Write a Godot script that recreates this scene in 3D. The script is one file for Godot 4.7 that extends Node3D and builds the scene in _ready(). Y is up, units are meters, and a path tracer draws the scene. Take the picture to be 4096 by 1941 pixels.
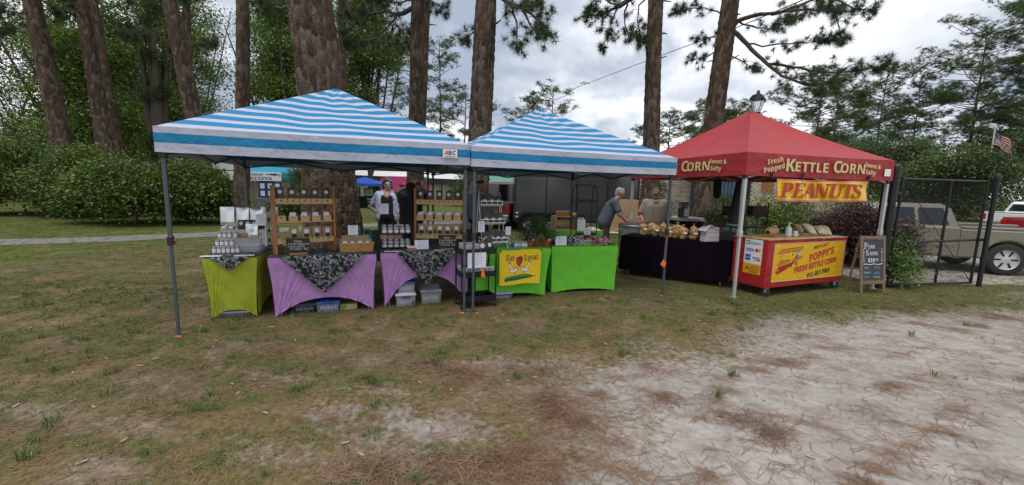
extends Node3D
# A craft and food market under pines: striped canopies with tea tables, and a kettle corn stand.

var M := {}
var taken := {}
var rng := RandomNumberGenerator.new()
var cam_at := Vector3(0, 1.584, 0)

# ---------------------------------------------------------------- mesh building
class MB:
	var v := PackedVector3Array()
	var n := PackedVector3Array()
	var t := PackedVector2Array()
	var c := PackedColorArray()
	var ix := PackedInt32Array()
	var col := Color.WHITE
	func vt(p: Vector3, nn: Vector3, uv := Vector2.ZERO) -> int:
		v.append(p); n.append(nn); t.append(uv); c.append(col)
		return v.size() - 1
	func tri(a: Vector3, b: Vector3, d: Vector3) -> void:   # counter-clockwise seen from outside
		var nn := (b - a).cross(d - a).normalized()
		var k := vt(a, nn); vt(b, nn, Vector2(1, 0)); vt(d, nn, Vector2(0, 1))
		ix.append_array([k, k + 2, k + 1])
	func quad(a: Vector3, b: Vector3, d: Vector3, e: Vector3, u0 := Vector2(0, 1), u1 := Vector2(1, 0)) -> void:
		var nn := (b - a).cross(e - a)
		if nn.length_squared() < 1e-14: nn = (d - b).cross(e - d)
		nn = nn.normalized()
		var k := vt(a, nn, u0); vt(b, nn, Vector2(u1.x, u0.y)); vt(d, nn, u1); vt(e, nn, Vector2(u0.x, u1.y))
		ix.append_array([k, k + 2, k + 1, k, k + 3, k + 2])
	func box(x: Transform3D, s: Vector3, b := 0.0) -> void:
		var h := s * 0.5
		b = minf(b, minf(h.x, minf(h.y, h.z)) * 0.9)
		if b <= 0.0:
			for ax in 3:
				for sg in [-1.0, 1.0]:
					var q := []
					for m in [[-1, -1], [1, -1], [1, 1], [-1, 1]]:
						var p := Vector3.ZERO
						p[ax] = sg * h[ax]; p[(ax + 1) % 3] = m[0] * h[(ax + 1) % 3] * sg; p[(ax + 2) % 3] = m[1] * h[(ax + 2) % 3]
						q.append(x * p)
					quad(q[0], q[1], q[2], q[3])
			return
		for ax in 3:
			var a1 := (ax + 1) % 3
			var a2 := (ax + 2) % 3
			for sg in [-1.0, 1.0]:
				var q := []
				for m in [[-1, -1], [1, -1], [1, 1], [-1, 1]]:
					var p := Vector3.ZERO
					p[ax] = sg * h[ax]; p[a1] = m[0] * (h[a1] - b) * sg; p[a2] = m[1] * (h[a2] - b)
					q.append(x * p)
				quad(q[0], q[1], q[2], q[3])
			for s1 in [-1.0, 1.0]:
				for s2 in [-1.0, 1.0]:
					var p := Vector3.ZERO
					var q2 := Vector3.ZERO
					p[a1] = s1 * h[a1]; p[a2] = s2 * (h[a2] - b); p[ax] = -(h[ax] - b)
					q2[a1] = s1 * (h[a1] - b); q2[a2] = s2 * h[a2]; q2[ax] = -(h[ax] - b)
					var p2 := p; p2[ax] = -p[ax]
					var q3 := q2; q3[ax] = -q2[ax]
					if s1 * s2 > 0: quad(x * p, x * q2, x * q3, x * p2)
					else: quad(x * q2, x * p, x * p2, x * q3)
		for a in [-1.0, 1.0]:
			for d in [-1.0, 1.0]:
				for e in [-1.0, 1.0]:
					var p1 := Vector3(a * h.x, d * (h.y - b), e * (h.z - b))
					var p2 := Vector3(a * (h.x - b), d * h.y, e * (h.z - b))
					var p3 := Vector3(a * (h.x - b), d * (h.y - b), e * h.z)
					if a * d * e > 0: tri(x * p1, x * p2, x * p3)
					else: tri(x * p1, x * p3, x * p2)
	func bx(p: Vector3, s: Vector3, b := 0.0) -> void:
		box(Transform3D(Basis.IDENTITY, p), s, b)
	func grid(nu: int, nv: int, f: Callable, flip := false, cf = null, wrap := false) -> void:
		var P := []
		for j in nv + 1:
			for i in nu + 1:
				P.append(f.call(float(i) / nu, float(j) / nv))
		var k0 := v.size()
		for j in nv + 1:
			for i in nu + 1:
				var ip := (i + 1 if i < nu else (1 if wrap else nu)); var im := (i - 1 if i > 0 else (nu - 1 if wrap else 0))
				var du: Vector3 = P[j * (nu + 1) + ip] - P[j * (nu + 1) + im]
				var dv: Vector3 = P[mini(j + 1, nv) * (nu + 1) + i] - P[maxi(j - 1, 0) * (nu + 1) + i]
				var nn := du.cross(dv)
				if nn.length_squared() < 1e-16: nn = Vector3.UP
				nn = nn.normalized()
				if cf != null: col = cf.call(float(i) / nu, float(j) / nv)
				vt(P[j * (nu + 1) + i], -nn if flip else nn, Vector2(float(i) / nu, 1.0 - float(j) / nv))
		for j in nv:
			for i in nu:
				var a := k0 + j * (nu + 1) + i
				var b := a + 1
				var d := a + nu + 2
				var e := a + nu + 1
				if flip: ix.append_array([a, b, d, a, d, e])
				else: ix.append_array([a, d, b, a, e, d])
	func tube(pts: Array, r, sides := 6, caps := true) -> void:
		var m := pts.size()
		var up := Vector3.UP
		var k0 := v.size()
		var px := Vector3.ZERO
		for i in m:
			var d: Vector3 = (pts[mini(i + 1, m - 1)] - pts[maxi(i - 1, 0)]).normalized()
			if i == 0:
				px = d.cross(up if absf(d.y) < 0.9 else Vector3.RIGHT).normalized()
			else:
				px = (px - d * px.dot(d)).normalized()
			var py := d.cross(px)
			var rr: float = r[i] if r is Array else r
			for s in sides + 1:
				var a := TAU * s / sides
				var o := px * cos(a) + py * sin(a)
				vt(pts[i] + o * rr, o, Vector2(float(s) / sides, float(i) / maxf(1, m - 1)))
		for i in m - 1:
			for s in sides:
				var a := k0 + i * (sides + 1) + s
				var b := a + 1
				var d := a + sides + 2
				var e := a + sides + 1
				ix.append_array([a, d, b, a, e, d])
		if caps:
			for en in 2:
				var i := 0 if en == 0 else m - 1
				var d: Vector3 = (pts[0] - pts[1]).normalized() if en == 0 else (pts[m - 1] - pts[m - 2]).normalized()
				var k := vt(pts[i], d)
				for s in sides + 1:
					vt(v[k0 + i * (sides + 1) + s], d)
				for s in sides:
					if en == 0: ix.append_array([k, k + 1 + s, k + 2 + s])
					else: ix.append_array([k, k + 2 + s, k + 1 + s])
	func bar(a: Vector3, b: Vector3, w: float, h: float, bev := 0.0) -> void:   # square section bar
		var d := (b - a)
		var z := d.normalized()
		var up := Vector3.UP if absf(z.y) < 0.95 else Vector3.BACK
		var x := up.cross(z).normalized()
		box(Transform3D(Basis(x, z.cross(x), z), (a + b) * 0.5), Vector3(w, h, d.length()), bev)
	func lathe(prof: Array, seg := 16, x := Transform3D.IDENTITY, sx := 1.0, sz := 1.0) -> void:   # [r, y] from bottom to top
		var m := prof.size()
		var k0 := v.size()
		for i in m:
			var pa: Array = prof[maxi(i - 1, 0)]
			var pb: Array = prof[mini(i + 1, m - 1)]
			var tn := Vector2(pb[0] - pa[0], pb[1] - pa[1]).normalized()
			for s in seg + 1:
				var a := TAU * s / seg
				var nn := Vector3(cos(a) * tn.y / sx, -tn.x, -sin(a) * tn.y / sz)
				if nn.length_squared() < 1e-9: nn = Vector3.UP
				vt(x * Vector3(cos(a) * prof[i][0] * sx, prof[i][1], -sin(a) * prof[i][0] * sz), (x.basis * nn).normalized(), Vector2(float(s) / seg, 1.0 - float(i) / (m - 1)))
		for i in m - 1:
			for s in seg:
				var a := k0 + i * (seg + 1) + s
				ix.append_array([a, a + seg + 2, a + 1, a, a + seg + 1, a + seg + 2])
	func prism(poly: Array, d0: float, d1: float, x := Transform3D.IDENTITY, bev := 0.0) -> void:   # polygon in xy, counter-clockwise, from z=d0 to z=d1
		var p := PackedVector2Array()
		for q in poly: p.append(q)
		var area := 0.0
		for i in p.size(): area += p[i].cross(p[(i + 1) % p.size()])
		if area < 0: p.reverse()
		var m := p.size()
		var q := PackedVector2Array()
		for i in m:
			var e0 := (p[i] - p[(i + m - 1) % m]).normalized()
			var e1 := (p[(i + 1) % m] - p[i]).normalized()
			var nn := (Vector2(e0.y, -e0.x) + Vector2(e1.y, -e1.x))
			nn = nn.normalized() / maxf(0.5, (nn.length() * 0.5))
			q.append(p[i] - nn * bev)
		var tr := Geometry2D.triangulate_polygon(q)
		for en in 2:
			var zz := d1 if en == 1 else d0
			var nn := (x.basis * Vector3(0, 0, 1 if en == 1 else -1)).normalized()
			var k := v.size()
			for i in m: vt(x * Vector3(q[i].x, q[i].y, zz), nn, q[i])
			for i in range(0, tr.size(), 3):
				var a: Vector2 = q[tr[i]]
				var ccw := (q[tr[i + 1]] - a).cross(q[tr[i + 2]] - a) > 0
				if ccw == (en == 1): ix.append_array([k + tr[i], k + tr[i + 2], k + tr[i + 1]])
				else: ix.append_array([k + tr[i], k + tr[i + 1], k + tr[i + 2]])
		for i in m:
			var j := (i + 1) % m
			var b0 := d0 + bev
			var b1 := d1 - bev
			quad(x * Vector3(p[i].x, p[i].y, b0), x * Vector3(p[j].x, p[j].y, b0), x * Vector3(p[j].x, p[j].y, b1), x * Vector3(p[i].x, p[i].y, b1))
			if bev > 0:
				quad(x * Vector3(q[i].x, q[i].y, d0), x * Vector3(q[j].x, q[j].y, d0), x * Vector3(p[j].x, p[j].y, b0), x * Vector3(p[i].x, p[i].y, b0))
				quad(x * Vector3(p[i].x, p[i].y, b1), x * Vector3(p[j].x, p[j].y, b1), x * Vector3(q[j].x, q[j].y, d1), x * Vector3(q[i].x, q[i].y, d1))
	func ball(p: Vector3, r: Vector3, seg := 12, rings := 8) -> void:
		var pr := []
		for i in rings + 1:
			var a := -PI / 2 + PI * i / rings
			pr.append([cos(a), sin(a)])
		lathe(pr, seg, Transform3D(Basis.from_scale(r), p))
	func mesh() -> ArrayMesh:
		var a := []
		a.resize(Mesh.ARRAY_MAX)
		a[Mesh.ARRAY_VERTEX] = v; a[Mesh.ARRAY_NORMAL] = n; a[Mesh.ARRAY_TEX_UV] = t; a[Mesh.ARRAY_COLOR] = c; a[Mesh.ARRAY_INDEX] = ix
		var am := ArrayMesh.new()
		am.add_surface_from_arrays(Mesh.PRIMITIVE_TRIANGLES, a)
		return am

# ---------------------------------------------------------------- scene tree
func numbered(s: String) -> String:
	if not taken.has(s):
		taken[s] = 0
		return s
	taken[s] += 1
	return "%s_%03d" % [s, taken[s]]

func tag(o: Node, label: String, cat := "", group := "", kind := "") -> Node:
	if label: o.set_meta("label", label)
	if cat: o.set_meta("category", cat)
	if group: o.set_meta("group", group)
	if kind: o.set_meta("kind", kind)
	return o

func thing(called: String, label: String, cat: String, x: Transform3D, group := "") -> Node3D:
	var o := Node3D.new()
	o.name = numbered(called)
	add_child(o)
	o.transform = x
	tag(o, label, cat, group)
	return o

func part(par: Node, called: String, mb, mat: Material, x := Transform3D.IDENTITY) -> MeshInstance3D:
	var o := MeshInstance3D.new()
	o.name = called
	o.mesh = mb.mesh() if mb is MB else mb
	o.material_override = mat
	o.transform = x
	par.add_child(o, true)
	return o

func solo(called: String, mb, mat: Material, label: String, cat: String, x := Transform3D.IDENTITY, group := "") -> MeshInstance3D:
	var o := part(self, numbered(called), mb, mat, x)
	tag(o, label, cat, group)
	return o

func struct(called: String, mb, mat: Material, par: Node = self) -> MeshInstance3D:
	var o := part(par, numbered(called) if par == self else called, mb, mat)
	if par == self: o.set_meta("kind", "structure")
	return o

func copy(o: Node3D, x: Transform3D, label: String, group := "") -> Node3D:
	var c: Node3D = o.duplicate()
	c.name = numbered(String(o.get_meta("base_name")) if o.has_meta("base_name") else String(o.name))
	add_child(c)
	c.transform = x
	if label: c.set_meta("label", label)
	if group: c.set_meta("group", group)
	return c

func many(par: Node, called: String, mesh: Mesh, mat: Material, xs: Array, cols = null) -> MultiMeshInstance3D:
	var mm := MultiMesh.new()
	mm.transform_format = MultiMesh.TRANSFORM_3D
	mm.use_colors = cols != null
	mm.mesh = mesh
	mm.instance_count = xs.size()
	for i in xs.size():
		mm.set_instance_transform(i, xs[i])
		if cols != null: mm.set_instance_color(i, cols[i])
	var o := MultiMeshInstance3D.new()
	o.name = called
	o.multimesh = mm
	o.material_override = mat
	par.add_child(o, true)
	o.set_meta("kind", "stuff")
	return o

func at(x: float, y: float, z: float, yaw := 0.0) -> Transform3D:
	return Transform3D(Basis(Vector3.UP, yaw), Vector3(x, y, z))

func lin(r: float, g: float, b: float) -> Color:   # a linear base colour as the albedo_color Godot wants
	return Color(r, g, b).linear_to_srgb()

func mat(c: Color, rough := 0.8, metal := 0.0) -> StandardMaterial3D:
	var m := StandardMaterial3D.new()
	m.albedo_color = c
	m.roughness = rough
	m.metallic = metal
	return m

func vmat(rough := 0.85, back := 0.0) -> StandardMaterial3D:   # colour from the vertices
	var m := mat(Color.WHITE, rough)
	m.vertex_color_use_as_albedo = true
	if back > 0:
		m.backlight_enabled = true
		m.backlight = Color(back, back, back)
	return m

func noise_tex(freq: float, kind := FastNoiseLite.TYPE_SIMPLEX_SMOOTH, oct := 4, size := 256, normal := false, bump := 4.0, ramp = null, sd := 1) -> NoiseTexture2D:
	var f := FastNoiseLite.new()
	f.noise_type = kind
	f.frequency = freq
	f.fractal_octaves = oct
	f.seed = sd
	var t := NoiseTexture2D.new()
	t.width = size
	t.height = size
	t.seamless = true
	t.as_normal_map = normal
	t.bump_strength = bump
	if ramp != null:
		var g := Gradient.new()
		g.offsets = ramp[0]
		g.colors = ramp[1]
		t.color_ramp = g
	t.noise = f
	return t

func triplanar(m: StandardMaterial3D, s: Vector3) -> StandardMaterial3D:
	m.uv1_triplanar = true
	m.uv1_scale = s
	return m

# ---------------------------------------------------------------- flat print
func canvas(w: int, h: int, bg: Color) -> Image:
	var im := Image.create(w, h, false, Image.FORMAT_RGB8)
	im.fill(bg)
	return im

func poly(im: Image, pts: Array, c: Color) -> void:   # filled polygon, points in pixels
	var y0 := 1e9
	var y1 := -1e9
	for p in pts:
		y0 = minf(y0, p.y); y1 = maxf(y1, p.y)
	for y in range(maxi(0, int(y0)), mini(im.get_height() - 1, int(y1)) + 1):
		var xs := []
		for i in pts.size():
			var a: Vector2 = pts[i]
			var b: Vector2 = pts[(i + 1) % pts.size()]
			var yy := y + 0.5
			if (a.y <= yy) != (b.y <= yy):
				xs.append(a.x + (yy - a.y) / (b.y - a.y) * (b.x - a.x))
		xs.sort()
		for k in range(0, xs.size() - 1, 2):
			var x0 := maxi(0, roundi(xs[k]))
			var x1 := mini(im.get_width(), roundi(xs[k + 1]))
			if x1 > x0: im.fill_rect(Rect2i(x0, y, x1 - x0, 1), c)

func ell(im: Image, x: float, y: float, rx: float, ry: float, c: Color, turn := 0.0) -> void:
	var pts := []
	for i in 20:
		var a := TAU * i / 20
		pts.append(Vector2(x, y) + Vector2(cos(a) * rx, sin(a) * ry).rotated(turn))
	poly(im, pts, c)

func stroke(im: Image, pts: Array, w: float, c: Color) -> void:
	for i in pts.size() - 1:
		var a: Vector2 = pts[i]
		var b: Vector2 = pts[i + 1]
		var d := (b - a).normalized().orthogonal() * w * 0.5
		poly(im, [a + d, b + d, b - d, a - d], c)
		ell(im, b.x, b.y, w * 0.5, w * 0.5, c)

func print_mat(im: Image, rough := 0.8) -> StandardMaterial3D:
	var m := mat(Color.WHITE, rough)
	im.generate_mipmaps()
	m.albedo_texture = ImageTexture.create_from_image(im)
	return m

func scribble(im: Image, x: float, y: float, w: float, h: float, c: Color, sd: int) -> void:   # a line of print too small to read
	var r := RandomNumberGenerator.new()
	r.seed = sd
	var p := x
	while p < x + w:
		var l := r.randf_range(h * 0.6, h * 2.6)
		im.fill_rect(Rect2i(int(p), int(y), int(maxf(1, minf(l, x + w - p))), int(maxf(1, h))), c)
		p += l + h * 0.7

# ---------------------------------------------------------------- lettering
var fonts := {}
func font(f: String, bold := true) -> Font:
	var k := f + str(bold)
	if not fonts.has(k):
		var s := SystemFont.new()
		s.font_names = PackedStringArray([f])
		s.font_weight = 700 if bold else 400
		fonts[k] = s
	return fonts[k]

func letters(par: Node, txt: String, h: float, m: Material, x: Transform3D, fname := "Droid Sans", bold := true, squeeze := 1.0, slant := 0.0, depth := 0.002) -> MeshInstance3D:
	var tm := TextMesh.new()
	tm.text = txt
	tm.font = font(fname, bold)
	tm.font_size = 48
	tm.pixel_size = h / 35.0      # capitals come out about h tall
	tm.depth = depth
	tm.curve_step = 2.0
	var o := MeshInstance3D.new()
	o.name = "lettering"
	o.mesh = tm
	o.material_override = m
	o.transform = x * Transform3D(Basis(Vector3(squeeze, 0, 0), Vector3(slant, 1, 0), Vector3(0, 0, 1)), Vector3.ZERO)
	par.add_child(o, true)
	return o

# ---------------------------------------------------------------- air and light
func make_light() -> void:
	var cam := Camera3D.new()
	cam.name = "camera"
	var p := 0.13218
	var r := 0.02438
	var fw := Vector3(0, -sin(p), -cos(p))
	var up0 := Vector3(0, cos(p), -sin(p))
	var rt := Vector3.RIGHT * cos(r) + up0 * sin(r)
	var up := up0 * cos(r) - Vector3.RIGHT * sin(r)
	cam.transform = Transform3D(Basis(rt, up, -fw), cam_at)
	cam.fov = 61.317
	cam.near = 0.05
	cam.far = 900.0
	add_child(cam)
	var we := WorldEnvironment.new()
	we.name = "surroundings"
	var e := Environment.new()
	e.background_mode = Environment.BG_SKY
	e.tonemap_mode = Environment.TONE_MAPPER_LINEAR
	e.tonemap_exposure = 1.22
	e.sdfgi_enabled = true
	e.ssao_enabled = true
	e.ssil_enabled = true
	var sky := Sky.new()
	var pm := PanoramaSkyMaterial.new()
	pm.panorama = ImageTexture.create_from_image(cloud_image())
	pm.energy_multiplier = 1.22
	sky.sky_material = pm
	e.sky = sky
	we.environment = e
	add_child(we)
	var sun := DirectionalLight3D.new()
	sun.name = "sun"
	sun.light_energy = 0.5
	sun.light_color = Color(1.0, 0.97, 0.93)
	sun.light_angular_distance = 25.0
	sun.shadow_enabled = true
	sun.rotation_degrees = Vector3(-66, -28, 0)
	add_child(sun)

func cloud_image() -> Image:
	var w := 1024
	var h := 512
	var im := Image.create(w, h, false, Image.FORMAT_RGBF)
	var a := FastNoiseLite.new()
	a.noise_type = FastNoiseLite.TYPE_SIMPLEX_SMOOTH
	a.seed = 11
	a.frequency = 0.42
	a.fractal_octaves = 5
	a.fractal_gain = 0.52
	var b := FastNoiseLite.new()
	b.noise_type = FastNoiseLite.TYPE_SIMPLEX_SMOOTH
	b.seed = 5
	b.frequency = 1.5
	b.fractal_octaves = 5
	b.domain_warp_enabled = true
	b.domain_warp_amplitude = 0.6
	b.domain_warp_frequency = 0.9
	for j in h:
		var th := PI * (j + 0.5) / h
		var y := cos(th)
		var s := sin(th)
		for i in w:
			var ph := TAU * ((i + 0.5) / w - 0.5)
			var d := Vector3(sin(ph) * s, y, -cos(ph) * s)
			if y < -0.02:
				im.set_pixel(i, j, Color(0.2, 0.19, 0.18))
				continue
			var k := 1.0 / (maxf(y, 0.0) + 0.22)
			var big := a.get_noise_3d(d.x * k + 0.9, 0.3, d.z * k + 3.1)
			var small := b.get_noise_3d(d.x * k, 1.7, d.z * k)
			var low := clampf((0.42 - y) / 0.42, 0.0, 1.0)
			var f := clampf(0.40 + 0.34 * low * low + big * 1.25 + small * 0.42, 0.0, 1.0)
			f = f * f * (3.0 - 2.0 * f)
			var c := Color(0.29, 0.34, 0.43).lerp(Color(0.92, 0.93, 0.95), f)
			im.set_pixel(i, j, c)
	return im

# ---------------------------------------------------------------- ground
const GX := -9.0
const GZ := -1.0
const GW := 20.0
const GH := 12.0
var gw := 1536
var gh := 922
var sand_map := PackedFloat32Array()
var straw_map := PackedFloat32Array()
var green_map := PackedFloat32Array()

func noise_bytes(freq: float, oct: int, sd: int, gain := 0.5) -> PackedByteArray:
	var f := FastNoiseLite.new()
	f.noise_type = FastNoiseLite.TYPE_SIMPLEX_SMOOTH
	f.frequency = freq
	f.fractal_octaves = oct
	f.fractal_gain = gain
	f.seed = sd
	return f.get_image(gw, gh).get_data()

func edge_dist(p: Vector2, pg: PackedVector2Array) -> float:
	var d := 1e9
	for i in pg.size():
		d = minf(d, p.distance_to(Geometry2D.get_closest_point_to_segment(p, pg[i], pg[(i + 1) % pg.size()])))
	return d if Geometry2D.is_point_in_polygon(p, pg) else -d

func blob(x: float, z: float, cx: float, cz: float, rx: float, rz: float, turn := 0.0) -> float:
	var d := Vector2(x - cx, z - cz).rotated(turn)
	return 1.0 - Vector2(d.x / rx, d.y / rz).length()

func make_ground() -> void:
	var pg := PackedVector2Array([Vector2(0.75, -3.62), Vector2(1.2, -3.74), Vector2(1.69, -3.95), Vector2(2.37, -4.2), Vector2(2.77, -4.5), Vector2(3.7, -5.08), Vector2(4.76, -5.42), Vector2(5.57, -5.40), Vector2(7.64, -5.86), Vector2(9.4, -6.9), Vector2(14, -9), Vector2(14, 2), Vector2(0.3, 2), Vector2(0.44, -2.02), Vector2(0.54, -2.3), Vector2(0.4, -2.5), Vector2(0.61, -2.65), Vector2(0.49, -2.97), Vector2(0.7, -3.3)])
	var cw := 160
	var ch := 96
	var sd := PackedFloat32Array()
	sd.resize((cw + 1) * (ch + 1))
	for j in ch + 1:
		for i in cw + 1:
			sd[j * (cw + 1) + i] = clampf(edge_dist(Vector2(GX + GW * i / cw, GZ - GH * j / ch), pg), -3, 3)
	var nA := noise_bytes(0.0075, 4, 3)
	var nB := noise_bytes(0.03, 4, 7, 0.6)
	var nC := noise_bytes(0.16, 3, 9, 0.7)
	var nD := noise_bytes(0.012, 5, 21, 0.6)
	var nE := noise_bytes(0.33, 2, 23, 0.8)
	var sf := FastNoiseLite.new()
	sf.noise_type = FastNoiseLite.TYPE_SIMPLEX_SMOOTH
	sf.frequency = 0.055
	sf.fractal_octaves = 4
	sf.fractal_gain = 0.6
	sf.seed = 31
	var si := sf.get_image(gw / 4, gh + gw / 2)
	si.resize(gw, gh + gw / 2, Image.INTERPOLATE_CUBIC)
	var nS := si.get_data()      # streaks left by raking and wheels, slanting across the sand
	var bytes := PackedByteArray()
	bytes.resize(gw * gh * 3)
	var mw := gw / 4
	var mh := gh / 4
	sand_map.resize((mw + 1) * (mh + 1)); straw_map.resize((mw + 1) * (mh + 1)); green_map.resize((mw + 1) * (mh + 1))
	var patches := [[-0.62, -2.53, 0.52, 0.17, -0.32], [-0.17, -3.5, 0.36, 0.13, 0.1], [0.18, -3.05, 0.25, 0.08, -0.3]]
	var bald := [[-1.35, -2.2, 0.5, 0.14, -0.3], [-2.3, -2.45, 0.5, 0.12, -0.2], [-0.9, -2.98, 0.4, 0.1, -0.2], [-2.0, -3.2, 0.5, 0.08, -0.2], [-1.2, -3.55, 0.3, 0.07, 0], [-3.2, -2.6, 0.5, 0.12, -0.2], [-2.2, -2.05, 0.4, 0.1, -0.2], [-0.6, -2.2, 0.4, 0.1, -0.3]]
	var straws := [[0.05, -2.1, 0.75, 0.45, 0.3], [0.42, -2.72, 0.34, 0.22, 0.2], [-0.1, -3.05, 0.7, 0.3, 0.1], [-0.45, -3.35, 0.5, 0.2, 0.0], [0.3, -2.35, 0.5, 0.25, 0.5], [6.6, -5.5, 1.1, 0.3, -0.4], [5.4, -4.9, 0.6, 0.12, -0.5], [2.6, -3.75, 0.8, 0.16, 0.5], [1.6, -2.9, 0.25, 0.1, 0.6], [1.75, -2.55, 0.35, 0.09, 0.7], [2.2, -2.25, 0.5, 0.1, 0.5], [3.4, -3.3, 0.5, 0.12, 0.4], [4.2, -4.1, 0.5, 0.1, 0.4], [1.2, -2.1, 0.4, 0.12, 0.3], [3.0, -2.7, 0.5, 0.1, 0.5], [4.6, -3.3, 0.8, 0.2, 0.4], [1.0, -3.35, 0.4, 0.08, 0.3], [5.8, -4.2, 0.7, 0.2, 0.4]]
	var k := 0
	for j in gh:
		var z := GZ - GH * (j + 0.5) / gh
		var fy := float(j) / gh * ch
		var cy := int(fy)
		fy -= cy
		for i in gw:
			var x := GX + GW * (i + 0.5) / gw
			var fx := float(i) / gw * cw
			var cx := int(fx)
			fx -= cx
			var q := cy * (cw + 1) + cx
			var s := lerpf(lerpf(sd[q], sd[q + 1], fx), lerpf(sd[q + cw + 1], sd[q + cw + 2], fx), fy)
			var a := nA[k] / 255.0 - 0.5
			var b := nB[k] / 255.0 - 0.5
			var c := nC[k] / 255.0 - 0.5
			var dd := nD[k] / 255.0 - 0.5
			var e := nE[k] / 255.0 - 0.5
			var sk := nS[(j + i / 3) * gw + i] / 255.0 - 0.5
			var sand := s * 1.3 + a * 0.9 + b * 0.9 + c * 0.7 + 0.1
			var straw := dd * 0.9 + b * 0.8 - 0.28
			var bare := 0.0
			if z > -6.2 and x > -4.0:
				for pp in patches:
					if absf(x - pp[0]) < 0.8 and absf(z - pp[1]) < 0.5:
						sand = maxf(sand, blob(x, z, pp[0], pp[1], pp[2] * 1.3, pp[3] * 1.3, pp[4]) * 0.55 + b * 1.3 + c * 1.0 + sk * 0.9 - 0.12)
				for pp in bald:
					if absf(x - pp[0]) < 0.8 and absf(z - pp[1]) < 0.4:
						bare = maxf(bare, blob(x, z, pp[0], pp[1], pp[2], pp[3], pp[4]) + b * 1.4 + c * 0.9)
				for pp in straws:
					if absf(x - pp[0]) < 1.2 and absf(z - pp[1]) < 0.8:
						straw = maxf(straw, blob(x, z, pp[0], pp[1], pp[2] * 1.25, pp[3] * 1.25, pp[4]) * 0.6 + b * 1.0 + c * 0.9 + sk * 1.3 - 0.1)
			straw = maxf(straw, sk * 1.8 + c * 0.9 + b * 0.7 - 0.33)
			sand = clampf(sand * 1.25 + 0.36, 0.0, 1.0)
			straw = clampf(straw * 1.7, 0.0, 1.0)
			# turf: greener beside the red cart and to the far side, thin and thatchy by the sand
			var lush := clampf(0.36 + 0.8 * clampf((-z - 4.4) * 0.6, 0.0, 1.0) * clampf((x - 1.6) * 0.5, 0.0, 1.0) + 0.22 * clampf((-x - 2.6) * 0.4, 0.0, 1.0) + 0.18 * clampf((-z - 8.0) * 0.3, 0, 1), 0.0, 1.0)
			var green := clampf((lush - 0.5 + dd * 1.0 + b * 1.3 + c * 0.7) * 1.9 + 0.5, 0.0, 1.0)
			var grey := clampf(0.5 + a * 2.2 + b * 1.2, 0.0, 1.0)
			var tr := lerpf(0.155, 0.115, grey)
			var tg := lerpf(0.115, 0.091, grey)
			var tb := lerpf(0.052, 0.05, grey)
			tr = lerpf(tr, 0.07, green * 0.85); tg = lerpf(tg, 0.09, green * 0.85); tb = lerpf(tb, 0.02, green * 0.85)
			var dirt := clampf(-dd * 2.4 - b * 1.4 - 0.42, 0.0, 1.0) * (1.0 - 0.7 * lush)
			dirt = maxf(dirt, clampf(bare, 0.0, 0.85))
			tr = lerpf(tr, 0.24, dirt); tg = lerpf(tg, 0.19, dirt); tb = lerpf(tb, 0.15, dirt)
			var sg := clampf(0.5 + b * 1.5 + a * 1.2, 0.0, 1.0)
			var sr := lerpf(0.36, 0.255, sg); var s2 := lerpf(0.332, 0.232, sg); var s3 := lerpf(0.308, 0.21, sg)
			tr = lerpf(tr, sr, sand); tg = lerpf(tg, s2, sand); tb = lerpf(tb, s3, sand)
			tr = lerpf(tr, 0.185, straw * 0.72); tg = lerpf(tg, 0.125, straw * 0.72); tb = lerpf(tb, 0.085, straw * 0.72)
			var rough := maxf(1.0 - sand, straw)
			var sp := 1.0 + c * lerpf(0.32, 0.85, rough) + e * lerpf(0.35, 1.0, rough)
			bytes[k * 3] = int(clampf(pow(tr * sp, 0.4545), 0, 1) * 255.0)
			bytes[k * 3 + 1] = int(clampf(pow(tg * sp, 0.4545), 0, 1) * 255.0)
			bytes[k * 3 + 2] = int(clampf(pow(tb * sp, 0.4545), 0, 1) * 255.0)
			if i % 4 == 0 and j % 4 == 0:
				var m := (j / 4) * (mw + 1) + i / 4
				sand_map[m] = sand; straw_map[m] = straw; green_map[m] = green
			k += 1
	var im := Image.create_from_data(gw, gh, false, Image.FORMAT_RGB8, bytes)
	im.generate_mipmaps()
	var near := mat(Color.WHITE, 0.95)
	near.albedo_texture = ImageTexture.create_from_image(im)
	near.heightmap_enabled = true
	near.heightmap_scale = 1.1
	near.heightmap_texture = ImageTexture.create_from_image(Image.create_from_data(gw, gh, false, Image.FORMAT_L8, nC))
	near.metallic_specular = 0.25
	var g := MB.new()
	g.quad(Vector3(GX, 0, GZ), Vector3(GX + GW, 0, GZ), Vector3(GX + GW, 0, GZ - GH), Vector3(GX, 0, GZ - GH), Vector2(0, 0), Vector2(1, 1))
	var far := triplanar(mat(Color.WHITE, 0.95), Vector3(0.13, 0.13, 0.13))
	far.uv1_world_triplanar = true
	far.albedo_texture = noise_tex(0.012, FastNoiseLite.TYPE_SIMPLEX_SMOOTH, 6, 1024, false, 1.0, [PackedFloat32Array([0.0, 0.35, 0.5, 0.65, 1.0]), PackedColorArray([lin(0.16, 0.12, 0.065), lin(0.12, 0.115, 0.042), lin(0.082, 0.1, 0.024), lin(0.075, 0.105, 0.02), lin(0.06, 0.092, 0.016)])])
	far.metallic_specular = 0.2
	var o := MB.new()
	var R := 420.0
	o.quad(Vector3(-R, 0, R), Vector3(R, 0, R), Vector3(R, 0, GZ), Vector3(-R, 0, GZ))
	o.quad(Vector3(-R, 0, GZ - GH), Vector3(R, 0, GZ - GH), Vector3(R, 0, -R), Vector3(-R, 0, -R))
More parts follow.
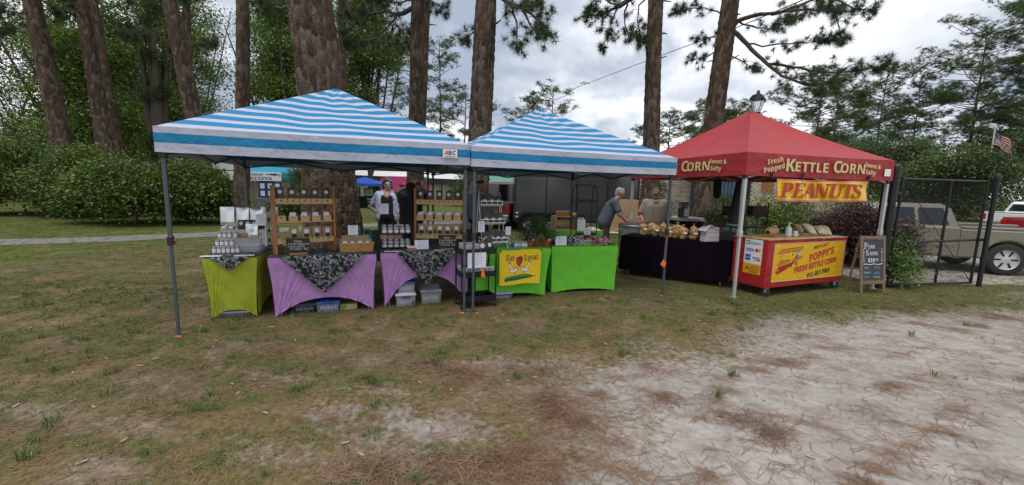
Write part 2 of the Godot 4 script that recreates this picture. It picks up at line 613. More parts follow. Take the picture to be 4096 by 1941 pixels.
	o.quad(Vector3(-R, 0, GZ), Vector3(GX, 0, GZ), Vector3(GX, 0, GZ - GH), Vector3(-R, 0, GZ - GH))
	o.quad(Vector3(GX + GW, 0, GZ), Vector3(R, 0, GZ), Vector3(R, 0, GZ - GH), Vector3(GX + GW, 0, GZ - GH))
	var am := g.mesh()
	var arr := o.mesh().surface_get_arrays(0)
	am.add_surface_from_arrays(Mesh.PRIMITIVE_TRIANGLES, arr)
	var gm := MeshInstance3D.new()
	gm.name = "ground"
	gm.mesh = am
	gm.set_surface_override_material(0, near)
	gm.set_surface_override_material(1, far)
	gm.set_meta("kind", "structure")
	add_child(gm)
	# the grey path that crosses the lawn, and the sandy drive beyond the gate
	var asph := triplanar(mat(Color.WHITE, 0.9), Vector3(1.2, 1.2, 1.2))
	asph.albedo_texture = noise_tex(0.06, FastNoiseLite.TYPE_SIMPLEX, 5, 256, false, 1.0, [PackedFloat32Array([0.0, 1.0]), PackedColorArray([lin(0.13, 0.125, 0.12), lin(0.25, 0.24, 0.235)])])
	ribbon("path", [Vector3(-30, 0, -5.2), Vector3(-17.5, 0, -8.3), Vector3(-12.3, 0, -9.65), Vector3(-9.2, 0, -11.9), Vector3(-6.6, 0, -15.2), Vector3(-2.2, 0, -18.4), Vector3(3.5, 0, -20.8)], 1.25, 0.006, asph)
	var drive := triplanar(mat(Color.WHITE, 0.95), Vector3(0.35, 0.35, 0.35))
	drive.albedo_texture = noise_tex(0.02, FastNoiseLite.TYPE_SIMPLEX_SMOOTH, 7, 512, false, 1.0, [PackedFloat32Array([0.0, 0.4, 0.6, 1.0]), PackedColorArray([lin(0.17, 0.12, 0.09), lin(0.27, 0.235, 0.205), lin(0.36, 0.325, 0.3), lin(0.4, 0.365, 0.34)])])
	ribbon("drive", [Vector3(6.6, 0, -10.5), Vector3(12, 0, -10.6), Vector3(24, 0, -9.2), Vector3(60, 0, -2)], 6.2, 0.005, drive)

func ribbon(called: String, pts: Array, w: float, y: float, m: Material) -> void:
	var cv := Curve3D.new()
	for i in pts.size():
		var d: Vector3 = (pts[mini(i + 1, pts.size() - 1)] - pts[maxi(i - 1, 0)]) / 6.0
		cv.add_point(pts[i], -d, d)
	var bp := cv.tessellate_even_length(5, 0.6)
	var mb := MB.new()
	var f := FastNoiseLite.new()
	f.frequency = 0.4
	for i in bp.size() - 1:
		var q := []
		for k in 2:
			var d := (bp[mini(i + k + 1, bp.size() - 1)] - bp[maxi(i + k - 1, 0)]).normalized()
			var s := Vector3(-d.z, 0, d.x) * (w * 0.5 + f.get_noise_1d((i + k) * 2.0) * 0.12)
			q.append([bp[i + k] - s, bp[i + k] + s])
		var up := Vector3(0, y, 0)
		mb.quad(q[0][1] + up, q[1][1] + up, q[1][0] + up, q[0][0] + up)
	struct(called, mb, m)

func ground_at(x: float, z: float, what: PackedFloat32Array) -> float:
	var i := int((x - GX) / GW * gw / 4.0)
	var j := int((GZ - z) / GH * gh / 4.0)
	if i < 0 or j < 0 or i >= gw / 4 or j >= gh / 4: return -1.0
	return what[j * (gw / 4 + 1) + i]

func needle_mesh(n: int, spread: float, ln: float, w: float, pile: float, sd: int) -> ArrayMesh:   # fallen needles
	var r := RandomNumberGenerator.new()
	r.seed = sd
	var mb := MB.new()
	for i in n:
		var p := Vector3(r.randfn(0, spread), 0.003 + absf(r.randfn(0, pile)), r.randfn(0, spread))
		var a := r.randf() * TAU
		var d := Vector3(cos(a), r.randf_range(-0.12, 0.12), sin(a))
		var l := ln * r.randf_range(0.5, 1.0)
		var bend := Vector3(-d.z, 0, d.x) * r.randf_range(-0.15, 0.15) * l
		var s := Vector3(-d.z, 0, d.x) * w * 0.5
		var g := pow(r.randf_range(0.62, 1.5), 1.6)
		mb.col = Color(0.165 * g, 0.094 * g, 0.056 * g)
		var p1 := p + d * l * 0.5 + bend
		var p2 := p + d * l + bend * 0.2
		p1.y = maxf(p1.y, 0.003); p2.y = maxf(p2.y, 0.003)
		mb.quad(p - s, p + s, p1 + s, p1 - s)
		mb.quad(p1 - s, p1 + s, p2 + s, p2 - s)
	return mb.mesh()

func tuft_mesh(n: int, h: float, w: float, spread: float, lean: float, sd: int) -> ArrayMesh:   # growing grass
	var r := RandomNumberGenerator.new()
	r.seed = sd
	var mb := MB.new()
	for i in n:
		var a := r.randf() * TAU
		var p := Vector3(cos(a), 0, sin(a)) * spread * sqrt(r.randf())
		var a2 := r.randf() * TAU
		var o := Vector3(cos(a2), 0, sin(a2)) * lean * r.randf_range(0.2, 1.0)
		var l := h * r.randf_range(0.5, 1.0)
		var s := Vector3(-sin(a2), 0, cos(a2)) * w * 0.5
		var g := r.randf_range(0.7, 1.25)
		mb.col = Color(g, g, g)
		var m := p + Vector3(0, l * 0.6, 0) + o * l * 0.4
		var e := p + Vector3(0, l * (1.0 - lean * 0.35), 0) + o * l
		mb.quad(p - s, p + s, m + s * 0.8, m - s * 0.8)
		mb.tri(m - s * 0.8, m + s * 0.8, e)
	return mb.mesh()

func make_ground_cover() -> void:
	rng.seed = 77
	var vm := vmat(0.8, 0.25)
	var xs := [[], [], []]
	var cs := [[], [], []]
	for band in [[1.55, 6.2, 30000], [6.2, 15.0, 26000]]:
		for i in band[2]:
			var z := -sqrt(lerpf(band[0] * band[0], band[1] * band[1], rng.randf()))
			var x := rng.randf_range(-1.0, 1.0) * (1.36 * -z + 0.6)
			var sd := ground_at(x, z, sand_map)
			var gr := ground_at(x, z, green_map)
			if sd < 0.0:
				sd = 0.0; gr = 0.7
			if rng.randf() < sd * 1.15 - 0.02: continue
			var st := ground_at(x, z, straw_map)
			if rng.randf() < st * 0.75: continue
			if rng.randf() > 0.25 + gr * 0.75: continue
			var k := rng.randf_range(0.45, 0.95) * (1.25 if band[0] > 5.0 else 1.0)
			var dead := rng.randf() > 0.35 + gr * 0.5
			var c := Color(0.185, 0.142, 0.064) if dead else Color(0.07, 0.118, 0.02).lerp(Color(0.13, 0.15, 0.032), rng.randf())
			var w := rng.randi() % 3
			xs[w].append(Transform3D(Basis(Vector3.UP, rng.randf() * TAU) * Basis.from_scale(Vector3(k, k * (0.5 if dead else rng.randf_range(0.55, 1.0)), k)), Vector3(x, 0, z)))
			cs[w].append(c * rng.randf_range(0.8, 1.25))
	var kinds := [tuft_mesh(9, 0.055, 0.0042, 0.045, 1.1, 1), tuft_mesh(12, 0.045, 0.0045, 0.06, 1.4, 2), tuft_mesh(7, 0.075, 0.004, 0.03, 0.8, 3)]
	var turf := Node3D.new()
	turf.name = "turf"
	tag(turf, "short patchy turf blades across the market ground", "grass", "", "stuff")
	add_child(turf)
	for w in 3: many(turf, "blade_tuft", kinds[w], vm, xs[w], cs[w])
	# taller weeds standing out of the thin turf
	var wx := []
	var wc := []
	for i in 330:
		var z := -sqrt(lerpf(1.7 * 1.7, 6.0 * 6.0, rng.randf()))
		var x := rng.randf_range(-1.0, 1.0) * (1.3 * -z + 0.4)
		if ground_at(x, z, sand_map) > 0.35 and rng.randf() > 0.12: continue
		for q in rng.randi_range(1, 4):
			wx.append(at(x + rng.randfn(0, 0.04), 0, z + rng.randfn(0, 0.04), rng.randf() * TAU).scaled_local(Vector3.ONE * rng.randf_range(0.35, 1.15)))
			wc.append(Color(0.075, 0.125, 0.03).lerp(Color(0.13, 0.16, 0.05), rng.randf()))
	var weeds := Node3D.new()
	weeds.name = "weeds"
	tag(weeds, "taller green grass weeds scattered over thin turf and sand", "weeds", "", "stuff")
	add_child(weeds)
	many(weeds, "weed_tuft", tuft_mesh(10, 0.11, 0.0055, 0.025, 1.0, 5), vm, wx, wc)
	# fallen pine needles
	var nx := []
	var px := []
	for i in 44000:
		var z := -sqrt(lerpf(1.5 * 1.5, 9.0 * 9.0, pow(rng.randf(), 1.25)))
		var x := rng.randf_range(-1.0, 1.0) * (1.34 * -z + 0.5)
		var st := ground_at(x, z, straw_map)
		var sd := ground_at(x, z, sand_map)
		if st < 0.0: continue
		var ori := 0.55 + rng.randfn(0, 0.5) if x > 0.8 else rng.randf() * TAU
		if rng.randf() < 0.24 * (1.0 - 0.4 * sd) + st * 0.85:
			nx.append(Transform3D(Basis(Vector3.UP, ori) * Basis(Vector3.RIGHT, rng.randfn(0, 0.05)), Vector3(x, rng.randf() * 0.006, z)))
		if st > 0.5 and rng.randf() < (0.05 if sd < 0.5 else 0.025):
			px.append(at(x, 0, z, rng.randf() * TAU).scaled_local(Vector3.ONE * (rng.randf_range(0.6, 1.1) if sd < 0.5 else rng.randf_range(0.3, 0.7))))
	var heaps := [Vector3(0.42, 0, -2.74), Vector3(0.3, 0, -2.65), Vector3(0.52, 0, -2.62), Vector3(1.72, 0, -2.6), Vector3(1.8, 0, -2.54), Vector3(1.64, 0, -2.64), Vector3(0.05, 0, -2.12), Vector3(-0.1, 0, -2.2), Vector3(0.2, 0, -2.05), Vector3(2.1, 0, -2.1), Vector3(5.9, 0, -5.0), Vector3(6.4, 0, -5.3), Vector3(6.7, 0, -5.45), Vector3(1.3, 0, -3.0)]
	for hp in heaps:
		for q in 2:
			px.append(at(hp.x + rng.randfn(0, 0.07), 0.0, hp.z + rng.randfn(0, 0.05), rng.randf() * TAU).scaled_local(Vector3.ONE * rng.randf_range(0.45, 0.8)))
	var straw := Node3D.new()
	straw.name = "pine_straw"
	tag(straw, "reddish brown fallen pine needles in drifts on the sand", "pine straw", "", "stuff")
	add_child(straw)
	var sm := vmat(0.85)
	many(straw, "needle_bundle", needle_mesh(3, 0.02, 0.14, 0.0028, 0.002, 4), sm, nx)
	many(straw, "needle_heap", needle_mesh(70, 0.09, 0.17, 0.0036, 0.016, 6), sm, px)
	# chips, cones scales and twigs lying about
	var chip := MB.new()
	chip.col = Color(0.36, 0.28, 0.2)
	chip.prism([Vector2(-0.025, -0.006), Vector2(0.02, -0.009), Vector2(0.028, 0.003), Vector2(-0.018, 0.008)], 0, 0.006, Transform3D(Basis(Vector3.RIGHT, -PI / 2), Vector3(0, 0.001, 0)), 0.001)
	var hx := []
	for i in 260:
		var z := -sqrt(lerpf(1.6 * 1.6, 7.0 * 7.0, rng.randf()))
		var x := rng.randf_range(-1.0, 1.0) * 1.3 * -z
		hx.append(at(x, 0.004, z, rng.randf() * TAU).scaled_local(Vector3.ONE * rng.randf_range(0.35, 1.15)))
	var litter := Node3D.new()
	litter.name = "bark_litter"
	tag(litter, "pale bark chips and twigs strewn over the ground", "litter", "", "stuff")
	add_child(litter)
	many(litter, "chip", chip.mesh(), vmat(0.9), hx)

# ---------------------------------------------------------------- trees and shrubs
var tufts := []
var leaf_clumps := []
var bark_cells := FastNoiseLite.new()
var bark_tone := FastNoiseLite.new()
const BOUGHS := {
	"leaning": [
		[Vector3(6.92, 6.87, -14.00), Vector3(6.96, 6.96, -13.90), Vector3(7.15, 7.05, -13.60), Vector3(7.33, 6.99, -13.20), Vector3(7.67, 6.86, -12.80), Vector3(8.12, 6.79, -12.40), Vector3(8.75, 6.67, -12.00)],
		[Vector3(7.56, 6.89, -13.00), Vector3(8.14, 7.05, -12.80), Vector3(8.87, 7.20, -12.60), Vector3(9.54, 6.88, -12.40), Vector3(9.97, 6.79, -12.30)],
		[Vector3(6.93, 6.78, -14.00), Vector3(7.34, 6.32, -13.80), Vector3(7.62, 5.84, -13.50), Vector3(7.99, 5.37, -13.20), Vector3(8.38, 4.94, -12.80), Vector3(8.83, 4.76, -12.40), Vector3(9.20, 4.76, -11.80)],
		[Vector3(7.84, 5.61, -13.40), Vector3(8.27, 5.49, -13.10), Vector3(8.83, 5.28, -12.80), Vector3(9.63, 5.15, -12.40), Vector3(10.08, 5.19, -12.10), Vector3(10.44, 5.25, -11.80)],
		[Vector3(7.34, 6.32, -13.80), Vector3(7.75, 6.18, -13.40), Vector3(8.23, 6.09, -13.00), Vector3(8.73, 6.06, -12.70), Vector3(9.12, 6.14, -12.40)],
		[Vector3(7.03, 6.98, -13.80), Vector3(7.77, 6.97, -14.20), Vector3(8.54, 7.06, -14.40), Vector3(9.22, 7.46, -14.60)],
		[Vector3(6.92, 6.02, -14.00), Vector3(7.20, 5.72, -13.70), Vector3(7.52, 5.44, -13.50)],
		[Vector3(6.83, 7.23, -14.00), Vector3(6.48, 7.46, -14.30), Vector3(6.07, 7.70, -14.60), Vector3(5.39, 7.68, -14.90)],
		[Vector3(6.85, 6.63, -14.00), Vector3(6.61, 6.70, -14.30), Vector3(6.31, 6.73, -14.50), Vector3(6.12, 6.70, -14.60)],
		[Vector3(6.78, 6.20, -14.00), Vector3(6.59, 6.23, -14.30), Vector3(6.25, 6.06, -14.40), Vector3(6.02, 6.05, -14.60)],
		[Vector3(8.92, 7.20, -12.60), Vector3(9.21, 6.74, -12.60), Vector3(9.38, 6.31, -12.60), Vector3(9.49, 6.04, -12.60)],
	],
	"straight": [
		[Vector3(4.06, 7.66, -13.00), Vector3(3.69, 7.51, -13.30), Vector3(3.28, 7.30, -13.50), Vector3(2.72, 7.08, -13.70), Vector3(2.12, 7.02, -13.80)],
		[Vector3(3.58, 7.45, -13.30), Vector3(3.13, 7.25, -13.40), Vector3(2.96, 6.75, -13.60), Vector3(2.73, 6.16, -13.80)],
		[Vector3(3.96, 7.44, -13.00), Vector3(3.57, 6.97, -12.70), Vector3(3.51, 6.39, -12.60), Vector3(3.73, 5.79, -12.60)],
		[Vector3(3.15, 7.30, -13.50), Vector3(2.78, 7.22, -13.20), Vector3(2.34, 7.33, -13.10), Vector3(2.10, 6.95, -13.00)],
		[Vector3(3.40, 7.30, -13.50), Vector3(3.33, 6.88, -13.60), Vector3(3.57, 6.39, -13.70)],
	],
	"near": [
		[Vector3(-0.68, 6.31, -10.50), Vector3(-0.31, 5.97, -10.30), Vector3(0.07, 5.76, -10.20), Vector3(0.45, 5.47, -10.10), Vector3(0.68, 5.30, -10.10)],
		[Vector3(-0.12, 5.84, -10.20), Vector3(-0.01, 5.41, -10.20), Vector3(0.02, 4.88, -10.20)],
		[Vector3(-0.60, 6.22, -10.50), Vector3(-0.13, 6.28, -10.80), Vector3(0.42, 6.19, -11.00), Vector3(0.68, 6.14, -11.10)],
		[Vector3(0.07, 5.76, -10.20), Vector3(0.36, 5.26, -10.00), Vector3(0.68, 5.01, -9.90)],
		[Vector3(-0.80, 5.50, -10.50), Vector3(-1.10, 5.38, -10.80), Vector3(-1.33, 5.31, -10.90)],
	],
	"middle": [
		[Vector3(-3.01, 6.89, -13.00), Vector3(-3.52, 6.74, -13.20), Vector3(-4.21, 6.92, -13.50), Vector3(-5.00, 6.82, -13.80), Vector3(-5.52, 6.95, -14.00)],
		[Vector3(-3.64, 6.70, -13.20), Vector3(-4.16, 6.32, -13.50), Vector3(-4.83, 6.11, -13.80), Vector3(-5.44, 6.13, -14.00)],
		[Vector3(-4.51, 6.17, -13.60), Vector3(-3.92, 5.97, -13.50), Vector3(-3.36, 5.89, -13.50)],
		[Vector3(-3.79, 6.74, -13.30), Vector3(-3.64, 6.39, -13.20), Vector3(-3.43, 6.25, -13.20)],
		[Vector3(-2.94, 7.23, -13.00), Vector3(-2.53, 6.93, -12.80), Vector3(-2.09, 6.67, -12.60)],
		[Vector3(-5.07, 6.76, -13.80), Vector3(-5.37, 6.49, -13.90), Vector3(-5.86, 6.46, -14.00)],
		[Vector3(-2.99, 7.06, -13.00), Vector3(-3.73, 6.86, -12.70), Vector3(-4.35, 6.87, -12.50)],
	],
	"big": [
		[Vector3(-4.39, 4.99, -8.40), Vector3(-4.83, 5.08, -8.80), Vector3(-5.38, 5.34, -9.20)],
	],
	"slanting": [
		[Vector3(-15.00, 8.37, -19.00), Vector3(-16.05, 8.32, -19.40), Vector3(-17.50, 8.09, -19.80), Vector3(-18.41, 8.23, -20.00)],
		[Vector3(-14.97, 7.71, -19.00), Vector3(-13.72, 7.44, -18.60), Vector3(-12.88, 7.55, -18.40)],
	],
	"far": [
		[Vector3(-20.83, 8.98, -21.00), Vector3(-20.22, 9.33, -21.40), Vector3(-19.43, 9.13, -21.80)],
		[Vector3(-20.83, 8.07, -21.00), Vector3(-21.32, 7.74, -20.60), Vector3(-21.70, 7.49, -20.40)],
	],
	"edge": [
		[Vector3(-22.11, 8.06, -20.00), Vector3(-23.45, 8.52, -20.40), Vector3(-24.89, 8.45, -20.80)],
		[Vector3(-22.09, 8.92, -20.00), Vector3(-23.54, 9.22, -20.40), Vector3(-25.12, 9.52, -20.80)],
	],
}

func veg_setup() -> void:
	M.bark = vmat(0.95)
	M.bark.normal_enabled = true
	M.bark.normal_texture = noise_tex(0.06, FastNoiseLite.TYPE_SIMPLEX, 5, 256, true, 8.0)
	triplanar(M.bark, Vector3(2.2, 0.9, 2.2))
	M.bark.metallic_specular = 0.2
	M.needle = vmat(0.6, 0.35)
	M.leaf = vmat(0.55, 0.75)
	bark_cells.noise_type = FastNoiseLite.TYPE_CELLULAR
	bark_cells.cellular_return_type = FastNoiseLite.RETURN_DISTANCE2_SUB
	bark_cells.cellular_jitter = 1.0
	bark_cells.fractal_type = FastNoiseLite.FRACTAL_NONE
	bark_cells.frequency = 1.0
	bark_cells.seed = 4
	bark_tone.noise_type = FastNoiseLite.TYPE_CELLULAR
	bark_tone.cellular_return_type = FastNoiseLite.RETURN_CELL_VALUE
	bark_tone.cellular_jitter = 1.0
	bark_tone.fractal_type = FastNoiseLite.FRACTAL_NONE
	bark_tone.frequency = 1.0
	bark_tone.seed = 4
	for s in 3:
		var r := RandomNumberGenerator.new()
		r.seed = 40 + s
		var mb := MB.new()
		for i in 44:
			var a := r.randf() * TAU
			var c := r.randf_range(-0.25, 1.0)
			var d := Vector3(cos(a) * sqrt(1 - c * c), c, sin(a) * sqrt(1 - c * c))
			var l := r.randf_range(0.13, 0.24)
			var q := d.cross(Vector3(r.randf() - 0.5, r.randf() - 0.5, r.randf() - 0.5)).normalized() * 0.0042
			var b := Vector3(0, r.randf_range(-0.06, 0.02), 0)
			var g := r.randf_range(0.7, 1.35)
			mb.col = Color(g, g, g)
			mb.tri(b - q, b + q, b + d * l + Vector3(0, -0.02, 0))
		tufts.append(mb.mesh())
	for s in 3:
		var r := RandomNumberGenerator.new()
		r.seed = 60 + s
		var mb := MB.new()
		for i in 26:
			var p := Vector3(r.randfn(0, 0.33), r.randfn(0, 0.24), r.randfn(0, 0.33))
			var d := Vector3(r.randfn(0, 1), r.randfn(-0.2, 0.6), r.randfn(0, 1)).normalized()
			var q := d.cross(Vector3(r.randfn(0, 0.5), 1.0, r.randfn(0, 0.5))).normalized()
			var l := r.randf_range(0.10, 0.17)
			var g := r.randf_range(0.65, 1.4)
			mb.col = Color(g, g * r.randf_range(0.95, 1.05), g)
			var m := p + d * l * 0.5 + Vector3(0, 0.012, 0)
			mb.tri(p, m + q * l * 0.27, m - q * l * 0.27)
			mb.tri(m - q * l * 0.27, m + q * l * 0.27, p + d * l)
		leaf_clumps.append(mb.mesh())

func bark_trunk(h: float, lean: Vector2, r0: float, r1: float, sides: int, rings: int, plate: float, relief: float, flare := 0.25) -> MB:
	var mb := MB.new()
	var tones := [Color(0.084, 0.060, 0.046), Color(0.116, 0.088, 0.07), Color(0.1, 0.066, 0.048), Color(0.15, 0.121, 0.1), Color(0.066, 0.048, 0.038)]
	var f := func(u: float, vv: float) -> Vector3:
		var y := pow(vv, 1.35) * h
		var a := -u * TAU
		var r := lerpf(r0, r1, clampf(y / h, 0, 1)) * (1.0 + flare * exp(-y * 2.4))
		var k := 1.0 / plate
		var p := Vector3(cos(a) * r * k, y * k * 0.40, sin(a) * r * k)
		var e := clampf(bark_cells.get_noise_3d(p.x, p.y, p.z) * 1.0 + 1.0, 0.0, 1.0) if relief > 0 else 0.0
		r += relief * (minf(e * 1.9, 1.0) - 0.6) + relief * 0.8 * sin(a * 3.0 + y * 0.7)
		return Vector3(lean.x * y + cos(a) * r, y, lean.y * y + sin(a) * r)
	var cf := func(u: float, vv: float) -> Color:
		var y := pow(vv, 1.35) * h
		var a := -u * TAU
		var r := lerpf(r0, r1, clampf(y / h, 0, 1)) * (1.0 + flare * exp(-y * 2.4))
		var k := 1.0 / plate
		var t := bark_tone.get_noise_3d(cos(a) * r * k, y * k * 0.40, sin(a) * r * k)
		return tones[int(absf(t) * 37.0) % 5]
	mb.grid(sides, rings, f, false, cf, true)
	return mb

func grow(limb: MB, xs: Array, cs: Array, pts: Array, r0: float, r1: float, tone: Color, twig := 0.5, dens := 1.0, ts := 1.0, bare := 0.25) -> void:
	# one bough: a tapering tube, side twigs and a needle tuft at every tip
	var cv := Curve3D.new()
	for i in pts.size():
		var d: Vector3 = (pts[mini(i + 1, pts.size() - 1)] - pts[maxi(i - 1, 0)]) / 6.0
		cv.add_point(pts[i], -d, d)
	var L := cv.get_baked_length()
	var n := maxi(5, int(L / 0.22))
	var bp := []
	var br := []
	for i in n + 1:
		var t := float(i) / n
		bp.append(cv.sample_baked(t * L) + Vector3(rng.randfn(0, 0.018), rng.randfn(0, 0.018), rng.randfn(0, 0.018)) * (1.0 if i > 0 else 0.0))
		br.append(lerpf(r0, r1, t))
	limb.col = Color(0.12, 0.092, 0.075)
	limb.tube(bp, br, 6, false)
	var k := int(L * 7.0 * dens)
	for i in k:
		var t := lerpf(bare, 1.0, sqrt(rng.randf()))
		var p := cv.sample_baked(t * L)
		var d := (cv.sample_baked(minf(t * L + 0.1, L)) - cv.sample_baked(maxf(t * L - 0.1, 0))).normalized()
		var o := (d * rng.randf_range(0.2, 1.0) + Vector3(rng.randfn(0, 0.8), rng.randfn(0.1, 0.6), rng.randfn(0, 0.8))).normalized()
		var l := twig * rng.randf_range(0.3, 1.0) * (1.15 - 0.5 * t)
		var e := p + o * l + Vector3(0, -0.1 * l, 0)
		var e2 := p + o * l * 0.5 + Vector3(0, 0.03, 0)
		limb.tube([p, e2, e], [0.008 * ts, 0.006 * ts, 0.004 * ts], 4, false)
		for q in 2 + rng.randi() % 2:
			var w := e.lerp(p, rng.randf() * 0.45) if q > 0 else e
			var ax := (o + Vector3(rng.randfn(0, 0.35), rng.randfn(0.25, 0.3), rng.randfn(0, 0.35))).normalized()
			var side := ax.cross(Vector3(rng.randf() - 0.5, 0.1, rng.randf() - 0.5)).normalized()
			var s := ts * rng.randf_range(0.75, 1.2)
			xs.append(Transform3D(Basis(side * s, ax * s, side.cross(ax) * s), w))
			cs.append(tone * rng.randf_range(0.7, 1.35))

func spread_tufts(par: Node, called: String, xs: Array, cs: Array, meshes: Array, m: Material) -> void:
	var a := [[], [], []]
	var b := [[], [], []]
	for i in xs.size():
		a[i % 3].append(xs[i]); b[i % 3].append(cs[i])
	for w in 3:
		if a[w].size(): many(par, called, meshes[w], m, a[w], b[w])

func pine(label: String, base: Vector3, lean: Vector2, h: float, dia: float, sides: int, rings: int, plate: float, relief: float, boughs: Array, crown_from: float, n_top: int, tone := Color(0.055, 0.092, 0.03)) -> Node3D:
	var t := thing("pine_tree", label, "tree", at(base.x, 0, base.z), "pine trees of the grove")
	part(t, "trunk", bark_trunk(h, lean, dia * 0.5, dia * 0.16, sides, rings, plate, relief), M.bark)
	for k in 5:      # broken stubs of old branches
		var y := rng.randf_range(2.6, 8.5)
		var a := rng.randf() * TAU
		var o := Vector3(cos(a), 0.15, sin(a))
		var stub := MB.new()
		stub.col = Color(0.1, 0.075, 0.06)
		var c0 := Vector3(lean.x * y, y, lean.y * y)
		var rr := lerpf(dia * 0.5, dia * 0.16, y / h)
		stub.tube([c0 + o * rr * 0.7, c0 + o * (rr + 0.07), c0 + o * (rr + rng.randf_range(0.12, 0.3)) + Vector3(0, rng.randf_range(-0.05, 0.05), 0)], [0.035, 0.022, 0.012], 6)
		part(t, "branch_stub", stub, M.bark)
	var xs := []
	var cs := []
	var wood := MB.new()
	for k in boughs.size():
		var pts := []
		for q in boughs[k]: pts.append(q - base)
		if k < 4 and boughs[k].size() > 4:
			var one := MB.new()
			grow(one, xs, cs, pts, 0.075 if k % 2 == 0 else 0.045, 0.014, tone, 0.62, 2.0)
			part(t, "limb", one, M.bark)
		else:
			grow(wood, xs, cs, pts, 0.03, 0.009, tone, 0.52, 2.1)
	for i in n_top:
		var y := lerpf(crown_from, h - 0.3, (i + rng.randf()) / n_top)
		var a := rng.randf() * TAU
		var l := lerpf(3.4, 0.9, (y - crown_from) / (h - crown_from)) * rng.randf_range(0.6, 1.1)
		var p0 := Vector3(lean.x * y, y, lean.y * y)
		var d := Vector3(cos(a), 0, sin(a))
		grow(wood, xs, cs, [p0, p0 + d * l * 0.5 + Vector3(0, 0.1 * l, 0), p0 + d * l + Vector3(0, 0.18 * l, 0)], 0.04, 0.012, tone, 0.8, 0.7, 1.6)
	tag(part(t, "branchwork", wood, M.bark), "", "", "", "stuff")
	spread_tufts(t, "crown", xs, cs, tufts, M.needle)
	return t

func far_pine(label: String, x: float, z: float, h: float, dia: float, crown_from: float, width: float, n: int, sd: int, tone := Color(0.07, 0.118, 0.034), group := "pine trees beyond the market") -> void:
	rng.seed = sd
	var t := thing("far_pine_tree", label, "tree", at(x, 0, z), group)
	var lean := Vector2(rng.randfn(0, 0.012), rng.randfn(0, 0.012))
	part(t, "trunk", bark_trunk(h, lean, dia * 0.5, dia * 0.1, 10, 14, 0.2, 0.0, 0.1), M.bark)
	var wood := MB.new()
	var xs := []
	var cs := []
	for i in n:
		var k := (i + rng.randf()) / n
		var y := lerpf(crown_from, h - 0.4, k)
		var a := rng.randf() * TAU
		var l := width * (0.35 + 0.9 * sin(PI * clampf(0.12 + 0.80 * k, 0, 1))) * rng.randf_range(0.45, 1.0) * 0.62
		var p0 := Vector3(lean.x * y, y, lean.y * y)
		var d := Vector3(cos(a), 0, sin(a))
		var up := lerpf(0.05, 0.5, k) * l
		var e := p0 + d * l + Vector3(0, up, 0)
		wood.col = Color(0.11, 0.085, 0.07)
		wood.tube([p0, p0 + d * l * 0.5 + Vector3(0, up * 0.3, 0), e], [0.06, 0.04, 0.02], 5, false)
		var puffs := []
		for q in 2 + int(l * 0.8): puffs.append(p0.lerp(e, rng.randf_range(0.5, 1.05)) + Vector3(rng.randfn(0, 0.45), rng.randfn(0.15, 0.25), rng.randfn(0, 0.45)))
		for q in int(14 + l * 9.0):
			var c: Vector3 = puffs[rng.randi() % puffs.size()] + Vector3(rng.randfn(0, 0.34), rng.randfn(0, 0.16), rng.randfn(0, 0.34)) * (1.0 + h * 0.012)
			var ax := Vector3(rng.randfn(0, 0.5), 1.0, rng.randfn(0, 0.5)).normalized()
			var side := ax.cross(Vector3(rng.randf() - 0.5, 0.1, rng.randf() - 0.5)).normalized()
			var s := rng.randf_range(1.4, 2.6)
			xs.append(Transform3D(Basis(side * s * 1.2, ax * s * 0.8, side.cross(ax) * s * 1.2), c))
			cs.append(tone * rng.randf_range(0.65, 1.5))
	part(t, "branchwork", wood, M.bark)
	spread_tufts(t, "crown", xs, cs, tufts, M.needle)

